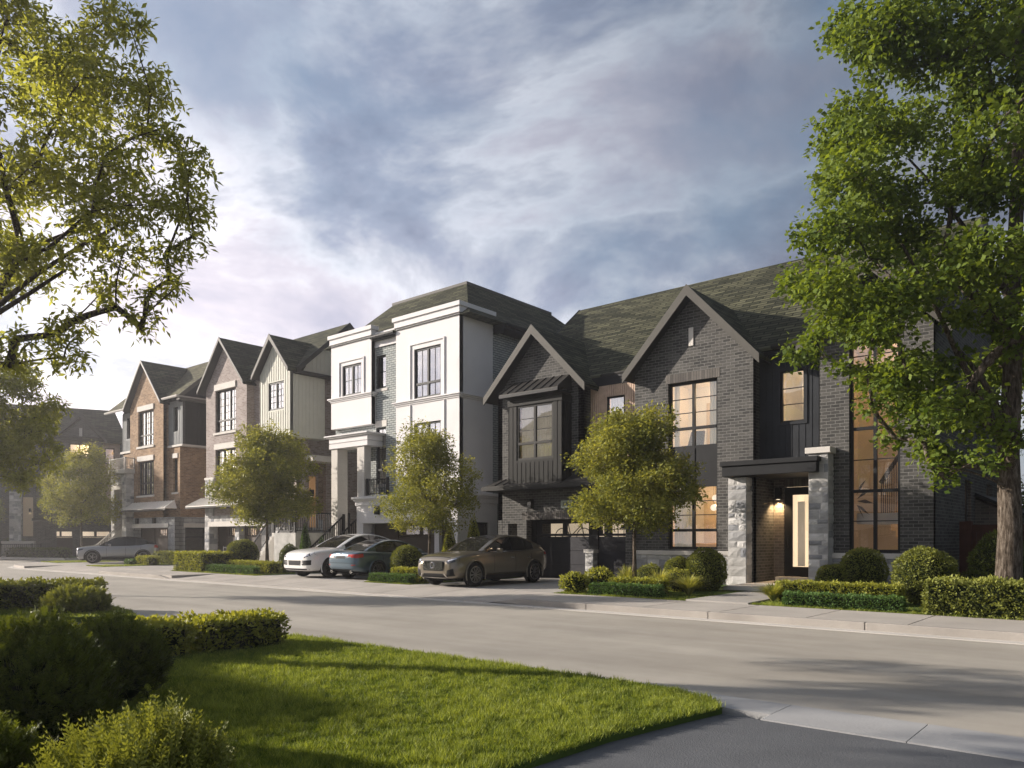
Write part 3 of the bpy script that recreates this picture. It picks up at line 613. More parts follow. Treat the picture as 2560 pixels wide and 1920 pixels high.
# near gutter strip: narrow beside lawn, wider flush band across the driveways
g = MB(); g.box(-40, -17.5, 7.2, 7.48, -.05, .014)
g.prism([(-17.5, 7.48, -.05), (-17.5, 7.3, -.05), (-16.5, 7.12, -.05), (-15.3, 6.72, -.05), (-14.6, 6.55, -.05), (-11.6, 6.6, -.05), (-10.8, 7.27, -.05), (-10.8, 7.48, -.05)], (0, 0, .066))
g.box(-10.8, -3.95, 7.275, 7.48, -.05, .014)
for k in range(20):
    a = -3.95 + 1.2 * k; g.box(a + .004, a + 1.196, 6.72 if k else 6.95, 7.48, -.05, .018)
struct(g, 'gutter_strip', M['near_strip'])
g = MB(); g.prism([(-3.13, 6.73, -.05), (30, 6.7, -.05), (30, -12, -.05), (-3.5, -12, -.05), (-3.5, 1, -.05), (-3.45, 3.8, -.05), (-3.38, 5.2, -.05), (-3.22, 6.2, -.05)][::-1], (0, 0, .056)); struct(g, 'driveway', M['drive_near'])
g = MB(); g.prism([(-15.5, 6.6, -.05), (-11.0, 6.6, -.05), (-11.2, 6.2, -.05), (-12.4, 4.0, -.05), (-14, 1.5, -.05), (-14, -6, -.05), (-22, -6, -.05), (-20, 0, -.05), (-18.0, 3.5, -.05), (-16.4, 5.5, -.05)][::-1], (0, 0, .056)); struct(g, 'driveway', M['drive_near'])
# ------------------------------------------------------------------ the charcoal brick house on the right
H1 = H = thing('house', 'charcoal grey brick house with steep gables, lit windows and stone porch pillars', 'house', (-12, 22.4, 0.0), group='houses along the street')
G0 = 0.0
w_ = MB()
wall(w_, 'f', 22.2, -19.5, -15.5, 2.33, 7.1, [(-18.35, -16.1, 4.3, 6.56)], gable=[(-15.5, 7.1), (-17.5, 9.25), (-19.5, 7.1)])
wall(w_, 'f', 22.205, -19.5, -13.53, G0, 3.62, [(-18.1, -13.78, -1, 2.33), (-19.0, -18.55, .2, 2.2)])
wall(w_, 'r', -15.5, 22.2, 22.66, 3.6, 7.35); wall(w_, 'r', -13.535, 22.21, 22.4, G0, 3.6) if 0 else None
wall(w_, 'l', -19.5, 22.2, 33, G0, 7.3, gable=[(33, 7.3), (28, 11.6), (22.8, 7.3)])
wins_big = [(-12.28, -10.56, 1.29, 6.68)]
wall(w_, 'f', 22.4, -13.53, -9.4, G0, 7.15, wins_big, gable=[(-9.4, 7.15), (-9.4, 7.3), (-11.4, 9.35), (-13.53, 7.3), (-13.53, 7.15)])
wall(w_, 'r', -9.4, 22.41, 24.2, G0, 7.3); wall(w_, 'l', -13.53, 22.41, 22.7, 3.0, 7.3)
wall(w_, 'f', 22.4, -7.43, -4.52, G0, 7.15, [(-6.63, -5.32, 1.25, 7.08)], gable=[(-4.52, 7.15), (-4.52, 7.3), (-5.97, 8.9), (-7.43, 7.3), (-7.43, 7.15)])
wall(w_, 'l', -7.43, 22.41, 24.2, G0, 7.3)
wall(w_, 'r', -4.52, 22.401, 33.0, G0, 7.3, [(26.63, 27.6, .9, 3.42), (30.4, 31.6, 2.6, 3.5)], gable=[(33, 7.3), (28, 11.5), (22.41, 7.3)])
wall(w_, 'b', 33, -19.5, -4.52, G0, 7.3)
w_.build('wall', M['brick_grey'], H)
each(H, 'brick_lintel', 'soldier', [('f', 22.2, -18.3, -13.53, -.006, .02, 2.33, 2.62), ('f', 22.4, -12.36, -10.48, -.012, .05, 6.685, 6.97), ('f', 22.4, -6.7, -5.25, -.012, .05, 7.085, 7.33)])
# doorway wall and side of the porch
s = MB(); wall(s, 'f', 24.0, -9.4, -7.43, .3, 3.95, [(-9.06, -7.75, .3, 3.26)]); s.build('porch_wall', M['brick_porch'], H)
s = MB(); fbox(s, 'f', 24.0, -9.06, -7.75, -.005, .02, 3.262, 3.5); s.build('brick_lintel', M['soldier'], H)
# dark upper wall above the entry and cedar wall over the garage
s = MB(); wall(s, 'f', 22.9, -9.4, -7.43, 3.9, 7.35, [(-8.75, -8.03, 5.13, 6.68)], th=.15); boards(s, 'f', 22.9, -9.4, -7.43, 3.92, 7.1, .2, .02, .012, [(-8.75, -8.03, 5.13, 6.68)]); fbox(s, 'f', 22.9, -9.4, -7.43, -.03, .01, 7.0, 7.3)
for a, b, c, d in ((-8.83, -8.75, 5.05, 6.76), (-8.03, -7.95, 5.05, 6.76), (-8.75, -8.03, 6.68, 6.76), (-8.75, -8.03, 5.05, 5.13)): fbox(s, 'f', 22.9, a, b, -.03, .05, c, d)
s.build('painted_siding', M['black_wood'], H)
window(H, 'f', 22.9, -8.75, -8.03, 5.13, 6.68, cols=1, bars=2, recess=.03, fr=.05, room='room_bright', glass='glass', roomclip=(-9.35, -7.5))
s = MB(); hl = [(-14.82, -14.08, 4.6, 6.6)]
wall(s, 'f', 22.65, -15.5, -13.53, 3.5, 7.3, hl, th=.15)
n = 22
for k in range(n):
    a = -15.48 + 1.95 * k / n; b = a + 1.95 / n - .022
    for c_, d_ in (((3.6, 4.6), (6.6, 7.0)) if (b > -14.84 and a < -14.06) else ((3.6, 7.0),)): fbox(s, 'f', 22.65, a, b, -.03, .0, c_, d_)
s.build('cedar_siding', M['wood_siding'], H)
s = MB(); fbox(s, 'f', 22.65, -15.5, -13.53, -.05, .0, 7.0, 7.32); s.build('frieze', M['black'], H)
window(H, 'f', 22.65, -14.82, -14.08, 4.6, 6.6, cols=1, bars=2, recess=.02, fr=.06, glass='glass_sky', room='room', curtain=[(-14.8, -14.1)], roomclip=(-15.4, -13.6))
# projecting dark bay
bay = MB(); bh = [(-18.08, -16.39, 4.49, 6.5)]
wall(bay, 'f', 21.6, -18.46, -16.01, 3.62, 6.62, bh, th=.15); boards(bay, 'f', 21.6, -18.46, -16.01, 3.64, 6.5, .2, .018, .012, [(-18.16, -16.31, 4.4, 6.6)])
wall(bay, 'r', -16.01, 21.601, 22.2, 3.62, 6.62, th=.1); boards(bay, 'r', -16.01, 21.62, 22.18, 3.64, 6.5, .2, .018, .012); wall(bay, 'l', -18.46, 21.601, 22.2, 3.62, 6.62, th=.1)
bay.box(-18.46, -16.01, 21.6, 22.2, 3.6, 3.64); fbox(bay, 'f', 21.6, -18.49, -15.98, -.03, .6, 6.5, 6.72)
bo = bay.build('bay', M['bronze_siding'], H)
window(H, 'f', 21.6, -18.08, -16.39, 4.49, 6.5, cols=2, rail=5.1, bars=2, recess=.03, fr=.08, mat='dark_trim', curtain=[(-18.0, -16.45)], room='room', depth=1.2, roomclip=(-18.4, -16.07))
metal_awning(H, -18.68, -15.97, -18.62, -16.05, 22.19, 7.5, 21.32, 6.93, seam=.4)
# skirt roof over the garage doors
sk = MB(); roof_plane(sk, [(-19.7, 21.55, 3.6), (-18.47, 21.55, 3.6), (-18.47, 22.2, 3.87), (-19.4, 22.2, 3.87)], .04); roof_plane(sk, [(-18.47, 21.45, 3.58), (-16.0, 21.45, 3.58), (-16.0, 21.6, 3.64), (-18.47, 21.6, 3.64)], .04)
roof_plane(sk, [(-16.0, 21.55, 3.6), (-13.3, 21.55, 3.6), (-13.53, 22.65, 4.1), (-16.0, 22.65, 4.1)], .04)
for x in (-19.1, -18.7): sk.bar((x, 21.55, 3.61), (x, 22.2, 3.88), .02, .05)
so = sk.build('garage_skirt_roof', M['metal_roof'], H)
t = MB(); t.box(-19.7, -13.3, 21.43, 21.54, 3.42, 3.57); t.box(-19.55, -13.4, 21.54, 22.2, 3.40, 3.44); t.build('fascia', M['dark_trim'], so)
# garage doors, low stone pier between
stone_box('stone_pier', H, -15.72, -15.38, 22.62, 22.9, 0, 1.12, 5); s = MB(); s.box(-15.76, -15.34, 22.58, 22.9, 1.12, 1.24); s.build('pier_cap', M['limestone'], H)
s = MB(); wall(s, 'f', 22.9, -18.4, -13.5, G0, 2.45, [(-18.2, -15.75, -1, 2.3), (-15.36, -13.8, -1, 2.3)], th=.1); s.build('garage_frame', M['black'], H)
garage_door(H, -18.2, -15.75, 22.95, .16, 2.3, [(-17.93, -16.96), (-16.76, -15.79)])
garage_door(H, -15.36, -13.8, 22.95, .16, 2.3, [(-15.2, -14.15)])
# windows of the big gable: two storeys joined by a dark panel
window(H, 'f', 22.4, -12.28, -10.56, 4.54, 6.68, cols=2, rail=5.18, bars=2, fr=.08, room='room_bright', curtain=[(-10.95, -10.65), (-12.2, -12.02)], depth=2.2)
window(H, 'f', 22.4, -12.28, -10.56, 1.29, 3.36, cols=2, rail=1.9, bars=2, fr=.08, room='room', curtain=[(-12.2, -11.55)], depth=2.0)
s = MB(); fbox(s, 'f', 22.4, -12.28, -10.56, .1, .16, 3.36, 4.54); fbox(s, 'f', 22.4, -11.47, -11.37, .08, .1, 3.36, 4.54); s.build('spandrel_panel', M['black'], H)
s = MB(); fbox(s, 'f', 22.4, -11.53, -11.37, -.03, .03, 7.8, 8.38); s.build('vent', M['limestone'], H)
# tall stair window of the right wing
tw = window(H, 'f', 22.4, -6.63, -5.32, 1.25, 7.08, cols=2, rails=[2.95, 4.69, 6.37], bars=1, lower_bars=1, fr=.08, room='room_dim', depth=2.4)
s = MB(); s.box(-6.6, -5.35, 23.0, 24.8, 2.05, 2.35); s.build('landing', M['white'], tw)
s = MB()
for k in range(9): s.box(-5.75 + .0, -5.1, 23.5 + .22 * k, 23.72 + .22 * k, 2.35, 2.53 + .19 * k)
for k in range(7): s.box(-5.95 + .13 * k, -5.0, 24.0, 24.8, 2.05 - .19 * (k + 1), 2.05 - .19 * k)
s.build('stair', M['oak_glow'], tw)
s = MB()
for k in range(12): x = -6.0 + .055 * k; s.box(x - .012, x + .012, 23.2, 23.22, 2.35, 3.2 + .09 * k)
s.bar((-6.02, 23.2, 3.2), (-5.3, 23.2, 4.3), .06, .1); s.build('stair_rail', M['brown_obj'], tw)
s = MB()
for a, b in (((-6.62, 2.6), (-6.25, 2.3)), ((-6.6, 2.75), (-6.2, 3.05)), ((-6.6, 2.7), (-6.12, 2.62)), ((-6.6, 2.6), (-6.4, 2.2)), ((-6.62, 2.85), (-6.35, 3.3))):
    m_ = ((a[0] + b[0]) / 2, (a[1] + b[1]) / 2 + .06); s.poly([(a[0], 23.0, a[1]), (m_[0], 23.0, m_[1] - .09), (b[0], 23.0, b[1]), (m_[0], 22.95, m_[1] + .02)])
s.build('houseplant', M['brown_obj'], tw)
# side windows and small rear lean-to
window(H, 'r', -4.52, 26.63, 27.6, .9, 3.42, cols=1, bars=0, recess=.12, room='room_dim', depth=.8); window(H, 'r', -4.52, 30.4, 31.6, 2.6, 3.5, cols=1, bars=0, recess=.12, room='room_dim', depth=.8)
s = MB(); s.prism([(-4.52, 28.3, 0), (-3.3, 28.3, 0), (-3.3, 28.3, 2.3), (-4.52, 28.3, 2.9)], (0, 4.6, 0)); s.build('lean_to', M['brick_porch'], H)
s = MB(); roof_plane(s, [(-4.5, 28.1, 3.1), (-3.05, 28.1, 2.35), (-3.05, 33.1, 2.35), (-4.5, 33.1, 3.1)], .1); s.build('lean_to_roof', M['black'], H)
# stone base and limestone band
s = MB(); fbox(s, 'f', 22.4, -13.5, -10.0, -.03, .0, 0, 1.1); stone_blocks(s, 'f', 22.36, -13.5, -10.0, .05, 1.1, 11, hs=(.22, .3)); s.build('stone_base', M['stone'], H); s = MB(); fbox(s, 'f', 22.4, -7.06, -4.4, -.09, .0, 0, 1.08); stone_blocks(s, 'f', 22.3, -7.06, -4.41, .05, 1.08, 12, hs=(.22, .3)); fbox(s, 'r', -4.52, 22.31, 23.2, -.09, 0, 0, 1.08)
s.build('stone_base', M['stone'], H)
s = MB(); fbox(s, 'f', 22.4, -13.53, -10.0, -.09, .0, 1.1, 1.24); s.build('stone_band', M['limestone'], H, bevel=.01); s = MB(); fbox(s, 'f', 22.4, -7.06, -4.36, -.14, .0, 1.08, 1.23); fbox(s, 'r', -4.52, 22.41, 23.3, -.14, 0, 1.08, 1.23); s.build('stone_band', M['limestone'], H, bevel=.01)
# porch: pillars, canopy, door, lamp
stone_box('stone_pillar', H, -10.02, -9.45, 22.0, 22.78, .0, 3.47, 21); stone_box('stone_pillar', H, -7.6, -7.06, 21.98, 22.5, .0, 4.03, 22)
s = MB(); s.box(-7.68, -6.98, 21.9, 22.5, 4.03, 4.2); s.build('pillar_cap', M['limestone'], H, bevel=.012)
s = MB(); s.box(-10.1, -7.3, 21.72, 23.9, 3.5, 3.80); s.box(-10.15, -7.25, 21.67, 22.399, 3.80, 3.94); s.box(-9.4, -7.43, 22.4, 22.9, 3.80, 3.93); cn = s.build('canopy', M['black'], H, bevel=.012)
dr = MB(); wall(dr, 'f', 23.98, -9.04, -7.78, .44, 3.24, [(-8.80, -8.02, .75, 3.0)], th=.07); dro = dr.build('front_door', M['black'], H)
s = MB(); s.poly([(-8.80, 24.02, .75), (-8.02, 24.02, .75), (-8.02, 24.02, 3.0), (-8.80, 24.02, 3.0)]); s.build('pane', M['glass_door'], dro)
s = MB(); s.bar((-8.9, 23.93, 1.35), (-8.9, 23.93, 1.75), .025); s.build('handle', M['chrome'], dro)
s = MB(); s.box(-9.0, -7.7, 25.6, 25.65, .3, 3.4); s.box(-9.0, -8.98, 24.1, 25.6, .3, 3.4); s.box(-7.72, -7.7, 24.1, 25.6, .3, 3.4); s.box(-9, -7.7, 24.1, 25.6, .28, .3); s.box(-9, -7.7, 24.1, 25.6, 3.4, 3.42); s.box(-8.52, -8.4, 24.7, 24.76, .3, 3.2); s.build('hallway', M['hall'], dro)
s = MB(); s.box(-8.74, -8.52, 24.3, 24.34, .76, 2.8)
for k in range(26): s.bar((-8.74, 24.29, .78 + k * .078), (-8.52, 24.29, .85 + k * .078), .012)
s.build('door_screen', M['room_bright'], dro)
wl = wall_lamp(H, -9.2, 24.0, 3.05, lit_=True)
def lamp_light(x, y, z, e, r=.05):
    l = bpy.data.lights.new('lamp_light', 'SPOT'); l.energy = e; l.color = (1.0, .66, .33); l.shadow_soft_size = r; l.spot_size = R(125); l.spot_blend = .6
    o = bpy.data.objects.new('lamp_light', l); COL.objects.link(o); o.location = (x, y, z); return o
lamp_light(-9.2, 23.87, 2.85, 95)
# slope roofs
s = MB(); roof_plane(s, [(-19.75, 22.7, 7.42), (-4.2, 22.7, 7.42), (-4.2, 28, 11.8), (-19.75, 28, 11.8)], .12); roof_plane(s, [(-19.75, 28, 11.8), (-4.2, 28, 11.8), (-4.2, 33.3, 7.42), (-19.75, 33.3, 7.42)], .12)
mr = s.build('roof', M['shingle'], H)
for x, nx in ((-4.2, .05), (-19.75, -.05)):
    s = MB(); s.prism([(x, 22.7, 7.45), (x, 28, 11.83), (x, 28, 11.5), (x, 22.7, 7.15)], (nx, 0, 0)); s.prism([(x, 33.3, 7.45), (x, 28, 11.83), (x, 28, 11.5), (x, 33.3, 7.15)], (nx, 0, 0)); s.build('bargeboard', M['dark_trim'], mr)
gutter(H, -15.0, -13.75, 22.58, 7.42); gutter(H, -8.95, -7.75, 22.6, 7.46); 
each(H, 'soffit', 'black', [(-9.4, -7.43, 22.62, 22.9, 7.2, 7.24), (-15.4, -13.6, 22.6, 22.7, 7.2, 7.24)])
front_gable(H, -19.86, -15.14, -17.5, 21.78, 25.4, 7.0, 9.42, yb2=22.75)
front_gable(H, -13.75, -9.03, -11.39, 21.98, 25.6, 7.08, 9.62, yb2=22.75)
front_gable(H, -7.95, -4.0, -5.97, 21.98, 25.4, 7.12, 9.2, yb2=22.75)
wall_lamp(H, -17.79, 22.2, 2.92)
# house number plate
pl = MB(); pl.box(-16.47, -15.97, 22.17, 22.2, 2.72, 3.0); plo = pl.build('number_plate', M['plaque'], H)
def text3d(txt, size, loc, rot, mat, parent, name, shear=0.0, ext=0.003):
    cu = bpy.data.curves.new(name, 'FONT'); cu.body = txt; cu.size = size; cu.extrude = ext; cu.align_x = 'CENTER'; cu.align_y = 'CENTER'; cu.shear = shear
    o = bpy.data.objects.new(name + '_tmp', cu); COL.objects.link(o); dg = bpy.context.evaluated_depsgraph_get(); me = bpy.data.meshes.new_from_object(o.evaluated_get(dg)); bpy.data.objects.remove(o)
    me.materials.clear(); me.materials.append(mat); mo = bpy.data.objects.new(name, me); COL.objects.link(mo); mo.parent = parent
    rt = root_of(parent); off = Vector(rt.location) if rt.get('_w') else Vector((0, 0, 0)); mo.location = Vector(loc) - off; mo.rotation_euler = rot; return mo
text3d('5701', .2, (-16.22, 22.165, 2.85), (R(90), 0, 0), M['ink'], plo, 'lettering', shear=.3)
# things seen through the garage door lites and windows
def bicycle(x, y, z):
    t = thing('bicycle', 'dark framed bicycle seen through the lites of the wide garage door', 'bicycle', (x, y, z), world=False)
    for dx in (-.5, .5):
        mb = MB(); mb.tube([(dx + .33 * math.cos(a), 0, .34 + .33 * math.sin(a)) for a in [2 * math.pi * k / 24 for k in range(25)]], .018, 5)
        for k in range(8): a = math.pi * k / 8; mb.tube([(dx - .32 * math.cos(a), 0, .34 - .32 * math.sin(a)), (dx + .32 * math.cos(a), 0, .34 + .32 * math.sin(a))], .003, 3)
        mb.build('wheel', M['plastic'], t)
    mb = MB()
    for a, b in (((-.5, .34), (-.2, .85)), ((-.2, .85), (.38, .88)), ((-.1, .36), (.4, .8)), ((-.5, .34), (-.1, .36)), ((-.1, .36), (-.24, .92)), ((.5, .34), (.38, .95))): mb.tube([(a[0], 0, a[1]), (b[0], 0, b[1])], .016, 6)
    mb.build('frame', M['plastic'], t); mb = MB(); mb.box(-.34, -.12, -.06, .06, .92, .96); mb.build('saddle', M['brown_obj'], t)
    mb = MB(); mb.tube([(.38, -.25, .98), (.36, 0, .96), (.38, .25, .98)], .014, 6); mb.build('handlebar', M['plastic'], t)
bicycle(-16.85, 23.45, 1.35)
t = thing('garage_rack', 'dark storage rack behind the lite of the narrow garage door', 'rack', (-14.7, 23.5, 1.5), world=False)
mb = MB()
for x in (-.45, -.2, .05, .3): mb.box(x - .012, x + .012, 0, .02, 0, .9)
mb.box(-.45, .45, 0, .02, .45, .47); mb.build('rail', M['brown_obj'], t); mb = MB(); mb.box(-.05, .4, -.05, .15, .48, .62); mb.build('box', M['plastic'], t)
def pendant(x, y, z, label, r=.11, n=1):
    t = thing('pendant_lamp', label, 'lamp', (x, y, z), world=False)
    mb = MB(); mb.tube([(0, 0, .1), (0, 0, .9)], .006, 4); mb.build('cord', M['plastic'], t)
    pr = [(max(.001, r * math.sin(a)), -r * math.cos(a)) for a in [math.pi * k / 10 for k in range(11)]]
    mb = MB(); mb.lathe(pr, n=16); mb.build('shade', M['globe'], t, smooth=True)
pendant(-10.95, 23.2, 6.0, 'white globe lamp behind the upper right panes of the big gable window')
pendant(-11.05, 23.3, 2.95, 'upper glass globe of the cluster in the lower gable window'); pendant(-11.2, 23.5, 2.65, 'lower left glass globe of the cluster in the lower gable window'); pendant(-10.85, 23.4, 2.62, 'lower right glass globe of the cluster in the lower gable window')
t = thing('shelf', 'white shelf with dark baskets and frames behind the narrow upper window', 'shelf', (-8.2, 24.2, 5.0), world=False)
mb = MB()
for z in (0, .5, 1.0, 1.5): mb.box(-.35, .6, 0, .3, z, z + .03)
for x in (-.35, .12, .6): mb.box(x, x + .03, 0, .3, 0, 1.55)
mb.build('frame', M['room_bright'], t); mb = MB()
for x, z in ((-.25, .06), (.2, .06), (.2, .56), (-.25, 1.06)): mb.box(x, x + .3, -.02, .2, z, z + .25)
mb.build('basket', M['brown_obj'], t)
t = thing('armchair', 'dark armchair behind the lower panes of the upper gable window', 'armchair', (-11.85, 23.2, 4.2), world=False)
mb = MB(); mb.box(-.3, .3, -.2, .3, .35, .5); mb.prism([(-.3, .25, .5), (.3, .25, .5), (.25, .45, 1.05), (-.25, .45, 1.05)], (0, .08, 0)); mb.build('seat', M['brown_obj'], t, bevel=.04)
mb = MB(); [mb.tube([(0, 0, .35), (a, b, 0)], .015, 5) for a, b in ((-.28, -.2), (.28, -.2), (.28, .3), (-.28, .3))]; mb.build('leg', M['black'], t)
t = thing('sofa', 'rust coloured sofa back low in the ground floor gable window', 'sofa', (-11.3, 23.1, .3), world=False)
mb = MB(); mb.box(-.8, .6, 0, .7, .3, .75); mb.box(-.8, .6, .0, .2, .75, 1.18); mb.build('seat', M['oak_glow'], t, bevel=.06)
# ------------------------------------------------------------------ the white stucco house
H2 = H = thing('house', 'white stucco and whitewashed brick house with hipped shingle roof and a columned entry', 'house', (-26, 22.4, 0.0), group='houses along the street')
s = MB(); L2 = [(-24.49, -22.86, 3.95, 6.57), (-24.49, -22.86, 7.62, 9.75)]
wall(s, 'f', 22.4, -25.66, -21.78, 3.4, 11.1, L2); wall(s, 'r', -21.78, 22.401, 24.45, 3.4, 11.1); wall(s, 'l', -25.66, 22.401, 24.0, 3.4, 11.1)
s.poly([(-25.66, 22.4, 11.1), (-21.78, 22.4, 11.1), (-21.78, 24.45, 11.1), (-25.66, 24.45, 11.1)])
bx = [(-29.47, -28.06, 8.32, 9.75)]
wall(s, 'f', 22.4, -30.33, -27.34, 6.84, 11.1, bx); wall(s, 'r', -27.34, 22.401, 23.0, 6.84, 11.1, th=.15); wall(s, 'l', -30.33, 22.401, 24.5, 6.84, 11.1, th=.15)
s.poly([(-30.33, 22.4, 6.84), (-30.33, 22.66, 6.84), (-27.34, 22.66, 6.84), (-27.34, 22.4, 6.84)]); s.poly([(-30.33, 22.4, 11.1), (-27.34, 22.4, 11.1), (-27.34, 23.5, 11.1), (-30.33, 23.5, 11.1)])
s.box(-27.34, -25.66, 22.60, 22.66, 10.35, 10.95)
# ground floor garage block
gh = [(-27.3, -21.88, -1, 2.3)]
wall(s, 'f', 21.9, -27.76, -21.4, 0, 3.2, gh, th=.5); wall(s, 'r', -21.4, 21.901, 24.3, 0, 3.2, [(22.9, 23.8, 0.2, 2.3)]); wall(s, 'l', -27.76, 21.901, 24.3, 0, 3.2)
s.build('wall', M['stucco'], H)
s = MB(); e = .004
for x0, x1, y1 in ((-25.66, -21.78, 24.4), (-30.33, -27.34, 22.6)):
    s.box(x0 - .13, x1 + .13, 22.27, y1 + .13, 11.12, 11.3); s.box(x0 - .06, x1 + .06, 22.34, y1, 10.86, 11.118); s.box(x0 - .075, x1 + .075, 22.325, y1, 10.85, 10.89)
for x0, x1, y1, z in ((-25.66, -21.78, 24.46, 7.40), (-30.33, -27.34, 22.6, 8.1)):
    s.box(x0 - .04, x1 + .04, 22.36, y1, z, z + .07); s.box(x0 - .09, x1 + .09, 22.31, y1 + .04, z + .07, z + .13); s.box(x0 - .14, x1 + .14, 22.26, y1 + .08, z + .13, z + .19)
# window surrounds
for a, b, c, d, o_ in ((-24.49, -22.86, 7.6, 9.75, .26), (-29.47, -28.06, 8.30, 9.75, .24)):
    for q0, q1, r0, r1 in ((a - o_, a - o_ + .07, c, d + o_), (b + o_ - .07, b + o_, c, d + o_), (a - o_ + .07, b + o_ - .07, d + o_ - .07, d + o_)): fbox(s, 'f', 22.4, q0, q1, -.05, .01, r0, r1)
for x in (-24.75, -22.67): fbox(s, 'f', 22.4, x, x + .07, -.05, .01, 3.5, 7.38)
s.box(-27.95, -21.25, 21.72, 24.4, 3.38, 3.5); s.box(-27.88, -21.3, 21.80, 24.4, 3.30, 3.378); s.box(-27.82, -21.36, 21.85, 24.4, 3.1, 3.298)
s.box(-27.4, -21.8, 21.86, 21.95, 2.305, 2.6); s.box(-21.8, -21.74, 24.3, 24.45, 3.3, 3.5)
s.box(-27.34, -25.66, 22.57, 22.60, 10.3, 10.38); s.box(-27.34, -25.66, 22.54, 22.60, 10.9, 10.98)
# entry portico
s.box(-29.75, -26.95, 21.85, 22.75, 5.8, 6.02); s.box(-29.70, -27.0, 21.90, 22.70, 6.02, 6.05); s.box(-29.75, -26.95, 21.85, 22.75, 6.05, 6.28); s.box(-29.85, -26.85, 21.75, 22.8, 6.28, 6.34); s.box(-29.93, -26.78, 21.68, 22.85, 6.34, 6.40)
s.build('cornice', M['stucco_trim'], H, bevel=.008)
def column(x0, x1, y0, y1, z0, z1):
    c = MB(); n = round((z1 - z0) / 1.1); h = (z1 - z0) / n
    for k in range(n): c.box(x0, x1, y0, y1, z0 + h * k + (.012 if k else 0), z0 + h * (k + 1) - .012); 
    c.box(x0 + .015, x1 - .015, y0 + .015, y1 - .015, z0, z1); return c.build('column', M['limestone'], H, bevel=.008)
column(-29.67, -29.2, 21.92, 22.5, 0.0, 5.8); column(-27.76, -27.25, 21.92, 22.3, 3.5, 5.8)
# whitewashed brick
s = MB(); mh = [(-27.3, -26.62, 8.44, 9.94), (-27.3, -26.62, 4.1, 6.67)]
wall(s, 'f', 22.65, -27.9, -25.6, 3.4, 10.4, mh); wall(s, 'f', 22.66, -30.33, -27.9, 5.7, 6.9); wall(s, 'r', -21.79, 24.45, 34, 0, 10.9); wall(s, 'b', 34, -30.3, -21.79, 0, 10.9); wall(s, 'l', -30.3, 25.5, 34, 0, 10.9); wall(s, 'f', 25.5, -30.3, -27.9, 0, 6); wall(s, 'l', -27.9, 22.67, 25.5, 0, 6)
s.build('brick_wall', M['brick_white'], H)
each(H, 'window_sill', 'limestone', [('f', 22.65, -27.42, -26.5, -.03, .02, 8.3, 8.42), ('f', 22.65, -27.42, -26.5, -.03, .02, 3.96, 4.08)]); each(H, 'window_lintel', 'limestone', [('f', 22.65, -27.36, -26.56, -.02, .02, 6.69, 6.98)])
s = MB(); s.box(-27.2, -25.7, 21.9, 22.64, 3.5, 3.54); s.build('balcony_floor', M['limestone'], H)
railing(H, [(-27.15, 22.0, 3.5), (-25.75, 22.0, 3.5)], h=.75, step=.1, name='balcony_railing')
kw = dict(glass='glass_sky', room='room_dark', recess=.06, depth=1.0)
window(H, 'f', 22.4, -24.49, -22.86, 7.62, 9.75, cols=2, rail=8.24, bars=0, vbars=1, curtain=[(-24.3, -23.9), (-23.3, -22.95)], roomclip=(-25.4, -22.0), **kw)
window(H, 'f', 22.4, -24.49, -22.86, 3.95, 6.57, cols=2, rail=4.7, bars=0, vbars=1, curtain=[(-24.4, -23.8), (-23.4, -22.95)], roomclip=(-25.4, -22.0), **kw)
window(H, 'f', 22.4, -29.47, -28.06, 8.32, 9.75, cols=2, bars=1, vbars=1, curtain=[(-29.4, -29.0)], roomclip=(-30, -27.6), **kw)
window(H, 'f', 22.65, -27.3, -26.62, 8.44, 9.94, cols=1, bars=1, vbars=1, roomclip=(-27.7, -25.8), **kw)
window(H, 'f', 22.65, -27.3, -26.62, 4.1, 6.67, cols=1, rail=4.75, bars=1, vbars=1, roomclip=(-27.7, -25.8), **kw)
s = MB(); wall(s, 'f', 22.7, -27.5, -21.6, 0, 2.6, [(-25.87, -23.35, -1, 2.28), (-23.05, -21.95, -1, 2.28)], th=.08); s.build('garage_frame', M['garage_brown'], H)
garage_door(H, -25.87, -23.35, 22.74, .16, 2.28, [(-25.4, -24.5), (-24.3, -23.45)], mat='garage_brown', glow='room_dark'); garage_door(H, -23.05, -21.95, 22.74, .16, 2.28, [(-22.9, -22.1)], mat='garage_brown', glow='room_dark')
s = MB(); s.box(-23.34, -23.06, 22.5, 22.7, 0, 2.3); s.build('garage_post', M['stucco'], H)
wall_lamp(H, -26.2, 21.9, 2.86); wall_lamp(H, -22.6, 21.9, 2.86)
# hipped roof with a flat top
zt, yt, xl, xr, ytb = 13.05, 24.85, -28.65, -23.7, 31.0; ze, ye = 10.75, 22.35, ; xL, xR, yB = -30.9, -21.15, 34.4
ym, zm, = 23.4, 11.55
xLm, xRm, yBm = -29.9, -22.25, 33.2
s = MB()
A0 = [(xL, ye, ze), (xR, ye, ze), (xR, yB, ze), (xL, yB, ze)]; A1 = [(xLm, ym, zm), (xRm, ym, zm), (xRm, yBm, zm), (xLm, yBm, zm)]; A2 = [(xl, yt, zt), (xr, yt, zt), (xr, ytb, zt), (xl, ytb, zt)]
for P, Q in ((A0, A1), (A1, A2)):
    for k in range(4): s.poly([P[k], P[(k + 1) % 4], Q[(k + 1) % 4], Q[k]])
s.poly(A2); s.poly(A0[::-1])
ro = s.build('roof', M['shingle'], H)
s = MB(); s.box(xl - .05, xr + .05, yt - .05, ytb + .05, zt - .03, zt + .09); s.build('ridge_cap', M['grey_trim'], ro)
gutter(H, -27.3, -25.7, 22.24, 10.76, 'black'); gutter(H, 24.6, 34.4, -21.05, 10.76, 'black', 'y')
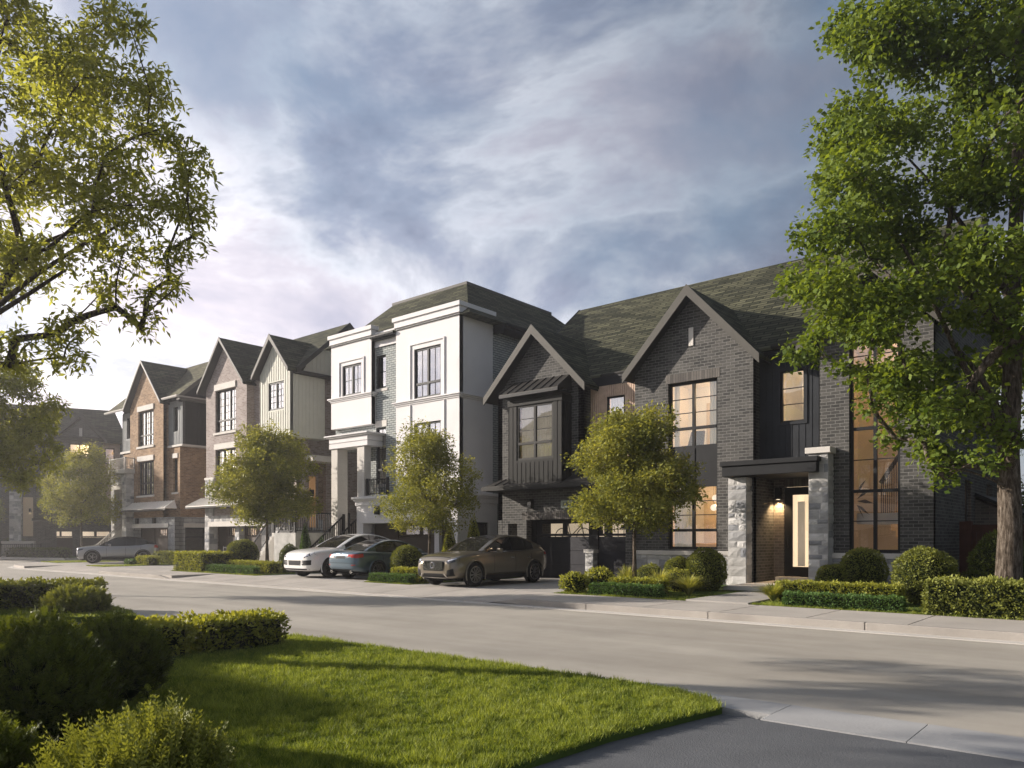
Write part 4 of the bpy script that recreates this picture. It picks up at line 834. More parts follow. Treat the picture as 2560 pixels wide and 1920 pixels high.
s = MB(); s.box(-27.34, -25.66, 22.36, 22.66, 10.6, 10.63); s.box(-21.78, -21.17, 24.5, 34.3, 10.5, 10.62); s.box(-21.76, -21.2, 24.47, 24.53, 10.35, 10.75); s.build('soffit', M['black'], H)
window(H, 'r', -21.4, 22.9, 23.8, .2, 2.3, cols=1, bars=0, glass='glass', room='room_dark', depth=.5, name='side_door')
# stairs up to the entry with black railings
def stairs(parent, x0, x1, y0, y1, z0, z1, n, along='y', name='stair', mat='limestone'):
    s = MB()
    for k in range(n):
        z = z0 + (z1 - z0) * (k + 1) / n
        if along == 'y': s.box(x0, x1, y0 + (y1 - y0) * k / n, y1, z0, z)
        else: s.box(x0 + (x1 - x0) * k / n, x1, y0, y1, z0, z)
    return s.build(name, M[mat], parent)
stairs(H, -29.15, -27.8, 20.3, 22.3, .1, 1.75, 9); s = MB(); s.box(-30, -27.9, 22.3, 25.5, .1, 1.75); s.build('entry_floor', M['limestone'], H)
for x in (-29.1, -27.85): railing(H, [(x, 20.35, .25), (x, 22.2, 1.75)], name='stair_railing')

# ------------------------------------------------------------------ the mauve brick house
H3 = H = thing('house', 'mauve brown brick house with sage board bay and twin steep gables', 'house', (-37.5, 22.4, 0.0), group='houses along the street')
s = MB(); hh = [(-41.16, -38.97, 7.63, 10.0), (-41.16, -38.97, 4.44, 6.65)]
wall(s, 'f', 22.4, -42.2, -37.85, 5.1, 10.2, hh, gable=[(-37.85, 10.2), (-40.05, 12.6), (-42.2, 10.2)]); wall(s, 'f', 22.4, -41.3, -37.85, 2.9, 5.1, [(-41.16, -38.97, 4.44, 5.2)])
wall(s, 'r', -37.85, 22.401, 22.85, 2.9, 10.2); wall(s, 'f', 22.85, -37.85, -33.2, 2.9, 10.2, [(-37.2, -36.3, 7.9, 9.8)]); wall(s, 'l', -42.2, 22.401, 28.5, 0, 10.1, gable=[(28.5, 10.1), (25.2, 12.8), (22.401, 10.1)])
wall(s, 'f', 22.6, -35.6, -33.5, 2.9, 6.78); wall(s, 'r', -33.5, 22.601, 23.35, 0, 6.78); wall(s, 'r', -33.5, 24.4, 34, 0, 10.1); wall(s, 'r', -33.5, 23.35, 24.4, 5.55, 6.78); wall(s, 'r', -33.5, 23.3, 24.4, 6.78, 10.1); wall(s, 'r', -34.3, 23.3, 24.5, 2.2, 5.55)
wall(s, 'b', 34, -42.2, -33.5, 0, 10.1); wall(s, 'f', 24.4, -34.3, -33.3, 1.8, 5.55, th=.1) if 0 else None
s.build('wall', M['brick_mauve'], H)
s = MB()
fbox(s, 'f', 22.4, -42.22, -41.3, -.05, .2, 2.9, 5.0); stone_blocks(s, 'f', 22.34, -42.22, -41.3, 2.9, 5.0, 31, hs=(.2, .3))
for a, b, sd in ((-42.25, -41.74, 32), (-36.3, -35.7, 33), (-39.55, -39.1, 34)):
    z1 = 2.9 if sd != 34 else 2.3
    yy = 22.35 if sd != 34 else 22.7
    s.box(a, b, yy, yy + .5, 0, z1); stone_blocks(s, 'f', yy - .01, a, b, 0, z1, sd, hs=(.2, .3)); stone_blocks(s, 'r', b, yy, yy + .5, 0, z1, sd + 9, hs=(.2, .3))
s.box(-42.25, -35.7, 22.36, 22.8, 2.3, 2.92); stone_blocks(s, 'f', 22.35, -42.25, -35.7, 2.56, 2.92, 35, hs=(.2,))
s.box(-35.7, -33.4, 22.5, 24, 0, 2.2); stone_blocks(s, 'f', 22.49, -35.7, -33.4, 0, 2.2, 36, hs=(.2, .3)); s.box(-33.5, -32.9, 22.2, 22.9, 0, 2.15); stone_blocks(s, 'f', 22.19, -33.5, -32.9, 0, 2.15, 37, hs=(.2, .3))
s.build('stone_base', M['stone'], H)
each(H, 'window_lintel', 'limestone', [('f', 22.4, -41.2, -38.93, -.07, .02, 10.02, 10.36), ('f', 22.4, -41.2, -38.93, -.07, .02, 6.67, 6.98), ('f', 22.85, -37.25, -36.25, -.05, .02, 9.82, 10.05)])
each(H, 'window_sill', 'limestone', [('f', 22.4, -41.3, -38.85, -.07, .02, 7.5, 7.62), ('f', 22.4, -41.3, -38.85, -.07, .02, 4.3, 4.43), ('f', 22.85, -37.3, -36.2, -.06, .02, 7.77, 7.89)])
each(H, 'stone_band', 'limestone', [('f', 22.4, -42.3, -41.25, -.07, .02, 5.0, 5.12)]); each(H, 'garage_lintel', 'limestone', [(-41.8, -36.25, 22.28, 22.5, 2.3, 2.58)]); each(H, 'entry_lintel', 'limestone', [(-33.5, -32.6, 22.95, 24.45, 5.55, 5.85)])
kw = dict(glass='glass_sky', room='room_dark', recess=.12, depth=1.0)
window(H, 'f', 22.4, -41.16, -38.97, 7.63, 10.0, cols=3, rail=8.3, bars=3, lower_bars=1, vbars=1, curtain=[(-41, -40.6), (-39.5, -39.1)], roomclip=(-41.9, -38.1), **kw); window(H, 'f', 22.4, -41.16, -38.97, 4.44, 6.65, cols=3, rail=5.1, bars=3, lower_bars=1, vbars=1, roomclip=(-41.9, -38.1), curtain=[(-41, -40.4), (-39.7, -39.1)], **kw)
window(H, 'f', 22.85, -37.2, -36.3, 7.9, 9.8, cols=1, bars=3, vbars=1, roomclip=(-37.6, -35.9), **kw)
# sage bay
s = MB(); bh = [(-34.78, -33.38, 8.12, 9.54)]
wall(s, 'f', 21.8, -35.55, -32.83, 6.78, 10.05, bh, th=.15, gable=[(-32.83, 10.05), (-34.2, 11.6), (-35.55, 10.05)]); wall(s, 'r', -32.83, 21.801, 23.85, 6.78, 10.05, th=.15); wall(s, 'l', -35.55, 21.801, 22.85, 6.78, 10.05, th=.15); s.box(-35.55, -32.83, 21.8, 23.85, 6.74, 6.78)
boards(s, 'f', 21.8, -35.53, -32.85, 6.8, 10.05, .2, .028, .018, [(-34.84, -33.32, 8.06, 9.6)], top=lambda u: 10.0 + 1.12 * (1.36 - abs(u + 34.2))); boards(s, 'r', -32.83, 21.82, 23.83, 6.8, 10.0, .22, .028, .018)
s.box(-35.58, -32.8, 21.76, 23.88, 6.70, 6.92); wall(s, 'r', -32.9, 22.3, 28.0, 10.0, 10.2, th=.1, gable=[(28, 10.2), (25.2, 12.7), (22.4, 10.2)]); boards(s, 'r', -32.9, 22.9, 27.8, 10.1, 10.2, .25, .028, .018, top=lambda u: 10.1 + .88 * max(0, 2.8 - abs(u - 25.2)))
s.build('bay', M['sage_siding'], H)
window(H, 'f', 21.8, -34.78, -33.38, 8.12, 9.54, cols=2, bars=3, vbars=1, roomclip=(-35.4, -33), glass='glass_sky', room='room_dark', recess=.04, depth=.9)
s = MB(); roof_plane(s, [(-35.75, 21.95, 10.05), (-32.55, 21.95, 10.05), (-32.55, 25.2, 12.95), (-35.75, 25.2, 12.95)]); roof_plane(s, [(-42.45, 22.5, 10.54), (-35.75, 22.5, 10.54), (-35.75, 25.2, 12.95), (-42.45, 25.2, 12.95)]); roof_plane(s, [(-42.45, 25.2, 12.95), (-32.55, 25.2, 12.95), (-32.55, 28.6, 10.05), (-42.45, 28.6, 10.05)]); mr = s.build('roof', M['shingle'], H)
s = MB(); x = -32.55; s.prism([(x, 21.95, 10.08), (x, 25.2, 12.98), (x, 25.2, 12.68), (x, 21.95, 9.8)], (.05, 0, 0)); s.prism([(x, 28.6, 10.08), (x, 25.2, 12.98), (x, 25.2, 12.68), (x, 28.6, 9.8)], (.05, 0, 0)); s.box(-32.83, -32.5, 21.95, 25.0, 9.82, 9.98); s.build('bargeboard', M['dark_trim'], mr)
front_gable(H, -42.55, -37.6, -40.1, 22.05, 25.1, 10.1, 12.85, yb2=22.5, drop=.14); front_gable(H, -35.85, -32.55, -34.2, 21.5, 24.4, 10.0, 11.9, yb2=22.3, drop=.2)
gutter(H, -37.5, -35.9, 22.3, 10.25, 'black')
metal_awning(H, -43.1, -36.9, -42.6, -37.4, 22.33, 3.95, 21.6, 3.47, seam=.33, mat='metal_roof_pale', trim='dark_trim')
s = MB(); wall(s, 'f', 23.0, -41.9, -36.0, 0, 2.6, [(-41.0, -39.7, -1, 2.25), (-39.0, -36.6, -1, 2.25)], th=.08); s.build('garage_frame', M['garage_brown'], H)
garage_door(H, -41.0, -39.7, 23.04, .16, 2.25, [(-40.8, -39.9)], mat='garage_brown', grille=3, glow='room_dim'); garage_door(H, -39.0, -36.6, 23.04, .16, 2.25, [(-38.85, -37.95), (-37.65, -36.75)], mat='garage_brown', grille=3, glow='room_dim')
# entry stair in front and door on the right flank
stairs(H, -35.0, -33.0, 21.0, 22.1, .1, 1.9, 10, along='x', mat='stone_block' if 0 else 'limestone'); s = MB(); s.box(-33.0, -31.2, 21.0, 24.4, .0, 1.9); s.build('entry_floor', M['stone'], H)
for y in (21.05, 22.05): railing(H, [(-35.2, y, .2), (-33.2, y, 1.9)], name='stair_railing')
railing(H, [(-33.1, 21.05, 1.9), (-31.3, 21.05, 1.9), (-31.3, 24.2, 1.9)], name='landing_railing'); railing(H, [(-37.5, 20.9, .2), (-35.3, 20.9, .2)], name='yard_railing')
s = MB(); fbox(s, 'r', -34.3, 23.45, 24.3, -.03, .03, 1.9, 4.9); d_ = s.build('entry_door', M['oak_glow'], H); wall_lamp(H, -33.85, 23.9, 4.0, lit_=True)
s = MB(); fbox(s, 'r', -33.5, 26.5, 26.8, -.02, .0, 4.2, 4.6); s.build('number_plate', M['pale_trim'], H)

# ------------------------------------------------------------------ the russet brick house
H4 = H = thing('house', 'russet tan brick house with pale metal awning and stone portico behind the silver car', 'house', (-49.5, 22.4, 0.0), group='houses along the street')
s = MB(); hh = [(-51.0, -48.8, 7.59, 9.85), (-51.0, -48.8, 4.41, 6.6)]
wall(s, 'f', 22.4, -52.2, -47.5, 2.95, 10.2, hh, gable=[(-47.5, 10.2), (-49.95, 12.85), (-52.2, 10.2)]); wall(s, 'r', -47.5, 22.401, 22.8, 2.95, 10.2); wall(s, 'f', 22.75, -47.5, -46.05, 2.95, 7.3, [(-46.95, -46.35, 4.5, 6.6)]); wall(s, 'r', -46.05, 22.751, 34, 2.95, 7.3); wall(s, 'b', 34, -54.4, -46.05, 0, 7.3); wall(s, 'f', 22.9, -54.5, -52.2, 2.5, 7.4)
s.build('wall', M['brick_tan'], H)
s = MB(); sh = [(-46.93, -46.3, 8.25, 9.8)]
wall(s, 'f', 22.74, -47.5, -45.67, 7.42, 10.15, sh, th=.15); boards(s, 'f', 22.74, -47.5, -45.7, 7.45, 10.0, .2, .028, .018, [(-47.0, -46.2, 8.2, 9.85)]); wall(s, 'f', 22.9, -54.58, -52.2, 7.55, 10.15, [(-53.94, -53.2, 8.4, 9.85)], th=.15); boards(s, 'f', 22.9, -54.55, -52.2, 7.6, 10.0, .2, .028, .018, [(-54, -53.1, 8.3, 9.9)])
s.build('siding', M['grey_siding'], H)
s = MB(); wall(s, 'r', -45.67, 22.741, 34, 7.42, 10.15, th=.15); boards(s, 'r', -45.67, 22.8, 34, 7.45, 10.0, .22, .03, .02); s.build('side_siding', M['bronze_siding'], H)
s = MB(); wall(s, 'f', 22.35, -52.0, -45.9, 0, 2.95, [(-51.6, -46.75, -1, 2.3)], th=.5); wall(s, 'r', -45.9, 22.351, 34, 0, 2.95, [(23.0, 24.3, .2, 2.3)]); stone_blocks(s, 'f', 22.34, -52.0, -51.6, 0, 2.95, 41, hs=(.2, .3)); stone_blocks(s, 'f', 22.34, -46.75, -45.9, 0, 2.95, 42, hs=(.2, .3)); stone_blocks(s, 'f', 22.34, -51.6, -46.75, 2.6, 2.95, 43, hs=(.17,))
s.build('stone_base', M['stone_block'], H)
each(H, 'window_lintel', 'limestone', [('f', 22.4, -51.05, -48.75, -.07, .02, 9.87, 10.2), ('f', 22.4, -51.05, -48.75, -.07, .02, 6.62, 6.95), ('f', 22.75, -47.0, -46.3, -.05, .02, 6.62, 6.9)])
each(H, 'window_sill', 'limestone', [('f', 22.4, -51.15, -48.7, -.07, .02, 7.45, 7.58), ('f', 22.4, -51.15, -48.7, -.07, .02, 4.28, 4.4), ('f', 22.75, -47.05, -46.25, -.05, .02, 4.38, 4.48)])
s = MB(); fbox(s, 'f', 22.75, -47.5, -45.62, -.08, .1, 7.3, 7.42); fbox(s, 'r', -46.05, 22.68, 34, -.4, .1, 7.3, 7.42); s.build('stone_band', M['limestone'], H); each(H, 'stone_band', 'limestone', [(-54.7, -52.2, 22.8, 23, 7.42, 7.55)])
each(H, 'garage_lintel', 'limestone', [(-51.7, -46.65, 22.27, 22.5, 2.3, 2.56), ('r', -45.9, 22.9, 24.4, -.05, .02, 2.3, 2.56)])
kw = dict(glass='glass_sky', room='room_dark', recess=.12, depth=1.0)
window(H, 'f', 22.4, -51.0, -48.8, 7.59, 9.85, cols=3, rail=8.3, bars=3, lower_bars=1, vbars=1, roomclip=(-52, -47.7), **kw); window(H, 'f', 22.4, -51.0, -48.8, 4.41, 6.6, cols=3, rail=5.2, bars=2, lower_bars=1, vbars=1, roomclip=(-52, -47.7), curtain=[(-50.9, -49)], **kw)
window(H, 'f', 22.75, -46.95, -46.35, 4.5, 6.6, cols=1, rail=5.2, bars=2, vbars=1, roomclip=(-47.3, -46.2), **kw); window(H, 'f', 22.74, -46.93, -46.3, 8.25, 9.8, cols=1, bars=2, vbars=1, roomclip=(-47.3, -45.9), **kw); window(H, 'f', 22.9, -53.94, -53.2, 8.4, 9.85, cols=1, bars=2, vbars=1, roomclip=(-54.4, -52.3), **kw)
s = MB(); roof_plane(s, [(-47.4, 22.3, 10.3), (-45.35, 22.3, 10.3), (-45.35, 25.6, 13.3), (-47.4, 25.6, 13.3)]); roof_plane(s, [(-52.4, 22.62, 10.59), (-47.4, 22.62, 10.59), (-47.4, 25.6, 13.3), (-52.4, 25.6, 13.3)]); roof_plane(s, [(-55.9, 22.3, 10.3), (-52.4, 22.3, 10.3), (-52.4, 25.6, 13.3), (-55.9, 25.6, 13.3)]); roof_plane(s, [(-55.9, 25.6, 13.3), (-45.35, 25.6, 13.3), (-45.35, 29, 10.3), (-55.9, 29, 10.3)]); mr = s.build('roof', M['shingle_tan'], H)
s = MB(); x = -45.35; s.prism([(x, 22.3, 10.33), (x, 25.6, 13.33), (x, 25.6, 13.0), (x, 22.3, 10.05)], (.05, 0, 0)); s.prism([(x, 29, 10.33), (x, 25.6, 13.33), (x, 25.6, 13.0), (x, 29, 10.05)], (.05, 0, 0)); s.box(-45.6, -45.2, 22.3, 29, 10.05, 10.2); s.build('bargeboard', M['grey_trim'], mr)
s = MB(); wall(s, 'r', -45.7, 22.5, 29, 10.0, 10.3, th=.1, gable=[(29, 10.3), (25.6, 13.1), (22.6, 10.3)]); wall(s, 'l', -54.5, 22.9, 34, 0, 10.2, gable=[(28.4, 10.2), (25.6, 13), (22.9, 10.2)]); s.build('end_wall', M['black_wood'], H)
front_gable(H, -52.6, -47.3, -49.95, 22.1, 25.2, 10.15, 13.05, yb2=22.6, drop=.10, trim='pale_trim', roof='shingle')
gutter(H, -47.3, -45.3, 22.15, 10.32, 'pale_trim'); gutter(H, -55.9, -52.5, 22.2, 10.3, 'pale_trim'); gutter(H, 22.2, 29, -45.25, 10.3, 'pale_trim', 'y')
metal_awning(H, -52.0, -45.6, -51.6, -45.9, 22.33, 3.95, 21.6, 3.47, seam=.42, mat='metal_roof_pale', trim='grey_trim')
stone_box('stone_portico', H, -53.95, -53.45, 21.9, 22.9, 0, 5.9, 51); stone_box('stone_portico', H, -52.25, -51.65, 21.9, 22.7, 0, 5.9, 52); s = MB(); s.box(-53.95, -51.65, 21.9, 22.9, 4.9, 5.9); stone_blocks(s, 'f', 21.89, -53.95, -51.65, 5.15, 5.9, 53); s.build('portico_lintel', M['stone'], H)
s = MB(); s.box(-54.1, -51.5, 21.75, 22.9, 5.9, 6.2); s.box(-53.5, -52.2, 21.8, 21.95, 4.85, 5.13); s.build('portico_cap', M['limestone'], H); railing(H, [(-54.0, 21.85, 6.2), (-51.6, 21.85, 6.2), (-51.6, 22.4, 6.2)], h=.7, mat='pale_trim', name='balcony_railing')
s = MB(); wall(s, 'f', 22.95, -51.7, -46.6, 0, 2.6, [(-49.9, -47.0, -1, 2.25)], th=.08); s.build('garage_frame', M['garage_brown'], H)
garage_door(H, -49.9, -47.0, 23.0, .16, 2.25, [(-49.2, -48.3), (-48.1, -47.3)], mat='garage_brown', grille=3, glow='garage_glow'); s = MB(); s.box(-46.3, -46.2, 22.4, 22.5, 1, 1.1)
window(H, 'r', -45.9, 23.0, 24.3, .2, 2.3, cols=1, bars=0, rail=1.7, glass='glass', room='room_dark', depth=.5, name='side_door'); wall_lamp(H, -50.8, 22.35, 2.75); wall_lamp(H, -48.4, 22.35, 2.75)
stairs(H, -53.4, -52.3, 20.6, 22.6, .1, 1.6, 8)
for x in (-53.4, -52.3): railing(H, [(x, 20.7, .2), (x, 22.3, 1.6)], mat='pale_trim', name='stair_railing')

# ------------------------------------------------------------------ the house across the bend (turned)
ang = 90 - 23
H = thing('house', 'bluish charcoal brick house with broad front gable across the bend at the far left', 'house', (-69.6, 24.9, 0.0), R(ang), group='houses along the street', world=False)
# local: +x along the facade (to the right seen from the street), outward normal -y
s = MB(); wall(s, 'f', 0, -.95, 2.45, 3.1, 9.9, [(0.0, 1.5, 4.2, 9.57)], gable=[(2.45, 9.9), (.95, 11.7), (-.95, 9.9)]); wall(s, 'f', .02, -2.3, 4.0, 0, 3.1, [(-1.7, .25, -1, 2.28), (.7, 3.3, -1, 2.28)], th=.5); wall(s, 'f', .4, -6.5, -.95, 0, 9.9); wall(s, 'r', 4.0, .02, 9, 0, 9.7); wall(s, 'f', .35, -12, -6.5, 0, 9.9, [(-8.5, -7.2, 1.2, 3.2)]); wall(s, 'r', 2.45, .01, .5, 3.1, 9.9)
s.build('wall', M['brick_grey'], H)
s = MB(); wall(s, 'f', .4, 2.4, 4.02, 3.1, 9.75, [(2.6, 3.35, 8.0, 9.35)], th=.15); boards(s, 'f', .4, 2.5, 4.0, 3.1, 9.7, .12, .05, .02, [(2.55, 3.4, 7.95, 9.4)]); s.build('cedar_siding', M['wood_siding'], H)
window(H, 'f', 0, 0.0, 1.5, 4.2, 9.57, cols=2, rails=[7.6], bars=2, glass='glass_sky', room='room_bright', depth=1); window(H, 'f', .4, 2.6, 3.35, 8.0, 9.35, cols=1, bars=0, glass='glass_sky', room='room_dim', depth=.8, recess=.03, roomclip=(2.5, 3.9))
s = MB(); roof_plane(s, [(-12.2, -.3, 9.9), (4.4, -.3, 9.9), (3.3, 3.2, 13.0), (-12.2, 3.2, 13.0)]); roof_plane(s, [(-12.2, 3.2, 13.0), (3.3, 3.2, 13.0), (4.4, 7, 9.9), (-12.2, 7, 9.9)]); s.poly([(4.4, -.3, 9.9), (4.4, 7, 9.9), (3.3, 3.2, 13.0)]); s.build('roof', M['shingle'], H)
front_gable(H, -1.25, 2.8, .8, -.4, 3.0, 9.9, 12.1, yb2=.1, drop=.22, trim='wood_siding' if 0 else 'grey_trim')
front_gable(H, -9.5, -5.0, -7.2, -.4, 3.0, 9.9, 12.2, yb2=.1, drop=.22)
s = MB(); fbox(s, 'f', 0, .72, .95, -.03, .02, 10.2, 10.9); s.build('vent', M['limestone'], H)
s = MB(); s.box(-2.6, 4.3, -.7, .4, 3.05, 3.25); s.build('garage_skirt_roof', M['metal_roof'], H)
s = MB(); wall(s, 'f', .7, -2.2, 3.9, 0, 2.6, [(-1.6, .2, -1, 2.25), (.75, 3.2, -1, 2.25)], th=.08); s.build('garage_frame', M['garage_brown'], H)
garage_door(H, -1.6, .2, .74, .16, 2.25, [(-1.55, -.75), (-.6, .15)], mat='garage_brown', glow='garage_glow'); garage_door(H, .75, 3.2, .74, .16, 2.25, [(.8, 1.8), (2.0, 2.95)], mat='garage_brown', glow='garage_glow')
stone_box('stone_pillar', H, -4.15, -3.35, -.6, .2, 0, 5.4, 61); stone_box('stone_pillar', H, -5.9, -5.2, -.6, .2, 0, 5.4, 62)
s = MB(); s.box(-3.3, -2.6, .3, .39, 1.8, 5.0); s.build('front_door', M['room_dim'], H); wall_lamp(H, -2.8, .4, 3.9, lit_=True); window(H, 'f', .35, -8.5, -7.2, 1.2, 3.2, cols=2, glass='glass_sky', room='room', depth=.8)
s = MB(); s.box(-4.6, -2.4, -1.4, .3, .1, 1.4); s.build('entry_floor', M['limestone'], H); railing(H, [(-4.6, -1.5, .2), (-2.5, -1.5, .2), (-1.9, -1.5, .2)], name='stair_railing')
wl = bpy.data.objects  # (no other buildings)

# ------------------------------------------------------------------ fence on the right
F_ = thing('fence', 'dark red stained wooden privacy fence beside the charcoal brick house', 'fence', (-4, 24.9, 0.0))
s = MB(); n = 40
for k in range(n): a = -4.1 + .15 * k; s.box(a + .004, a + .146, 24.94, 24.965, .2, 1.82)
s.build('board', M['fence_wood'], F_)
s = MB(); s.box(-4.15, 2, 24.86, 24.94, 1.82, 2.02); s.box(-4.15, 2, 24.88, 24.94, .3, .42); s.build('rail', M['fence_wood'], F_)
for x in (-4.35, -1.6, 1.0):
    s = MB(); s.box(x, x + .3, 24.8, 25.05, .1, 2.12); s.build('post', M['fence_wood'], F_)
# ------------------------------------------------------------------ vegetation
CA, SA = math.cos(R(YAW)), math.sin(R(YAW))
def leaf_arrays(rng, centers, k, spread, size, aspect=0.55, up=0.35, crnd=None, droop=0.0, outward=None, fold=0.25):
    """k leaves scattered about every centre -> vertex array (n*4,3), rnd (n*4)"""
    c = np.repeat(np.asarray(centers, float), k, axis=0); n = len(c)
    sp = np.asarray(spread, float) if np.ndim(spread) else np.array([spread] * 3)
    c = c + rng.normal(0, 1, (n, 3)) * sp * 0.6
    d = rng.normal(0, 1, (n, 3)); d[:, 2] = d[:, 2] * 0.7 - droop
    if outward is not None: d += np.repeat(outward, k, axis=0) * 0.9
    d /= np.linalg.norm(d, axis=1)[:, None]
    nn = rng.normal(0, 1, (n, 3)); nn[:, 2] = np.abs(nn[:, 2]) + up
    s = np.cross(d, nn); s /= np.linalg.norm(s, axis=1)[:, None] + 1e-9; nn = np.cross(s, d)
    L = size * rng.uniform(0.65, 1.3, n)[:, None]; W = L * aspect
    v = np.empty((n, 4, 3)); v[:, 0] = c; v[:, 1] = c + d * L * 0.45 + s * W * 0.5 + nn * L * fold * .3; v[:, 2] = c + d * L; v[:, 3] = c + d * L * 0.45 - s * W * 0.5 + nn * L * fold * .3
    cr = np.repeat(rng.uniform(0, 1, len(centers)) if crnd is None else crnd, k)
    r = np.clip(cr * 0.6 + rng.uniform(0, 1, n) * 0.4, 0, 1)
    return v.reshape(-1, 3), np.repeat(r, 4)
def quads_obj(name, V, rnd, mat, parent=None, tri=False):
    k = 3 if tri else 4; n = len(V) // k; me = bpy.data.meshes.new(name)
    me.vertices.add(len(V)); me.vertices.foreach_set('co', V.astype(np.float32).ravel())
    me.loops.add(n * k); me.loops.foreach_set('vertex_index', np.arange(n * k, dtype=np.int32))
    me.polygons.add(n); me.polygons.foreach_set('loop_start', np.arange(0, n * k, k, dtype=np.int32)); me.polygons.foreach_set('loop_total', np.full(n, k, dtype=np.int32))
    a = me.attributes.new('rnd', 'FLOAT', 'POINT'); a.data.foreach_set('value', rnd.astype(np.float32))
    me.update(calc_edges=True); me.materials.append(mat)
    o = bpy.data.objects.new(name, me); COL.objects.link(o)
    if parent is not None: o.parent = parent
    return o
def curve(a, b, sag=0.0, wob=0.0, n=5, rnd=random):
    a, b = Vector(a), Vector(b); L = (b - a).length; pts = []
    o = Vector((rnd.uniform(-1, 1), rnd.uniform(-1, 1), rnd.uniform(-.4, .6))) * wob * L
    for k in range(n + 1):
        t = k / n; p = a.lerp(b, t) + o * math.sin(math.pi * t) * 0.6 + Vector((0, 0, sag * L * math.sin(math.pi * t)))
        p += Vector((rnd.uniform(-1, 1), rnd.uniform(-1, 1), rnd.uniform(-1, 1))) * wob * L * 0.08 * (0 < k < n); pts.append(p)
    return pts
def tree(name, label, cat, loc, trunk_pts, trunk_r, blobs, leaf, lsize, per_m2, k, mat_leaf, mat_bark, seed=1, group=None, spread=.16, twig_share=0.35, limb_from=0.35, droop=.35, rz=None, limb_r=.45, bare=()):
    """blobs: (x,y,z,r[,rz]) in tree space (x = picture right, y = away from the camera)"""
    rng = np.random.default_rng(seed); rr = random.Random(seed)
    t = thing(name, label, cat, loc, R(YAW) if rz is None else rz, group, world=False)
    mb = MB(); tp = [Vector(p) for p in trunk_pts]; n = len(tp)
    rad = [trunk_r * (1 - .72 * i / (n - 1)) for i in range(n)]; rad[0] *= 1.35
    mb.tube(tp, rad, 12)
    def on_trunk(s):
        s = min(max(s, 0), .999) * (n - 1); i = int(s); return tp[i].lerp(tp[i + 1], s - i), rad[i] + (rad[i + 1] - rad[i]) * (s - i)
    C, OUT, tw = [], [], MB()
    # skeleton: every blob centre hangs on the nearest node already reached; radii follow the number of blobs carried
    nodes = []; par = []; cnt = []; isT = []
    zlo = tp[0].z + (tp[-1].z - tp[0].z) * limb_from
    for i in range(24):
        s = i / 23; p, _r = on_trunk(s)
        if p.z >= zlo * .999: nodes.append(p); par.append(-1); cnt.append(0); isT.append(_r)
    order = sorted(range(len(blobs)), key=lambda i: math.hypot(blobs[i][0] - tp[-1].x, blobs[i][1] - tp[-1].y) + .25 * abs(blobs[i][2] - zlo))
    node_of = {}
    for i in order:
        bc = Vector(blobs[i][:3]); best = None
        for j, q in enumerate(nodes):
            v = bc - q; d = v.length + max(0, q.z - bc.z + .15 * v.length) * 1.2 + (.25 if isT[j] else 0)
            if best is None or d < best[0]: best = (d, j)
        j = best[1]; 
        if (bc - nodes[j]).length > 1.3:
            mid = nodes[j].lerp(bc, .5) + Vector((rr.uniform(-.12, .12), rr.uniform(-.12, .12), rr.uniform(-.02, .16))) * (bc - nodes[j]).length
            nodes.append(mid); par.append(j); cnt.append(0); isT.append(0); j = len(nodes) - 1
        nodes.append(bc); par.append(j); cnt.append(1); isT.append(0); node_of[i] = len(nodes) - 1
    for j in range(len(nodes) - 1, -1, -1):
        if par[j] >= 0: cnt[par[j]] += cnt[j]
    rad_of = lambda j: limb_r * (cnt[j] ** .55)
    for j in range(len(nodes)):
        if par[j] < 0: continue
        p0, p1 = nodes[par[j]], nodes[j]; L = (p1 - p0).length
        if L < .02: continue
        ra = rad_of(j); rb = rad_of(j) * .72; r0 = min(ra, isT[par[j]] * .8) if isT[par[j]] else ra
        mb.tube(curve(p0, p1, .03, .09, 5, rr), [r0 + (rb - r0) * q / 5 for q in range(6)], 6)
    for i, b in enumerate(blobs):
        x, y, z, r = b[:4]; rz_ = b[4] if len(b) > 4 else r * .8
        nj = node_of[i]; p0, bc = nodes[par[nj]], nodes[nj]
        m = max(6, int(per_m2 * 4.2 * r * (rz_ * .5 + r * .5)))
        d = rng.normal(0, 1, (m, 3)); d /= np.linalg.norm(d, axis=1)[:, None]
        q = rng.uniform(.12, 1.0, m) ** (1 / 2.2)
        ph = rng.uniform(0, 6.28, 3); lump = 1 + .16 * np.sin(4 * d[:, 0] + ph[0]) * np.sin(5 * d[:, 1] + ph[1]) + .14 * np.sin(6 * d[:, 2] + ph[2]) * np.sin(3 * d[:, 0])
        P = np.array([x, y, z]) + d * (q * lump)[:, None] * np.array([r, r, rz_])
        C.append(P); OUT.append(d)
        for i_ in range(m):
            if rng.uniform() < twig_share:
                a_ = p0.lerp(bc, rr.uniform(.5, 1)); e = Vector(P[i_])
                tw.tube(curve(a_, e, -.02, .10, 3, rr), [limb_r * .55, limb_r * .42, limb_r * .3, .003], 4)
    for a, b_, r1 in bare: mb.tube(curve(a, b_, .03, .08, 6, rr), [r1 * (1 - .7 * i / 6) for i in range(7)], 7)
    o_ = len(mb.v); mb.v += tw.v; mb.f += [tuple(i + o_ for i in f) for f in tw.f]
    tr = mb.build('trunk', M[mat_bark], t, smooth=True)
    P = np.concatenate(C); O = np.concatenate(OUT)
    # light and dark clumps: low-frequency variation through the crown
    cr = .48 + .26 * np.sin(P[:, 0] * 2.3 + 1) * np.sin(P[:, 2] * 2.7) + .36 * (rng.uniform(0, 1, len(P)) - .5) + .12 * O[:, 2]
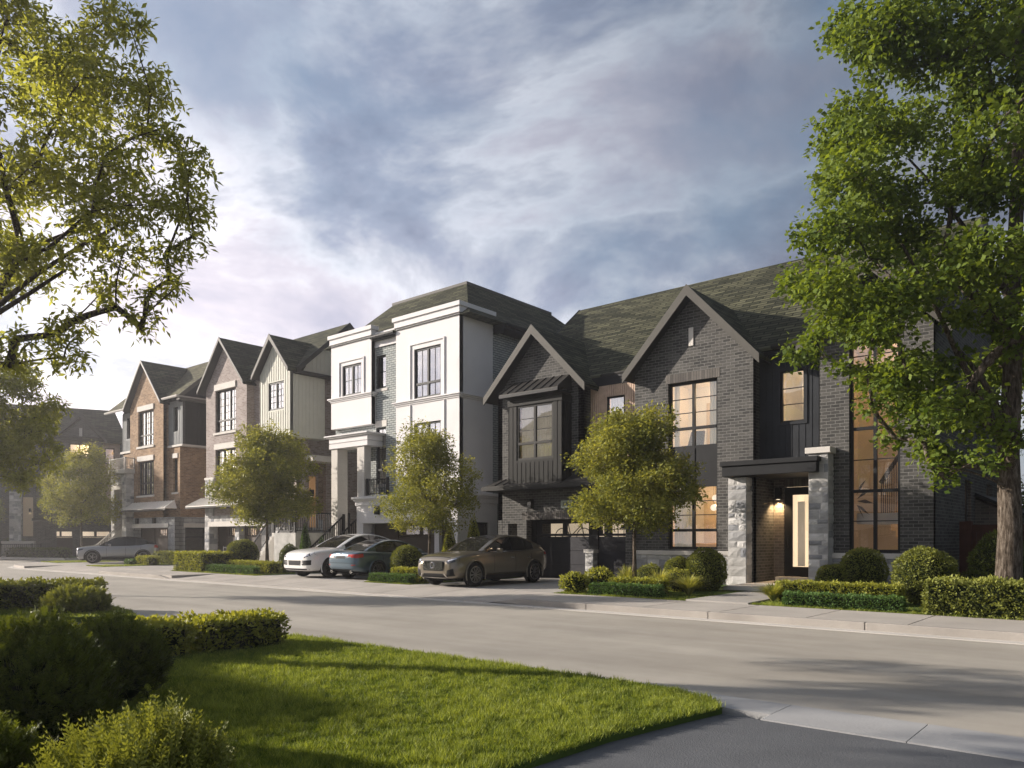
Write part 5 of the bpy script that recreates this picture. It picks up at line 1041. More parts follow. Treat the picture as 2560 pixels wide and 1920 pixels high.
    if leaf == 'spray':
        # compound sprays: leaflets in pairs along a short drooping stalk
        m = len(P); dirs = O * .8 + rng.normal(0, .5, (m, 3)); dirs[:, 2] -= .25; dirs /= np.linalg.norm(dirs, axis=1)[:, None]
        CC, OO, KR = [], [], []
        for i in range(k):
            f = i / k; side = rng.normal(0, 1, (m, 3)); 
            CC.append(P + dirs * (f - .5) * spread * 2.4 + np.array([0, 0, -1]) * (f ** 2) * spread * .6 + side * spread * .16); OO.append(dirs * .6 + side * .7); KR.append(cr)
        V, r = leaf_arrays(rng, np.concatenate(CC), 1, 0.0, lsize, .36, .8, np.concatenate(KR), droop, np.concatenate(OO))
    else:
        V, r = leaf_arrays(rng, P, k, spread, lsize, .72 if leaf == 'heart' else .5, .5, cr, droop, O * .5)
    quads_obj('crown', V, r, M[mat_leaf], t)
    return t
def copy_tree(o, loc, rz, sc, label, group=None):
    r = o.copy(); COL.objects.link(r); r.location = loc; r.rotation_euler = (0, 0, rz); r.scale = (sc, sc, sc); r['label'] = label
    if group: r['group'] = group
    for ch in list(o.children):
        c = ch.copy(); COL.objects.link(c); c.parent = r
        for g_ in list(ch.children): d = g_.copy(); COL.objects.link(d); d.parent = c
    return r
rr = random.Random(5)
# -- street trees (young maples), rounded crowns
def street_blobs(seed, w=2.2, z0=2.3, z1=5.2, n=26):
    r_ = random.Random(seed); out = []
    for k in range(n):
        f = k / (n - 1); z = z0 + (z1 - z0) * f
        env = w * (0.98 - .15 * (1 - f)) * math.sqrt(max(.06, 1 - max(0, (f - .18) / .86) ** 1.7)); a = k * 2.4
        q = env * (.80 if k % 3 else .30); out.append((q * math.cos(a) * .78, q * math.sin(a) * .78, z + r_.uniform(-.12, .12), .58 + .2 * (1 - f) + r_.uniform(-.1, .1), .42))
    return out
T1 = tree('street_tree', 'young golden green tree nearest the camera, in front of the charcoal brick house', 'tree', (-11.5, 19.0, .15), [(0, 0, 0), (.01, 0, .9), (0, .02, 1.75), (.03, 0, 2.4), (0, .03, 3.3), (.0, 0, 4.2)], .062, street_blobs(3, 2.35, 2.1, 4.8, 28), 'leaf', .10, 46, 20, 'leaf_maple', 'bark', seed=3, group='young street trees', spread=.15, limb_from=.36, limb_r=.012, droop=.1, twig_share=.12)
T2 = tree('street_tree', 'young loose crowned tree in front of the white stucco house', 'tree', (-19.95, 19.0, .15), [(0, 0, 0), (-.02, 0, .9), (0, .02, 1.7), (.03, 0, 2.6), (-.03, .03, 3.7), (.0, 0, 4.9)], .058, street_blobs(8, 2.3, 2.15, 5.15, 26), 'leaf', .095, 38, 17, 'leaf_maple', 'bark', seed=9, group='young street trees', spread=.15, limb_from=.36, limb_r=.012, droop=.1, twig_share=.15)
copy_tree(T1, (-30.4, 19.0, .15), R(230), 1.24, 'broad young tree in front of the mauve brick house with the sage bay')
copy_tree(T2, (-53.6, 19.9, .15), R(250), 1.36, 'hazy young tree at the bend between the russet house and the far left house'); copy_tree(T1, (-66.5, 17.2, .15), R(20), 1.1, 'small hazy tree at the far left edge by the house across the bend')
# -- the big linden on the right
S_ = 106.0
def px(x, y, f, r, s=S_, cx=2185.0): return ((x - cx) / s, f, 1.65 + (1162 - y) / s - .15, r / s, r / s * .6)
edge = [(1885, 40, .2, 95), (1890, 130, -1.0, 90), (1880, 215, .6, 85), (1855, 290, -.4, 75), (1880, 350, 1.0, 90), (1830, 400, -.6, 85), (1815, 470, .7, 75), (1790, 520, -.9, 62), (1745, 517, -.2, 34), (1790, 585, .5, 75), (1765, 640, -.7, 62), (1735, 612, .3, 30), (1800, 690, -.3, 75), (1775, 735, .8, 48), (1850, 740, -1.1, 62), (1835, 790, .1, 30), (1920, 820, -.8, 60), (1890, 870, .1, 34), (1945, 900, -1.2, 44), (1985, 855, .3, 60), (2030, 905, -.9, 45), (1990, 960, -.2, 30), (2060, 1000, -1.0, 38), (2030, 1035, -.3, 20), (2105, 930, -.6, 45), (2000, 900, .5, 55), (2060, 880, -.5, 60), (1950, 850, -.4, 50), (2090, 1000, .4, 36), (2040, 960, .2, 42), (2120, 870, .6, 60), (1900, 800, .5, 45), (1985, 1010, -.5, 26), (1850, 830, -.6, 26), (2150, 960, -.8, 40), (1960, 940, .4, 34)]
BL = [px(x, y, f, r) for x, y, f, r in edge]
r_ = random.Random(21)
for k in range(100):
    z = r_.uniform(0, 1) ** .9; y = 800 - 900 * z + r_.uniform(-30, 30)
    env = 360 + 90 * math.sin(min(1, max(0, (820 - y) / 320)) * math.pi / 2) - 110 * max(0, (400 - y) / 500)
    a = r_.uniform(0, 2 * math.pi); q = math.sqrt(r_.uniform(.06, 1)) * .86
    BL.append(((env * q * math.cos(a)) / S_, env * q * math.sin(a) / S_ * .75, 1.5 + (1162 - y) / S_, r_.uniform(.5, .85), r_.uniform(.24, .42)))
lx = -2.35; ly = 18.5
tree('linden_tree', 'large linden tree with furrowed trunk at the right edge, overhanging the charcoal house', 'tree', (lx, ly, .15), [(0, 0, 0), (-.02, .0, .6), (.02, 0, 1.6), (0, .03, 3.2), (.06, 0, 4.8), (.10, .05, 6.5), (.16, 0, 8.5), (.22, 0, 10.5), (.2, 0, 13.0)], .27, BL, 'heart', .12, 38, 13, 'leaf_linden', 'bark', seed=21, spread=.17, limb_from=.18, limb_r=.013, droop=.55, twig_share=.10,
     bare=[((0, 0, 3.0), (-2.6, -.8, 7.2), .085), ((.05, 0, 3.3), (-1.0, .3, 5.6), .10), ((0, 0, 2.5), (-1.9, -.8, 2.9), .035), ((.1, 0, 6.2), (-1.9, .3, 9.4), .07), ((0.1, 0, 5.0), (1.6, -.5, 8.4), .08)])
# -- big ash tree on the left, trunk outside the frame
S2 = 150.0; cx2 = -250.0
def p2(x, y, f, r): return ((x - cx2) / S2, f, 1.55 + (1162 - y) / S2, r / S2, r / S2 * .55)
e2 = [(215, 25, .2, 70), (300, 85, -.3, 55), (250, 130, .6, 90), (310, 190, .2, 52), (225, 215, -.5, 90), (290, 250, .4, 60), (345, 290, -.1, 62), (400, 330, .2, 55), (420, 385, -.2, 50), (370, 400, .5, 70), (400, 450, .1, 50), (330, 470, -.4, 80), (400, 492, .3, 34), (350, 540, .1, 58), (290, 560, -.3, 70), (345, 590, .3, 38), (375, 625, 0, 32), (310, 625, .2, 40), (320, 685, -.1, 40), (290, 705, .2, 28), (250, 665, 0, 30), (150, 690, .1, 50), (170, 745, -.2, 42), (120, 765, .2, 55), (60, 745, -.3, 50), (100, 715, .2, 40), (20, 790, 0, 48), (200, 600, .4, 60), (140, 560, -.4, 65), (240, 490, -.5, 75), (200, 420, .2, 85), (130, 460, .6, 70), (270, 370, -.5, 85), (180, 310, .5, 85), (110, 370, -.3, 70), (110, 240, .2, 95), (150, 150, -.4, 90), (60, 130, .5, 95), (20, 40, 0, 90), (120, 50, .5, 80), (20, 250, -.6, 100), (30, 350, .5, 80), (40, 430, -.3, 60), (20, 530, .3, 70), (60, 580, -.2, 55), (-30, 620, .3, 60)]
B2 = [p2(*q) for q in e2]
for k in range(36):
    a = r_.uniform(0, 6.28); q = math.sqrt(r_.uniform(.05, 1)); z = r_.uniform(5.3, 12.5); e = 3.6 * math.sqrt(max(.1, 1 - ((z - 7.5) / 5.6) ** 2))
    x = e * q * math.cos(a) - .6
    B2.append((x, e * q * math.sin(a) * .8, z, r_.uniform(.55, .9), .5))
lat, dep = (cx2 - 1106) / 1653 * 11.0, 11.0
TA = tree('ash_tree', 'large ash tree with compound leaves overhanging the upper left of the picture', 'tree', (lat * CA - dep * SA, lat * SA + dep * CA, .1), [(0, 0, 0), (.05, 0, 1.2), (.1, 0, 2.4), (.15, .1, 3.6), (.25, 0, 5.2), (.3, 0, 7.2), (.2, 0, 9.5), (.2, 0, 11.5)], .24, B2, 'spray', .115, 60, 10, 'leaf_ash', 'bark_dark', seed=33, spread=.11, limb_from=.24, limb_r=.0125, droop=.35, twig_share=.12,
     bare=[((.1, 0, 3.0), (2.6, 0, 5.4), .07), ((.1, 0, 3.4), (3.4, .2, 6.2), .06), ((.2, 0, 5.0), (1.9, -.3, 6.9), .06)])
lat, dep = (-45 - 1106) / 1653 * 23.0, 23.0
B3 = [((x + 45) / 71.9, f, 1.5 + (1162 - y) / 71.9, r / 71.9) for x, y, f, r in ((30, 800, .3, 46), (70, 835, -.5, 42), (95, 870, .2, 35), (50, 890, .7, 50), (90, 930, -.4, 38), (105, 960, .1, 25), (40, 960, -.2, 48), (80, 990, .5, 32), (30, 1015, .2, 40), (60, 1035, -.3, 28), (0, 840, -.6, 60), (-20, 900, .4, 70), (-10, 980, -.5, 60), (-90, 860, .3, 70), (-110, 930, -.3, 70), (-60, 800, .2, 70), (-100, 1000, .4, 55), (-60, 960, .9, 60))]
tree('ash_tree', 'smaller ash tree low at the left edge, in front of the hazy house', 'tree', (lat * CA - dep * SA, lat * SA + dep * CA, .1), [(0, 0, 0), (0, 0, 1.2), (.0, 0, 2.2), (.05, .1, 3.4), (0, 0, 5.0), (0, 0, 6)], .13, B3, 'spray', .15, 60, 10, 'leaf_ash', 'bark_dark', seed=35, spread=.12, limb_from=.3, limb_r=.011, droop=.3, twig_share=.12)
# -- background trees behind the fence
Bb = [(r_.uniform(-2.6, 2.6), r_.uniform(-2, 2), r_.uniform(2.0, 8.5), r_.uniform(.8, 1.2)) for _ in range(34)]
TB = tree('garden_tree', 'dark leafy tree behind the fence beside the charcoal house, left one', 'tree', (-1.2, 36, .1), [(0, 0, 0), (0, 0, 2), (0, 0, 4), (0, 0, 7)], .16, Bb, 'leaf', .22, 14, 12, 'leaf_dark', 'bark_dark', seed=40, group='trees behind the fence', spread=.3, limb_r=.014, twig_share=.1)
copy_tree(TB, (3.5, 33.5, .1), R(100), 1.1, 'dark leafy tree behind the fence, partly behind the linden trunk')

# ------------------------------------------------------------------ hedges and shrubs
def hedge(label, p0, p1, thick, z0, z1, leafm, size=.05, dens=900, seed=1, cat='hedge', group=None, lumpy=.012, name='hedge'):
    """clipped hedge from p0 to p1 (front face line), thickness away from the camera side"""
    rng = np.random.default_rng(seed); a = np.array(p0, float); b = np.array(p1, float); L = np.linalg.norm(b - a); u = (b - a) / L; v = np.array([-u[1], u[0]])
    H_ = z1 - z0; areas = [L * H_, L * H_, L * thick, thick * H_, thick * H_]; pts, outs = [], []
    for i, A_ in enumerate(areas):
        m = int(A_ * dens); s, t = rng.uniform(0, 1, m), rng.uniform(0, 1, m)
        if i == 0: P = [s * L, t * 0, t * H_]; o = [0, -1, .2]
        elif i == 1: P = [s * L, t * 0 + thick, t * H_]; o = [0, 1, .2]
        elif i == 2: P = [s * L, t * thick, t * 0 + H_]; o = [0, 0, 1]
        elif i == 3: P = [s * 0, s * thick, t * H_]; o = [-1, 0, .2]
        else: P = [s * 0 + L, s * thick, t * H_]; o = [1, 0, .2]
        P = np.stack(P, 1); o = np.tile(o, (m, 1)).astype(float); pts.append(P); outs.append(o)
    P = np.concatenate(pts); O = np.concatenate(outs)
    wob = lumpy * (np.sin(P[:, 0] * 9 + P[:, 2] * 7 + seed) + np.sin(P[:, 0] * 23 + P[:, 1] * 11 + P[:, 2] * 17))
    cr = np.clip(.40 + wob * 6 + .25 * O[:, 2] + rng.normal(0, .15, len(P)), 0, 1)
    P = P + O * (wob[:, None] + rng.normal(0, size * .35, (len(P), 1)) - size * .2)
    W = np.stack([a[0] + P[:, 0] * u[0] + P[:, 1] * v[0], a[1] + P[:, 0] * u[1] + P[:, 1] * v[1], z0 + P[:, 2]], 1); OW = np.stack([O[:, 0] * u[0] + O[:, 1] * v[0], O[:, 0] * u[1] + O[:, 1] * v[1], O[:, 2]], 1)
    base = np.array([(a[0] + b[0]) / 2, (a[1] + b[1]) / 2, z0])
    V, r = leaf_arrays(rng, W - base, 1, 0, size, .55, .2, cr, -.15, OW)
    t = thing(name, label, cat, tuple(base), 0, group, world=False)
    quads_obj('foliage', V, r, M[leafm], t)
    c = MB(); e = size * .9
    q = [(a + u * e + v * e), (b - u * e + v * e), (b - u * e + v * (thick - e)), (a + u * e + v * (thick - e))]
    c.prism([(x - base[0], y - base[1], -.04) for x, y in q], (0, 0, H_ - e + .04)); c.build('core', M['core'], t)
    return t
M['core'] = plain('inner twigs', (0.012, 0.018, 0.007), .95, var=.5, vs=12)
def ball(label, x, y, z, r, rz_, leafm, size=.045, dens=1300, seed=1, cat='shrub', group='clipped ball shrubs', name='ball_shrub', shape='ball', shag=.05):
    rng = np.random.default_rng(seed); m = int(4 * math.pi * r * rz_ * dens); d = rng.normal(0, 1, (m, 3)); d /= np.linalg.norm(d, axis=1)[:, None]
    if shape == 'ball':
        lump = 1 + shag * np.sin(5 * d[:, 0] + seed) * np.sin(4 * d[:, 1] + 2 * seed) + shag * .6 * np.sin(9 * d[:, 2] + seed) + rng.normal(0, shag * .5, m)
        P = d * lump[:, None] * np.array([r, r, rz_]); P[:, 2] = np.maximum(P[:, 2], -rz_ * .92)
    else:  # cone
        h = 1 - np.sqrt(rng.uniform(0, 1, m)); a_ = rng.uniform(0, 6.283, m); q = r * ((1 - h) ** .75) * (1 + .07 * np.sin(3 * a_ + 9 * h) + rng.normal(0, .05, m)) * np.minimum(1, .75 + h * 4)
        P = np.stack([q * np.cos(a_), q * np.sin(a_), -rz_ + 2 * rz_ * h], 1); d = np.stack([np.cos(a_), np.sin(a_), .8 + 0 * a_], 1)
        lump = 1 + rng.normal(0, .1, m)
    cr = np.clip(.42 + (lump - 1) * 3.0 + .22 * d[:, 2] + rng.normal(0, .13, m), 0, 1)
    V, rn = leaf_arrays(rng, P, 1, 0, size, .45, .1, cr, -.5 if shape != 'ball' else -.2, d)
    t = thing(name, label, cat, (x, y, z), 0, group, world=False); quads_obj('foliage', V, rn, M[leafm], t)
    c = MB()
    if shape == 'ball': c.lathe([(max(.001, .9 * r * math.sin(a)), -.9 * rz_ * math.cos(a)) for a in [math.pi * k / 10 for k in range(11)]], n=18)
    else: c.lathe([(.001, -rz_), (r * .75, -rz_ * .98), (r * .8, -rz_ * .7), (r * .5, 0), (r * .2, rz_ * .6), (.001, rz_ * .88)], n=14)
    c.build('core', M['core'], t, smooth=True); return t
def tuft(label, x, y, z, r, h, n=420, seed=1, mat='straw', name='ornamental_grass', group='ornamental grass clumps', wdt=.011):
    rng = np.random.default_rng(seed); a = rng.uniform(0, 6.283, n); q = rng.uniform(.1, 1, n) ** .7; L = rng.uniform(.6, 1.1, n) * h
    V = np.empty((n * 3, 4, 3)); dx, dy = np.cos(a), np.sin(a); prev = np.stack([dx * .06 * r, dy * .06 * r, 0 * a], 1); side = np.stack([-dy, dx, 0 * a], 1)
    f = [.0, .5, .85, 1.0]; pts = [prev]
    for s in (.45, .8, 1.05): pts.append(np.stack([dx * q * r * s ** 1.6, dy * q * r * s ** 1.6, L * (s - .42 * q * s ** 2.6)], 1))
    w_ = [1, .9, .6, .1]
    for k in range(3): V[k::3, 0] = pts[k] - side * wdt * w_[k]; V[k::3, 1] = pts[k] + side * wdt * w_[k]; V[k::3, 2] = pts[k + 1] + side * wdt * w_[k + 1]; V[k::3, 3] = pts[k + 1] - side * wdt * w_[k + 1]
    o = quads_obj(name, V.reshape(-1, 3), np.repeat(rng.uniform(0, 1, n * 3), 4), M[mat]); o.location = (x, y, z); tag(o, label, 'grass clump', group); return o
# H1 left bed
hedge('low clipped box hedge in front of the nearest street tree', (-11.56, 16.82), (-9.5, 16.82), .32, .14, .44, 'leaf_box', .045, 2600, 1)
hedge('lime topped low hedge around the nearest street tree', (-11.3, 17.35), (-9.75, 17.3), .5, .15, .56, 'leaf_lime', .055, 1900, 2)
for i, (x, y, r, h, lb) in enumerate([(-12.15, 16.98, .36, .27, 'leafy light green shrub at the driveway corner of the charcoal house'), (-11.85, 17.75, .40, .32, 'leafy light green shrub behind the driveway corner shrub')]): ball(lb, x, y, .15 + h, r, h, 'leaf_lime', .085, 900, 60 + i, group='leafy driveway shrubs', name='leafy_shrub', shag=.12)
ball('middle sized clipped ball shrub beneath the ground floor gable window', -10.93, 20.6, .62, .42, .46, 'leaf_yew', .05, 2300, 3); ball('largest clipped ball shrub, against the left stone porch pillar', -9.72, 19.9, .74, .54, .60, 'leaf_yew', .055, 2000, 4)
ball('low loose shrub left of the two ball shrubs under the gable window', -11.7, 20.3, .45, .45, .36, 'leaf_yew', .055, 1700, 5, group='clipped ball shrubs', shag=.1); ball('low loose shrub between the two porch side grass clumps', -10.2, 19.2, .42, .40, .32, 'leaf_lime', .05, 1500, 6, shag=.12)
tuft('straw green grass clump nearest the front path, left side', -9.35, 18.15, .17, .62, .62, 620, 1); tuft('straw green grass clump behind the low box hedge', -10.35, 18.4, .17, .62, .7, 620, 2); tuft('upright grass clump by the garage edge behind the street tree', -11.75, 19.0, .17, .5, .75, 450, 3)
tuft('straw green grass clump right of the front path', -6.95, 17.7, .17, .55, .5, 520, 4); tuft('small grass clump beside the porch step', -6.6, 20.6, .2, .3, .4, 200, 5)
# H1 right bed
hedge('low clipped box hedge right of the front path', (-6.35, 16.75), (-3.98, 16.8), .34, .14, .43, 'leaf_box', .045, 2600, 11)
hedge('yellow green hedge behind the low box hedge, right of the porch', (-6.95, 17.9), (-4.3, 17.9), .5, .16, .60, 'leaf_lime', .055, 1900, 12); hedge('large dark privet hedge along the sidewalk at the right edge', (-3.52, 16.66), (1.6, 16.72), 1.15, .14, .80, 'leaf_yew', .062, 1500, 13, lumpy=.025)
ball('clipped ball shrub in front of the tall stair window', -5.85, 20.9, .78, .56, .60, 'leaf_yew', .05, 1900, 14); ball('small clipped ball shrub at the foot of the right porch pillar', -6.5, 20.7, .56, .42, .40, 'leaf_yew', .05, 2000, 15); ball('big loose ball shrub beside the privet hedge', -4.02, 19.0, .80, .60, .62, 'leaf_yew', .06, 1700, 16, shag=.07)
ball('low round shrub left of the linden trunk', -3.15, 19.7, .52, .42, .38, 'leaf_dark', .05, 1700, 17); ball('tall round shrub against the wooden fence', -3.0, 22.3, .95, .68, .80, 'leaf_dark', .06, 1300, 18)
# bed between the white and the charcoal house
hedge('low front box hedge beside the blue grey sedan', (-20.6, 16.75), (-18.62, 16.78), .32, .14, .43, 'leaf_box', .05, 1900, 21); hedge('upper hedge behind the low box hedge beside the blue grey sedan', (-20.1, 17.3), (-18.6, 17.3), .5, .15, .60, 'leaf_lime', .06, 1500, 22)
ball('clipped ball shrub between the sedan and the champagne car', -20.35, 18.25, .80, .54, .56, 'leaf_yew', .06, 1500, 23); ball('small round shrub half hidden by the champagne car nose', -19.0, 18.4, .62, .34, .36, 'leaf_lime', .06, 1500, 24)
ball('left cone shrub in front of the white house garage', -20.15, 20.2, 1.18, .42, 1.02, 'leaf_lime', .06, 1400, 25, group='cone shrubs', name='cone_shrub', shape='cone'); ball('middle cone shrub behind the champagne car', -19.35, 20.6, 1.05, .36, .88, 'leaf_lime', .06, 1400, 26, group='cone shrubs', name='cone_shrub', shape='cone'); ball('tallest cone shrub, rising over the champagne car windscreen', -18.55, 19.8, 1.3, .43, 1.16, 'leaf_lime', .06, 1400, 27, group='cone shrubs', name='cone_shrub', shape='cone')
# bed in front of the mauve house
hedge('large yellow green block hedge between driveways of the mauve and russet houses', (-34.5, 16.75), (-32.0, 16.75), 1.5, .14, .98, 'leaf_lime', .075, 800, 31); hedge('low long box hedge along the sidewalk left of the white car', (-31.9, 16.9), (-27.95, 16.8), .34, .14, .46, 'leaf_box', .06, 1300, 32); hedge('yellow green hedge behind the long box hedge', (-31.4, 17.6), (-27.9, 17.5), .6, .15, .62, 'leaf_lime', .07, 1000, 33)
ball('clipped ball shrub by the mauve house railing', -32.26, 18.9, .86, .70, .72, 'leaf_yew', .07, 1000, 34); ball('upright dark shrub at the nose of the white car', -28.2, 18.7, .75, .42, .62, 'leaf_dark', .06, 1000, 35)
ball('larger cone shrub behind the white car bonnet', -29.55, 20.4, 1.25, .36, 1.1, 'leaf_box', .06, 1200, 36, group='cone shrubs', name='cone_shrub', shape='cone'); ball('smaller cone shrub beside the larger one behind the white car', -28.3, 20.4, .95, .30, .80, 'leaf_box', .06, 1200, 37, group='cone shrubs', name='cone_shrub', shape='cone')
tuft('grass clump at the foot of the broad street tree', -30.2, 18.6, .17, .8, .5, 400, 38, wdt=.018); tuft('grass clump beside the white car wheel', -28.6, 17.9, .17, .7, .45, 400, 39, wdt=.018)
# bed of the russet house
hedge('small hedge at the tail of the silver car', (-43.3, 18.9), (-41.9, 18.9), .6, .15, .62, 'leaf_lime', .08, 700, 41); hedge('short box hedge left end beside the silver car', (-44.1, 18.6), (-43.4, 18.6), .5, .15, .42, 'leaf_box', .08, 700, 42); hedge('long low hedge behind the block hedge', (-44.0, 20.2), (-41.0, 20.2), .7, .15, .85, 'leaf_yew', .08, 600, 43); hedge('short wide hedge between the small hedge and the block hedge', (-41.8, 18.3), (-39.9, 18.3), .6, .15, .6, 'leaf_lime', .08, 700, 44) if 0 else None
hedge('long hazy hedge in front of the house across the bend', (-72.5, 19.4), (-64.2, 22.4), .9, .15, .8, 'leaf_dark', .12, 260, 45); ball('hazy round shrub by the far stone pillar', -71.5, 21.5, .9, .9, .8, 'leaf_dark', .12, 300, 46)

# ------------------------------------------------------------------ near-side planting
def bush(label, x, y, z, r, rz_, mat, seed, n=700, lf=.05, stem=.22, name='leafy_bush', group='bushes in the lower left corner', pairs=7, qmin=.55):
    """sprigs with paired leaflets growing outward from a dense mass"""
    rng = np.random.default_rng(seed); d = rng.normal(0, 1, (n, 3)); d[:, 2] = np.abs(d[:, 2]) * 1.1 - .35; d /= np.linalg.norm(d, axis=1)[:, None]
    q = rng.uniform(qmin, 1.0, n) * (1 + .12 * np.sin(5 * d[:, 0] + seed) * np.sin(4 * d[:, 1])); P = d * q[:, None] * np.array([r, r, rz_])
    dr = d * .7 + np.array([0, 0, .75]) + rng.normal(0, .28, (n, 3)); dr /= np.linalg.norm(dr, axis=1)[:, None]
    sd = np.cross(dr, np.array([0, 0, 1.0]) + rng.normal(0, .3, (n, 3))); sd /= np.linalg.norm(sd, axis=1)[:, None]; nm = np.cross(sd, dr)
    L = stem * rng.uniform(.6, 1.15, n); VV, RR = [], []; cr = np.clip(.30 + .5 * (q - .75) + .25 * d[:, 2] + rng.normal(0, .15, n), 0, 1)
    for j in range(pairs):
        f = (j + .6) / pairs; b = P + dr * (L * f)[:, None]; l = lf * (1.05 - .55 * f) * rng.uniform(.8, 1.2, n)
        for sg in (-1, 1):
            dd = sd * sg * .8 + dr * (.55 + .5 * f) + nm * rng.normal(.15, .2, n)[:, None]; dd /= np.linalg.norm(dd, axis=1)[:, None]; s2 = np.cross(dd, nm)
            v = np.empty((n, 4, 3)); v[:, 0] = b; v[:, 1] = b + dd * l[:, None] * .45 + s2 * l[:, None] * .2; v[:, 2] = b + dd * l[:, None]; v[:, 3] = b + dd * l[:, None] * .45 - s2 * l[:, None] * .2
            VV.append(v.reshape(-1, 3)); RR.append(np.repeat(np.clip(cr + .15 * f + rng.normal(0, .07, n), 0, 1), 4))
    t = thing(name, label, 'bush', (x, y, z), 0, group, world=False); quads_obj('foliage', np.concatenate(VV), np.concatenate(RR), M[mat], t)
    # stems
    S = np.empty((n, 4, 3)); w_ = .0025; e = P + dr * L[:, None]; S[:, 0] = P * .7 - sd * w_; S[:, 1] = P * .7 + sd * w_; S[:, 2] = e + sd * w_ * .4; S[:, 3] = e - sd * w_ * .4
    quads_obj('stem', S.reshape(-1, 3), np.full(n * 4, .3), M['leaf_yew'], t)
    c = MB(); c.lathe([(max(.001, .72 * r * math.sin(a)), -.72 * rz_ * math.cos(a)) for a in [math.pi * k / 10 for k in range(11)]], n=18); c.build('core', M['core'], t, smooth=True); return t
bush('bright tipped bush with paired leaflets lowest in the left corner', -3.98, 1.75, .16, .50, .50, 'leaf_yew', 71, 2300, .046, .17, qmin=.7, pairs=6)
bush('tall dark bush at the left edge, beside the two near bushes', -6.3, 1.95, .40, .56, .62, 'leaf_dark', 72, 3600, .050, .11, qmin=.8, pairs=5); bush('upright dark bush in front of the near hedge gap', -7.7, 3.15, .38, .44, .46, 'leaf_dark', 73, 2600, .052, .11, qmin=.8, pairs=5)
bush('dark bush at the left bottom corner below the tall dark bush', -4.95, 1.2, .2, .47, .44, 'leaf_dark', 74, 2600, .045, .12, qmin=.75, pairs=5)
def hedge_near(label, p0, p1, th, z0, z1, mat, seed, size=.07, dens=1500): return hedge(label, p0, p1, th, z0, z1, mat, size, dens, seed, lumpy=.022)
hedge_near('near clipped hedge end piece at the road, right of the gap', (-9.9, 5.25), (-9.88, 6.5), .75, .1, .50, 'leaf_lime', 81); hedge_near('near clipped hedge piece left of the gap, behind the dark bush', (-9.95, 3.55), (-9.9, 5.05), .75, .1, .50, 'leaf_lime', 82); hedge_near('near hedge piece seen between the dark bushes', (-9.95, 1.8), (-9.95, 3.4), .75, .1, .50, 'leaf_lime', 83)
hedge('box hedge on the far island behind the loose bush', (-26.5, 7.5), (-22.6, 8.6), .9, .1, .62, 'leaf_yew', .09, 800, 84) if 0 else None
hedge('clipped hedge on the lawn island at the left', (-19.6, 3.9), (-17.8, 6.9), 1.0, .1, .66, 'leaf_yew', .075, 1200, 85, lumpy=.03)
bush('tall dark bush at the left end of the island hedge', -18.3, 4.3, .42, .7, .60, 'leaf_dark', 86, 1800, .085, .16, group='bushes on the lawn island'); bush('loose yellow green bush on the tip of the lawn island', -17.2, 6.3, .22, .62, .34, 'leaf_yew', 87, 1300, .075, .16, group='bushes on the lawn island')

# ------------------------------------------------------------------ grass
def in_poly(P, poly):
    x, y = P[:, 0], P[:, 1]; ins = np.zeros(len(P), bool); n = len(poly)
    for i in range(n):
        x0, y0 = poly[i][:2]; x1, y1 = poly[(i + 1) % n][:2]
        c = ((y0 > y) != (y1 > y)) & (x < (x1 - x0) * (y - y0) / (y1 - y0 + 1e-12) + x0); ins ^= c
    return ins
def grass(label, n, sampler, z, h, wd, seed, name='grass'):
    rng = np.random.default_rng(seed); P = sampler(rng, n); n = len(P)
    patch = .5 + .5 * np.sin(P[:, 0] * 1.7 + .6 * np.sin(P[:, 1] * 2.1)) * np.sin(P[:, 1] * 1.9 + 1); p2_ = .5 + .5 * np.sin(P[:, 0] * 7.1 + 2 * np.sin(P[:, 1] * 5.3)) * np.sin(P[:, 1] * 6.3)
    q1 = np.sin(P[:, 0] * 11.3 + 3 * np.sin(P[:, 1] * 7.7 + 1)) * np.sin(P[:, 1] * 12.1 + 2 * np.sin(P[:, 0] * 6.1)); q2 = np.sin(P[:, 0] * 27 + 2 * np.sin(P[:, 1] * 19)) * np.sin(P[:, 1] * 25 + 2 * np.sin(P[:, 0] * 17))
    H_ = h * rng.uniform(.5, 1.2, n) * (.75 + .2 * patch + .35 * q1 + .2 * q2); H_ = np.maximum(H_, h * .25); a = rng.uniform(0, 6.283, n); w_ = wd * rng.uniform(.7, 1.3, n)
    s = np.stack([np.cos(a), np.sin(a), 0 * a], 1) * w_[:, None]; ln = np.stack([rng.normal(0, .45, n), rng.normal(0, .45, n), 0 * a], 1) * H_[:, None]
    B = np.stack([P[:, 0], P[:, 1], np.full(n, z)], 1); V = np.empty((n, 3, 3)); V[:, 0] = B - s; V[:, 1] = B + s; V[:, 2] = B + ln + np.stack([0 * a, 0 * a, H_], 1)
    r = np.clip(.22 + .22 * patch + .14 * p2_ + .16 * q1 + .10 * q2 + rng.normal(0, .20, n), 0, 1)
    o = quads_obj(name, V.reshape(-1, 3), np.repeat(r, 3), M['blade'], None, tri=True); o['kind'] = 'stuff'; o['label'] = label; return o
def near_sampler(rng, n):
    # density falls off with distance from the camera
    out = []
    while sum(map(len, out)) < n:
        d = 3.2 + 11.5 * rng.uniform(0, 1, n) ** 1.15; t = rng.uniform(-.75, .45, n); lat = t * d
        P = np.stack([lat * CA - d * SA, lat * SA + d * CA], 1); k_ = in_poly(P, near_lawn); out.append(P[k_] + rng.normal(0, .018, (k_.sum(), 2)))
    return np.concatenate(out)[:n]
grass('sunlit mown grass of the near lawn', 380000, near_sampler, .058, .062, .0050, 1)
def isl_sampler(rng, n):
    P = np.stack([rng.uniform(-24, -15.3, n * 2), rng.uniform(2.5, 7.4, n * 2)], 1); return P[in_poly(P, near_isl)][:n]
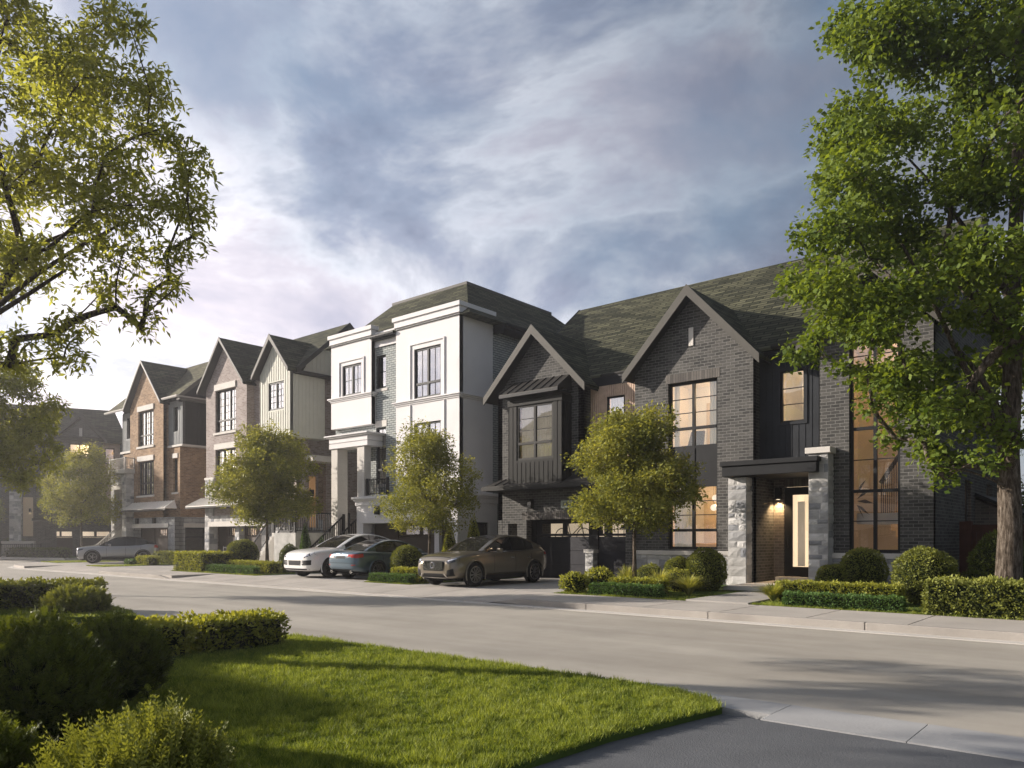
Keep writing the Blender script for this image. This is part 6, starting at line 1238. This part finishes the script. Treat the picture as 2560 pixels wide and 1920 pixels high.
grass('grass on the lawn island at the left', 60000, isl_sampler, .10, .07, .008, 2)
def yard_sampler(rng, n):
    L = []
    for x0, x1, y0, y1 in yard_parts[:4]: 
        m = int(n * .22); L.append(np.stack([rng.uniform(x0, min(x1, 3), m), y0 + (min(y1, 21.5) - y0) * rng.uniform(0, 1, m) ** 1.6], 1))
    return np.concatenate(L)
grass('short grass around the planting beds', 70000, yard_sampler, .14, .055, .009, 3)
def yard2(rng, n):
    L = []
    for x0, x1, y0, y1 in yard_parts[4:] + [(-53.8, -50.7, 17.6, 20.5)]:
        m = int(n / 3); L.append(np.stack([rng.uniform(x0, x1, m), y0 + 3.5 * rng.uniform(0, 1, m) ** 1.4], 1))
    return np.concatenate(L)
grass('short grass before the farther houses', 36000, yard2, .14, .07, .014, 4)

# ------------------------------------------------------------------ the opposite side of the street, behind the camera: it shades and is mirrored in the windows
copy_tree(H3, (-17, -9.5, 0), R(180), 1, 'mauve brick house across the street behind the camera'); copy_tree(H2, (-41, -9.5, 0), R(180), 1, 'white stucco house across the street behind the camera'); copy_tree(H4, (-54.5, -9.5, 0), R(180), 1, 'russet brick house across the street behind the camera')
# ------------------------------------------------------------------ cars
from mathutils.bvhtree import BVHTree
def lerp_st(st, y):
    for a, b in zip(st, st[1:]):
        if a[0] <= y <= b[0]:
            t = (y - a[0]) / (b[0] - a[0] + 1e-9); t = t * t * (3 - 2 * t) if 0 else t
            return [p + (q - p) * t for p, q in zip(a, b)]
    return list(st[-1] if y > st[-1][0] else st[0])
def loft(sections):
    mb = MB(); ids = []
    for s in sections:
        i = len(mb.v); mb.v += [tuple(p) for p in s]; ids.append(i)
    n = len(sections[0])
    for a, b in zip(ids, ids[1:]):
        for j in range(n - 1): mb.f.append((a + j, a + j + 1, b + j + 1, b + j))
        mb.f.append((a + n - 1, a, b, b + n - 1))
    mb.f.append(tuple(ids[0] + j for j in range(n))[::-1]); mb.f.append(tuple(ids[-1] + j for j in range(n)))
    return mb
def wheel(parent, x, y, r, wd, side, spokes, rimmat):
    prof = [(r * .66, -wd / 2), (r * .90, -wd / 2), (r * .985, -wd * .38), (r, -wd * .2), (r, wd * .2), (r * .985, wd * .38), (r * .90, wd / 2), (r * .66, wd / 2), (r * .66, -wd / 2)]
    t = MB().lathe(prof, (x, y, r), 'x', 36); to = t.build('wheel', M['tyre'], parent, smooth=True)
    m = MB(); o = side * wd * .42
    m.lathe([(r * .70, side * wd * .5), (r * .64, side * wd * .52), (r * .62, side * wd * .40), (r * .60, 0)], (x, y, r), 'x', 36)
    m.lathe([(.001, o + side * .012), (r * .10, o + side * .012), (r * .13, o - side * .01)], (x, y, r), 'x', 16)
    for k in range(spokes):
        for dk in (-.10, .10):
            a0 = 2 * math.pi * k / spokes; a1 = a0 + dk * 5 / spokes * 2
            m.bar((x + o, y + r * .08 * math.cos(a0), r + r * .08 * math.sin(a0)), (x + o + side * .01, y + r * .63 * math.cos(a1), r + r * .63 * math.sin(a1)), .020, .022, up=(1, 0, 0))
    m.build('rim', M[rimmat], to, smooth=False)
    d = MB(); d.lathe([(.001, side * wd * .1), (r * .6, side * wd * .1)], (x, y, r), 'x', 24); d.lathe([(r * .2, side * wd * .16), (r * .48, side * wd * .16), (r * .48, side * wd * .12)], (x, y, r), 'x', 24); d.build('brake_disc', M['under'], to)
def car(label, group, loc, rz, P):
    """P: dict with stations; local -y is the front"""
    t = thing('parked_car', label, 'car', loc, rz, group, world=False)
    secs = []
    for y, w, zb, belt, top in P['body']:
        h = belt - zb
        half = [(w * .55, zb), (w * .88, zb + .01), (w * .985, zb + h * .18), (w, zb + h * .42), (w * .99, zb + h * .66), (w * .955, belt - h * .10), (w * .90, belt), (w * .62, top - .01), (w * .25, top + .012)]
        secs.append([(x, y, z) for x, z in half] + [(-x, y, z) for x, z in reversed(half)])
    mb = loft(secs); tmp = mb.build('tmp', M['under'], None)
    ss = tmp.modifiers.new('s', 'SUBSURF'); ss.levels = 2; ss.render_levels = 2
    cut = MB()
    for ya, ra in P['axles']:
        for sx in (-1, 1):
            i = len(cut.v); x0, x1 = sx * (P['w'] - .34), sx * (P['w'] + .3); n = 28
            for xx in (x0, x1): cut.v += [(xx, ya + (ra + .055) * math.cos(2 * math.pi * k / n), ra + .0 + (ra + .055) * math.sin(2 * math.pi * k / n)) for k in range(n)]
            for k in range(n): cut.f.append((i + k, i + (k + 1) % n, i + n + (k + 1) % n, i + n + k))
            cut.f.append(tuple(range(i + n - 1, i - 1, -1))); cut.f.append(tuple(range(i + n, i + 2 * n)))
    co = cut.build('tmpc', M['under'], None)
    import bmesh as _bm
    b_ = _bm.new(); b_.from_mesh(co.data); _bm.ops.recalc_face_normals(b_, faces=b_.faces); b_.to_mesh(co.data); b_.free()
    b_ = _bm.new(); b_.from_mesh(tmp.data); _bm.ops.recalc_face_normals(b_, faces=b_.faces); b_.to_mesh(tmp.data); b_.free()
    bo = tmp.modifiers.new('b', 'BOOLEAN'); bo.operation = 'DIFFERENCE'; bo.object = co; bo.solver = 'EXACT'
    dg = bpy.context.evaluated_depsgraph_get(); me = bpy.data.meshes.new_from_object(tmp.evaluated_get(dg)); bpy.data.objects.remove(tmp); bpy.data.objects.remove(co)
    me.materials.clear(); me.materials.append(M[P['paint']]); me.name = 'body'
    me.polygons.foreach_set('use_smooth', [True] * len(me.polygons))
    try: me.set_sharp_from_angle(angle=R(38))
    except Exception: pass
    body = bpy.data.objects.new('body', me); COL.objects.link(body); body.parent = t
    b_ = _bm.new(); b_.from_mesh(me); bvh = BVHTree.FromBMesh(b_)
    b_.free()
    def patch(mb, q, view='front', off=.006, n=8, m=4):
        """quad given by 4 corners (2D) draped on the body"""
        g = []
        for j in range(m + 1):
            for i in range(n + 1):
                u, v = i / n, j / m
                a = (q[0][0] * (1 - u) + q[1][0] * u, q[0][1] * (1 - u) + q[1][1] * u); b = (q[3][0] * (1 - u) + q[2][0] * u, q[3][1] * (1 - u) + q[2][1] * u)
                p = (a[0] * (1 - v) + b[0] * v, a[1] * (1 - v) + b[1] * v)
                if view == 'front': o, d = Vector((p[0], -8, p[1])), Vector((0, 1, 0))
                elif view == 'rear': o, d = Vector((p[0], 8, p[1])), Vector((0, -1, 0))
                elif view == 'right': o, d = Vector((8, p[0], p[1])), Vector((-1, 0, 0))
                elif view == 'left': o, d = Vector((-8, p[0], p[1])), Vector((1, 0, 0))
                else: o, d = Vector((p[0], p[1], 8)), Vector((0, 0, -1))
                hit = bvh.ray_cast(o, d)
                g.append((hit[0] - d * off) if hit[0] is not None else None)
        i0 = len(mb.v); mp_ = {}
        for k, p in enumerate(g):
            if p is not None: mp_[k] = len(mb.v); mb.v.append(tuple(p))
        for j in range(m):
            for i in range(n):
                f = [j * (n + 1) + i, j * (n + 1) + i + 1, (j + 1) * (n + 1) + i + 1, (j + 1) * (n + 1) + i]
                if all(k in mp_ for k in f): mb.f.append(tuple(mp_[k] for k in f))
    def part(name, quads, mat, parent=body, **kw):
        mb = MB()
        for q in quads:
            v = q[0]; patch(mb, q[1], v, **{**kw, **(q[2] if len(q) > 2 else {})})
        if mb.f: return mb.build(name, M[mat], parent, smooth=True)
    # greenhouse
    GS = P['glass']; ys = []
    for a, b in zip(GS, GS[1:]):
        for k in range(3): ys.append([p + (q - p) * k / 3 for p, q in zip(a, b)])
    ys.append(list(GS[-1]))
    def bez(i, c):  # smooth the roof line a little
        j0, j1 = max(0, i - 1), min(len(ys) - 1, i + 1); return (ys[j0][c] + 2 * ys[i][c] + ys[j1][c]) / 4 if 0 < i < len(ys) - 1 else ys[i][c]
    S2_ = []
    for i in range(len(ys)):
        y = ys[i][0]; zr = bez(i, 1); gb = bez(i, 2); gr = bez(i, 3); bl = lerp_st(P['body'], y)[3] - .03
        hgt = max(0, zr - bl); gr_ = gb + (gr - gb) * min(1, hgt / (P['h'] - bl))
        S2_.append([(gb, y, bl), (gb * .5 + gr_ * .5 + .012, y, bl + hgt * .5), (gr_, y, zr - .05 * min(1, hgt * 4)), (gr_ * .82, y, zr), (0, y, zr + .018)])
    gl, pt, rp = MB(), MB(), MB()
    y0g, y1g = P['side']; y0r, y1r = P['roof']
    for sgn in (1, -1):
        for i in range(len(S2_) - 1):
            for j in range(4):
                A, B = S2_[i], S2_[i + 1]; ym = (A[0][1] + B[0][1]) / 2; q = [A[j], A[j + 1], B[j + 1], B[j]]; q = [(p[0] * sgn, p[1], p[2]) for p in q]
                if sgn < 0: q = q[::-1]
                if j < 2: (gl if y0g < ym < y1g else pt).poly(q)
                elif j == 2: pt.poly(q)
                else: (pt if y0r < ym < y1r else gl).poly(q)
    # weld so that smooth shading works
    def weld(mb):
        key, mp_, v = {}, [], []
        for p in mb.v:
            k = tuple(round(c, 4) for c in p)
            if k not in key: key[k] = len(v); v.append(p)
            mp_.append(key[k])
        mb.v = v; mb.f = [tuple(mp_[i] for i in f) for f in mb.f]; mb.f = [f for f in mb.f if len(set(f)) == len(f)]
    weld(gl); weld(pt)
    gl.build('window_glass', M['tint'], body, smooth=True); pt.build('roof', M[P.get('roofpaint', P['paint'])], body, smooth=True)
    for sgn in (1, -1):
        rp = MB(); rp.tube([(p[2][0] * sgn * 1.005, p[2][1], p[2][2] + .004) for p in S2_[1:-1]], .024, 6); rp.build('roof_rail', M[P.get('roofpaint', P['paint'])], body, smooth=True)
        for yp in P['pillars']:
            c = min(S2_, key=lambda s_: abs(s_[0][1] - yp)); pm = MB(); pm.bar((c[0][0] * sgn * 1.004, c[0][1], c[0][2]), (c[2][0] * sgn * 1.004, c[0][1] + .04, c[2][2]), .05, .012, up=(0, 1, 0)); pm.build('pillar', M['plastic'], body)
        pm = MB(); pm.tube([(p[0][0] * sgn * 1.012, p[0][1], p[0][2] + .03) for p in S2_ if y0g < p[0][1] < y1g], .012, 5); pm.build('window_trim', M['chrome' if P.get('chrome') else 'plastic'], body)
    # wheels, arches, sills, underside
    for ya, ra in P['axles']:
        for sx in (-1, 1): wheel(t, sx * (P['w'] - .135), ya, ra, .24, sx, P['spokes'], P['rim'])
    am = MB()
    for ya, ra in P['axles']:
        for sx in (-1, 1):
            am.tube([(sx * (P['w'] - .012), ya + (ra + .058) * math.cos(a), ra + (ra + .058) * math.sin(a)) for a in [math.pi * (-.12 + 1.24 * k / 18) for k in range(19)]], .022, 6)
    am.build('wheel_arch', M[P['arch']], body, smooth=True)
    yf, yr = P['axles'][0][0], P['axles'][1][0]
    um = MB(); um.box(-P['w'] + .25, P['w'] - .25, P['body'][0][0] + .3, P['body'][-1][0] - .3, .20, .5); um.build('underbody', M['under'], body)
    sm = MB()
    for sx in (-1, 1): sm.box(min(sx * (P['w'] - .07), sx * (P['w'] - .01)), max(sx * (P['w'] - .07), sx * (P['w'] - .01)), yf + .48, yr - .48, P['body'][4][2] - .01, P['body'][4][2] + .11)
    sm.build('sill', M['plastic'], body)
    # door gaps and handles
    bz = P['body'][4][2]; belt = lerp_st(P['body'], P['gaps'][0])[3]; q = []
    for s_ in ('right', 'left'):
        for y in P['gaps']: q.append((s_, [(y, bz + .14), (y + .012, bz + .14), (y + .03, belt - .05), (y + .018, belt - .05)], dict(n=1, m=8, off=.002)))
        q.append((s_, [(P['gaps'][0], bz + .14), (P['gaps'][-1], bz + .14), (P['gaps'][-1], bz + .15), (P['gaps'][0], bz + .15)], dict(n=10, m=1, off=.002)))
    part('door_gap', q, 'under')
    for s_, sx in (('right', 1), ('left', -1)):
        hm = MB()
        for y in P['gaps'][1:3]: hm.box(min(sx * (P['w'] - .03), sx * (P['w'] + .012)), max(sx * (P['w'] - .03), sx * (P['w'] + .012)), y - .24, y - .06, belt - .20, belt - .17)
        hm.build('door_handle', M['chrome' if P.get('chrome') else P['paint']], body, bevel=.006)
        mm = MB(); ym = GS[0][0] + .55; x0, x1 = sx * (P['w'] - .02), sx * (P['w'] + .17)
        mm.box(min(x0, x1), max(x0, x1), ym - .06, ym + .08, belt - .02, belt + .12); mm.build('mirror', M[P['paint']], body, bevel=.035)
    for nm, qs, mat, *kw in P['parts']: part(nm, qs, mat, **(kw[0] if kw else {}))
    for fn in P.get('extra', []): fn(t, body, bvh)
    return t
def both(quad, view, **kw):
    return [(view, quad, kw), (view, [(-x, z) for x, z in quad][::-1], kw)]
def both_side(quad, **kw): return [('right', quad, kw), ('left', quad, kw)]
# --- champagne coupe SUV
def grille_slats(x, z0, z1, y, n, mat, badge=None, bar=False):
    def fn(t, body, bvh):
        mb = MB()
        for k in range(n):
            u = -x + 2 * x * (k + .5) / n; hit = bvh.ray_cast(Vector((u, -8, (z0 + z1) / 2)), Vector((0, 1, 0))); yy = hit[0].y if hit[0] else y
            f = 1 - .35 * abs(u / x) ** 3; mb.box(u - .008, u + .008, yy - .035, yy - .005, z0 + (1 - f) * .12, z1 - (1 - f) * .06)
        mb.build('grille_slat', M[mat], body)
        if badge:
            hit = bvh.ray_cast(Vector((0, -8, badge[0])), Vector((0, 1, 0))); yy = hit[0].y - .05; b = MB(); r = badge[1]
            b.tube([(r * math.cos(a), yy, badge[0] + r * math.sin(a)) for a in [2 * math.pi * k / 28 for k in range(29)]], .010, 6)
            for k in range(3): a = math.pi / 2 + k * 2 * math.pi / 3; b.prism([(r * .14 * math.cos(a + 1.57), yy, badge[0] + r * .14 * math.sin(a + 1.57)), (r * .97 * math.cos(a), yy, badge[0] + r * .97 * math.sin(a)), (r * .14 * math.cos(a - 1.57), yy, badge[0] + r * .14 * math.sin(a - 1.57))], (0, .012, 0))
            b.build('badge', M['chrome'], body)
    return fn
SUV = dict(w=.96, h=1.60, paint='paint_champagne', roofpaint='paint_champagne', spokes=10, rim='rim', arch='paint_champagne', chrome=True,
    axles=[(-1.46, .375), (1.43, .375)],
    body=[(-2.36, .55, .40, .68, .70), (-2.34, .72, .30, .76, .80), (-2.22, .85, .26, .90, .94), (-1.95, .92, .25, .97, 1.02), (-1.46, .955, .25, 1.02, 1.07), (-.95, .96, .25, 1.06, 1.12), (0, .96, .25, 1.07, 1.08), (.9, .96, .25, 1.10, 1.11), (1.43, .955, .26, 1.14, 1.15), (1.95, .92, .30, 1.15, 1.17), (2.25, .84, .38, 1.10, 1.12), (2.36, .72, .46, .98, 1.0), (2.38, .60, .52, .90, .92)],
    glass=[(-1.02, 1.10, .80, .60), (-.55, 1.36, .84, .62), (-.10, 1.54, .86, .63), (.35, 1.60, .86, .63), (.85, 1.59, .86, .62), (1.35, 1.49, .84, .60), (1.85, 1.31, .78, .56), (2.15, 1.17, .72, .54)],
    side=(-.80, 1.55), roof=(-.02, 1.1), pillars=(.42, .95), gaps=(-.62, .42, 1.25),
    parts=[('grille', [('front', [(-.43, .50), (.43, .50), (.47, .82), (-.47, .82)])], 'plastic', dict(off=.008, n=14, m=6)),
        ('headlight', both([(.50, .79), (.62, .71), (.86, .80), (.82, .92)], 'front'), 'headlamp', dict(off=.008)),
        ('headlight_led', both([(.56, .82), (.60, .79), (.80, .86), (.80, .89)], 'front'), 'lamp_inner', dict(off=.014)),
        ('intake', [('front', [(-.50, .31), (.50, .31), (.40, .42), (-.40, .42)])] + both([(.56, .33), (.80, .36), (.78, .58), (.58, .52)], 'front'), 'plastic', dict(off=.010)),
        ('bumper_trim', [('front', [(-.62, .265), (.62, .265), (.58, .295), (-.58, .295)], dict(n=14, m=1))] + both([(.46, .42), (.49, .42), (.59, .30), (.55, .30)], 'front'), 'chrome', dict(off=.022)),
        ('tail_light', [('right', [(2.02, .96), (2.34, .92), (2.34, 1.03), (2.05, 1.04)]), ('left', [(2.02, .96), (2.34, .92), (2.34, 1.03), (2.05, 1.04)])] + both([(.35, .93), (.80, .93), (.80, 1.04), (.35, 1.02)], 'rear'), 'tail', dict(off=.008)),
        ('hood_gap', [('top', [(-.60, -2.22), (.60, -2.22), (.60, -2.20), (-.60, -2.20)])], 'under', dict(off=.003))],
    extra=[grille_slats(.43, .52, .81, -2.4, 17, 'chrome', badge=(.67, .085))])
car('champagne coupe SUV with slatted grille, parked nose to the street before the dark garage', 'cars parked on driveways', (-16.92, 18.62, .152), 0, SUV)
# --- white coupe SUV
CAY = dict(w=.98, h=1.66, paint='paint_white', spokes=5, rim='rim_dark', arch='paint_white',
    axles=[(-1.50, .385), (1.40, .385)],
    body=[(-2.46, .60, .36, .72, .74), (-2.42, .80, .28, .84, .88), (-2.28, .90, .25, .95, 1.0), (-1.95, .95, .25, 1.03, 1.07), (-1.50, .975, .25, 1.07, 1.11), (-1.0, .98, .25, 1.09, 1.15), (0, .98, .25, 1.10, 1.11), (.9, .98, .25, 1.12, 1.13), (1.40, .975, .26, 1.14, 1.15), (1.95, .94, .30, 1.14, 1.16), (2.30, .86, .38, 1.08, 1.10), (2.42, .72, .46, .98, 1.0)],
    glass=[(-1.05, 1.13, .82, .62), (-.6, 1.38, .86, .63), (-.15, 1.58, .88, .64), (.30, 1.66, .88, .64), (.85, 1.65, .88, .63), (1.35, 1.56, .86, .61), (1.85, 1.38, .80, .57), (2.2, 1.18, .74, .55)],
    side=(-.80, 1.6), roof=(-.05, 1.2), pillars=(.42, 1.0), gaps=(-.65, .42, 1.3),
    parts=[('intake', [('front', [(-.36, .48), (.36, .48), (.40, .66), (-.40, .66)])] + both([(.48, .48), (.86, .50), (.86, .68), (.48, .66)], 'front'), 'plastic', dict(off=.010)),
        ('headlight', both([(.52, .78), (.58, .75), (.90, .86), (.80, .98)], 'front'), 'headlamp', dict(off=.008)),
        ('headlight_led', both([(.60, .83), (.62, .80), (.84, .88), (.82, .92)], 'front', n=4, m=2), 'lamp_inner', dict(off=.014)),
        ('lower_intake', [('front', [(-.78, .27), (.78, .27), (.80, .36), (-.80, .36)], dict(n=14, m=2))], 'plastic', dict(off=.010)),
        ('air_blade', both([(.50, .545), (.56, .545), (.56, .565), (.50, .565)], 'front') + both([(.50, .60), (.56, .60), (.56, .62), (.50, .62)], 'front'), 'white', dict(off=.018, n=2, m=1)),
        ('badge', [('front', [(-.03, .845), (.03, .845), (.04, .90), (-.04, .90)])], 'chrome', dict(off=.006, n=2, m=2))],
    extra=[])
car('white coupe SUV with wide black air intakes, parked nose to the street beside the sedan', 'cars parked on driveways', (-24.72, 19.05, .152), R(0), CAY)
# --- blue grey sedan, tail to the street (rotated half a turn)
def tail_round(t, body, bvh):
    hit = bvh.ray_cast(Vector((0, 8, .93)), Vector((0, -1, 0))); yy = hit[0].y + .006
    b = MB(); b.lathe([(.001, .0), (.036, .0), (.040, -.006)], (0, yy, .93), 'y', 20); o = b.build('badge', M['chrome'], body)
    b = MB(); r = .026
    for a0, mt in ((0, 0), (math.pi, 0)): b.poly([(0, yy + .004, .93)] + [(r * math.cos(a0 + k * math.pi / 12), yy + .004, .93 + r * math.sin(a0 + k * math.pi / 12)) for k in range(7)][::-1])
    b.build('badge_quarter', M['paint_teal'], o)
    for sx in (-.55, .55): m = MB(); m.lathe([(.035, 0), (.048, 0), (.048, .06), (.038, .06), (.036, 0)], (sx, 2.27, .30), 'y', 20); m.build('exhaust', M['chrome'], body)
SED = dict(w=.915, h=1.44, paint='paint_teal', spokes=5, rim='rim', arch='paint_teal',
    axles=[(-1.50, .335), (1.35, .335)],
    body=[(-2.36, .50, .34, .56, .58), (-2.34, .70, .26, .64, .66), (-2.2, .82, .22, .74, .77), (-1.9, .88, .20, .84, .88), (-1.5, .905, .20, .90, .94), (-1.0, .915, .20, .94, 1.0), (0, .915, .20, .96, .97), (.8, .915, .20, .99, 1.0), (1.35, .91, .21, 1.01, 1.03), (1.85, .885, .25, 1.02, 1.05), (2.15, .84, .30, 1.00, 1.04), (2.30, .76, .36, .92, .97), (2.35, .66, .42, .84, .86)],
    glass=[(-1.1, .99, .74, .54), (-.6, 1.22, .78, .56), (-.1, 1.40, .79, .57), (.35, 1.44, .79, .57), (.8, 1.42, .79, .56), (1.2, 1.30, .76, .55), (1.55, 1.14, .72, .54), (1.75, 1.05, .70, .54)],
    side=(-.85, 1.30), roof=(-.05, .86), pillars=(.30,), gaps=(-.72, .32, 1.1),
    parts=[('tail_light', both([(.34, .80), (.78, .80), (.80, .93), (.42, .91)], 'rear') + both_side([(1.98, .82), (2.28, .78), (2.28, .90), (1.98, .95)]), 'tail', dict(off=.008)),
        ('tail_light_trim', both([(.36, .80), (.60, .80), (.60, .84), (.38, .84)], 'rear'), 'lamp_inner', dict(off=.014, n=4, m=1)),
        ('bumper_insert', [('rear', [(-.62, .24), (.62, .24), (.54, .38), (-.54, .38)], dict(n=14, m=3))], 'plastic', dict(off=.010)),
        ('plate_recess', [('rear', [(-.27, .76), (.27, .76), (.25, .86), (-.25, .86)])], 'plastic', dict(off=.004)),
        ('bumper_crease', [('rear', [(-.74, .60), (.74, .60), (.74, .615), (-.74, .615)], dict(n=16, m=1))], 'plastic', dict(off=.004)),
        ('reflector', both([(.60, .52), (.76, .53), (.76, .56), (.60, .55)], 'rear'), 'tail', dict(off=.008, n=4, m=1)),
        ('headlight', both([(.45, .62), (.60, .58), (.78, .66), (.74, .73)], 'front'), 'headlamp', dict(off=.008))],
    extra=[tail_round])
car('blue grey sedan parked tail to the street, red tail lights and twin exhausts', 'cars parked on driveways', (-22.35, 19.25, .152), R(180), SED)
# --- silver grey crossover
POL = dict(w=.93, h=1.58, paint='paint_silver', roofpaint='plastic', spokes=5, rim='rim', arch='plastic',
    axles=[(-1.35, .37), (1.35, .37)],
    body=[(-2.20, .62, .36, .82, .84), (-2.17, .80, .28, .90, .93), (-2.02, .88, .25, .95, .98), (-1.7, .91, .25, .99, 1.02), (-1.35, .925, .25, 1.01, 1.05), (-.9, .93, .25, 1.03, 1.09), (0, .93, .25, 1.04, 1.05), (.8, .93, .25, 1.06, 1.07), (1.35, .92, .26, 1.12, 1.13), (1.8, .88, .30, 1.16, 1.17), (2.08, .80, .38, 1.12, 1.13), (2.2, .70, .46, .98, 1.0)],
    glass=[(-.98, 1.07, .78, .58), (-.55, 1.34, .82, .60), (-.15, 1.53, .84, .61), (.25, 1.58, .84, .61), (.8, 1.57, .84, .60), (1.25, 1.50, .82, .58), (1.7, 1.34, .76, .55), (2.0, 1.18, .70, .52)],
    side=(-.75, 1.5), roof=(-.05, 1.25), pillars=(.40, .95), gaps=(-.62, .40, 1.2),
    parts=[('grille_panel', [('front', [(-.38, .64), (.38, .64), (.40, .82), (-.40, .82)])], 'paint_silver', dict(off=.008)),
        ('headlight', both([(.50, .78), (.54, .70), (.84, .76), (.84, .86)], 'front') + both_side([(-2.10, .74), (-1.86, .80), (-1.80, .88), (-2.10, .86)]), 'headlamp', dict(off=.008)),
        ('headlight_led', both([(.54, .76), (.56, .73), (.80, .80), (.80, .83)], 'front', n=4, m=1), 'lens', dict(off=.014)),
        ('intake', [('front', [(-.60, .32), (.60, .32), (.56, .44), (-.56, .44)])] + both([(.66, .38), (.82, .40), (.82, .54), (.70, .52)], 'front'), 'plastic', dict(off=.010)),
        ('number_plate', [('front', [(-.24, .50), (.24, .50), (.24, .61), (-.24, .61)])], 'white', dict(off=.012)),
        ('tail_light', both_side([(1.95, .92), (2.16, .90), (2.14, 1.10), (1.98, 1.14)]) + both([(.55, .90), (.78, .92), (.72, 1.10), (.50, 1.10)], 'rear'), 'tail', dict(off=.008))],
    extra=[])
car('silver grey crossover with dark roof, seen from its side in front of the russet house', 'cars parked on driveways', (-48.1, 20.0, .152), R(-27.7), POL)
# ------------------------------------------------------------------ haze over the street
hz = MB(); hz.box(-140, 62, -60, 64, -1.2, 20); ho = hz.build('haze', [], None); ho['kind'] = 'stuff'
m, nt = new_mat('haze air'); v = N(nt, 'ShaderNodeVolumePrincipled'); v.inputs['Color'].default_value = (0.95, 0.93, 0.93, 1); v.inputs['Density'].default_value = 0.0016; v.inputs['Anisotropy'].default_value = 0.70
o = nt.nodes.new('ShaderNodeOutputMaterial'); nt.links.new(v.outputs[0], o.inputs['Volume']); ho.data.materials.append(m)
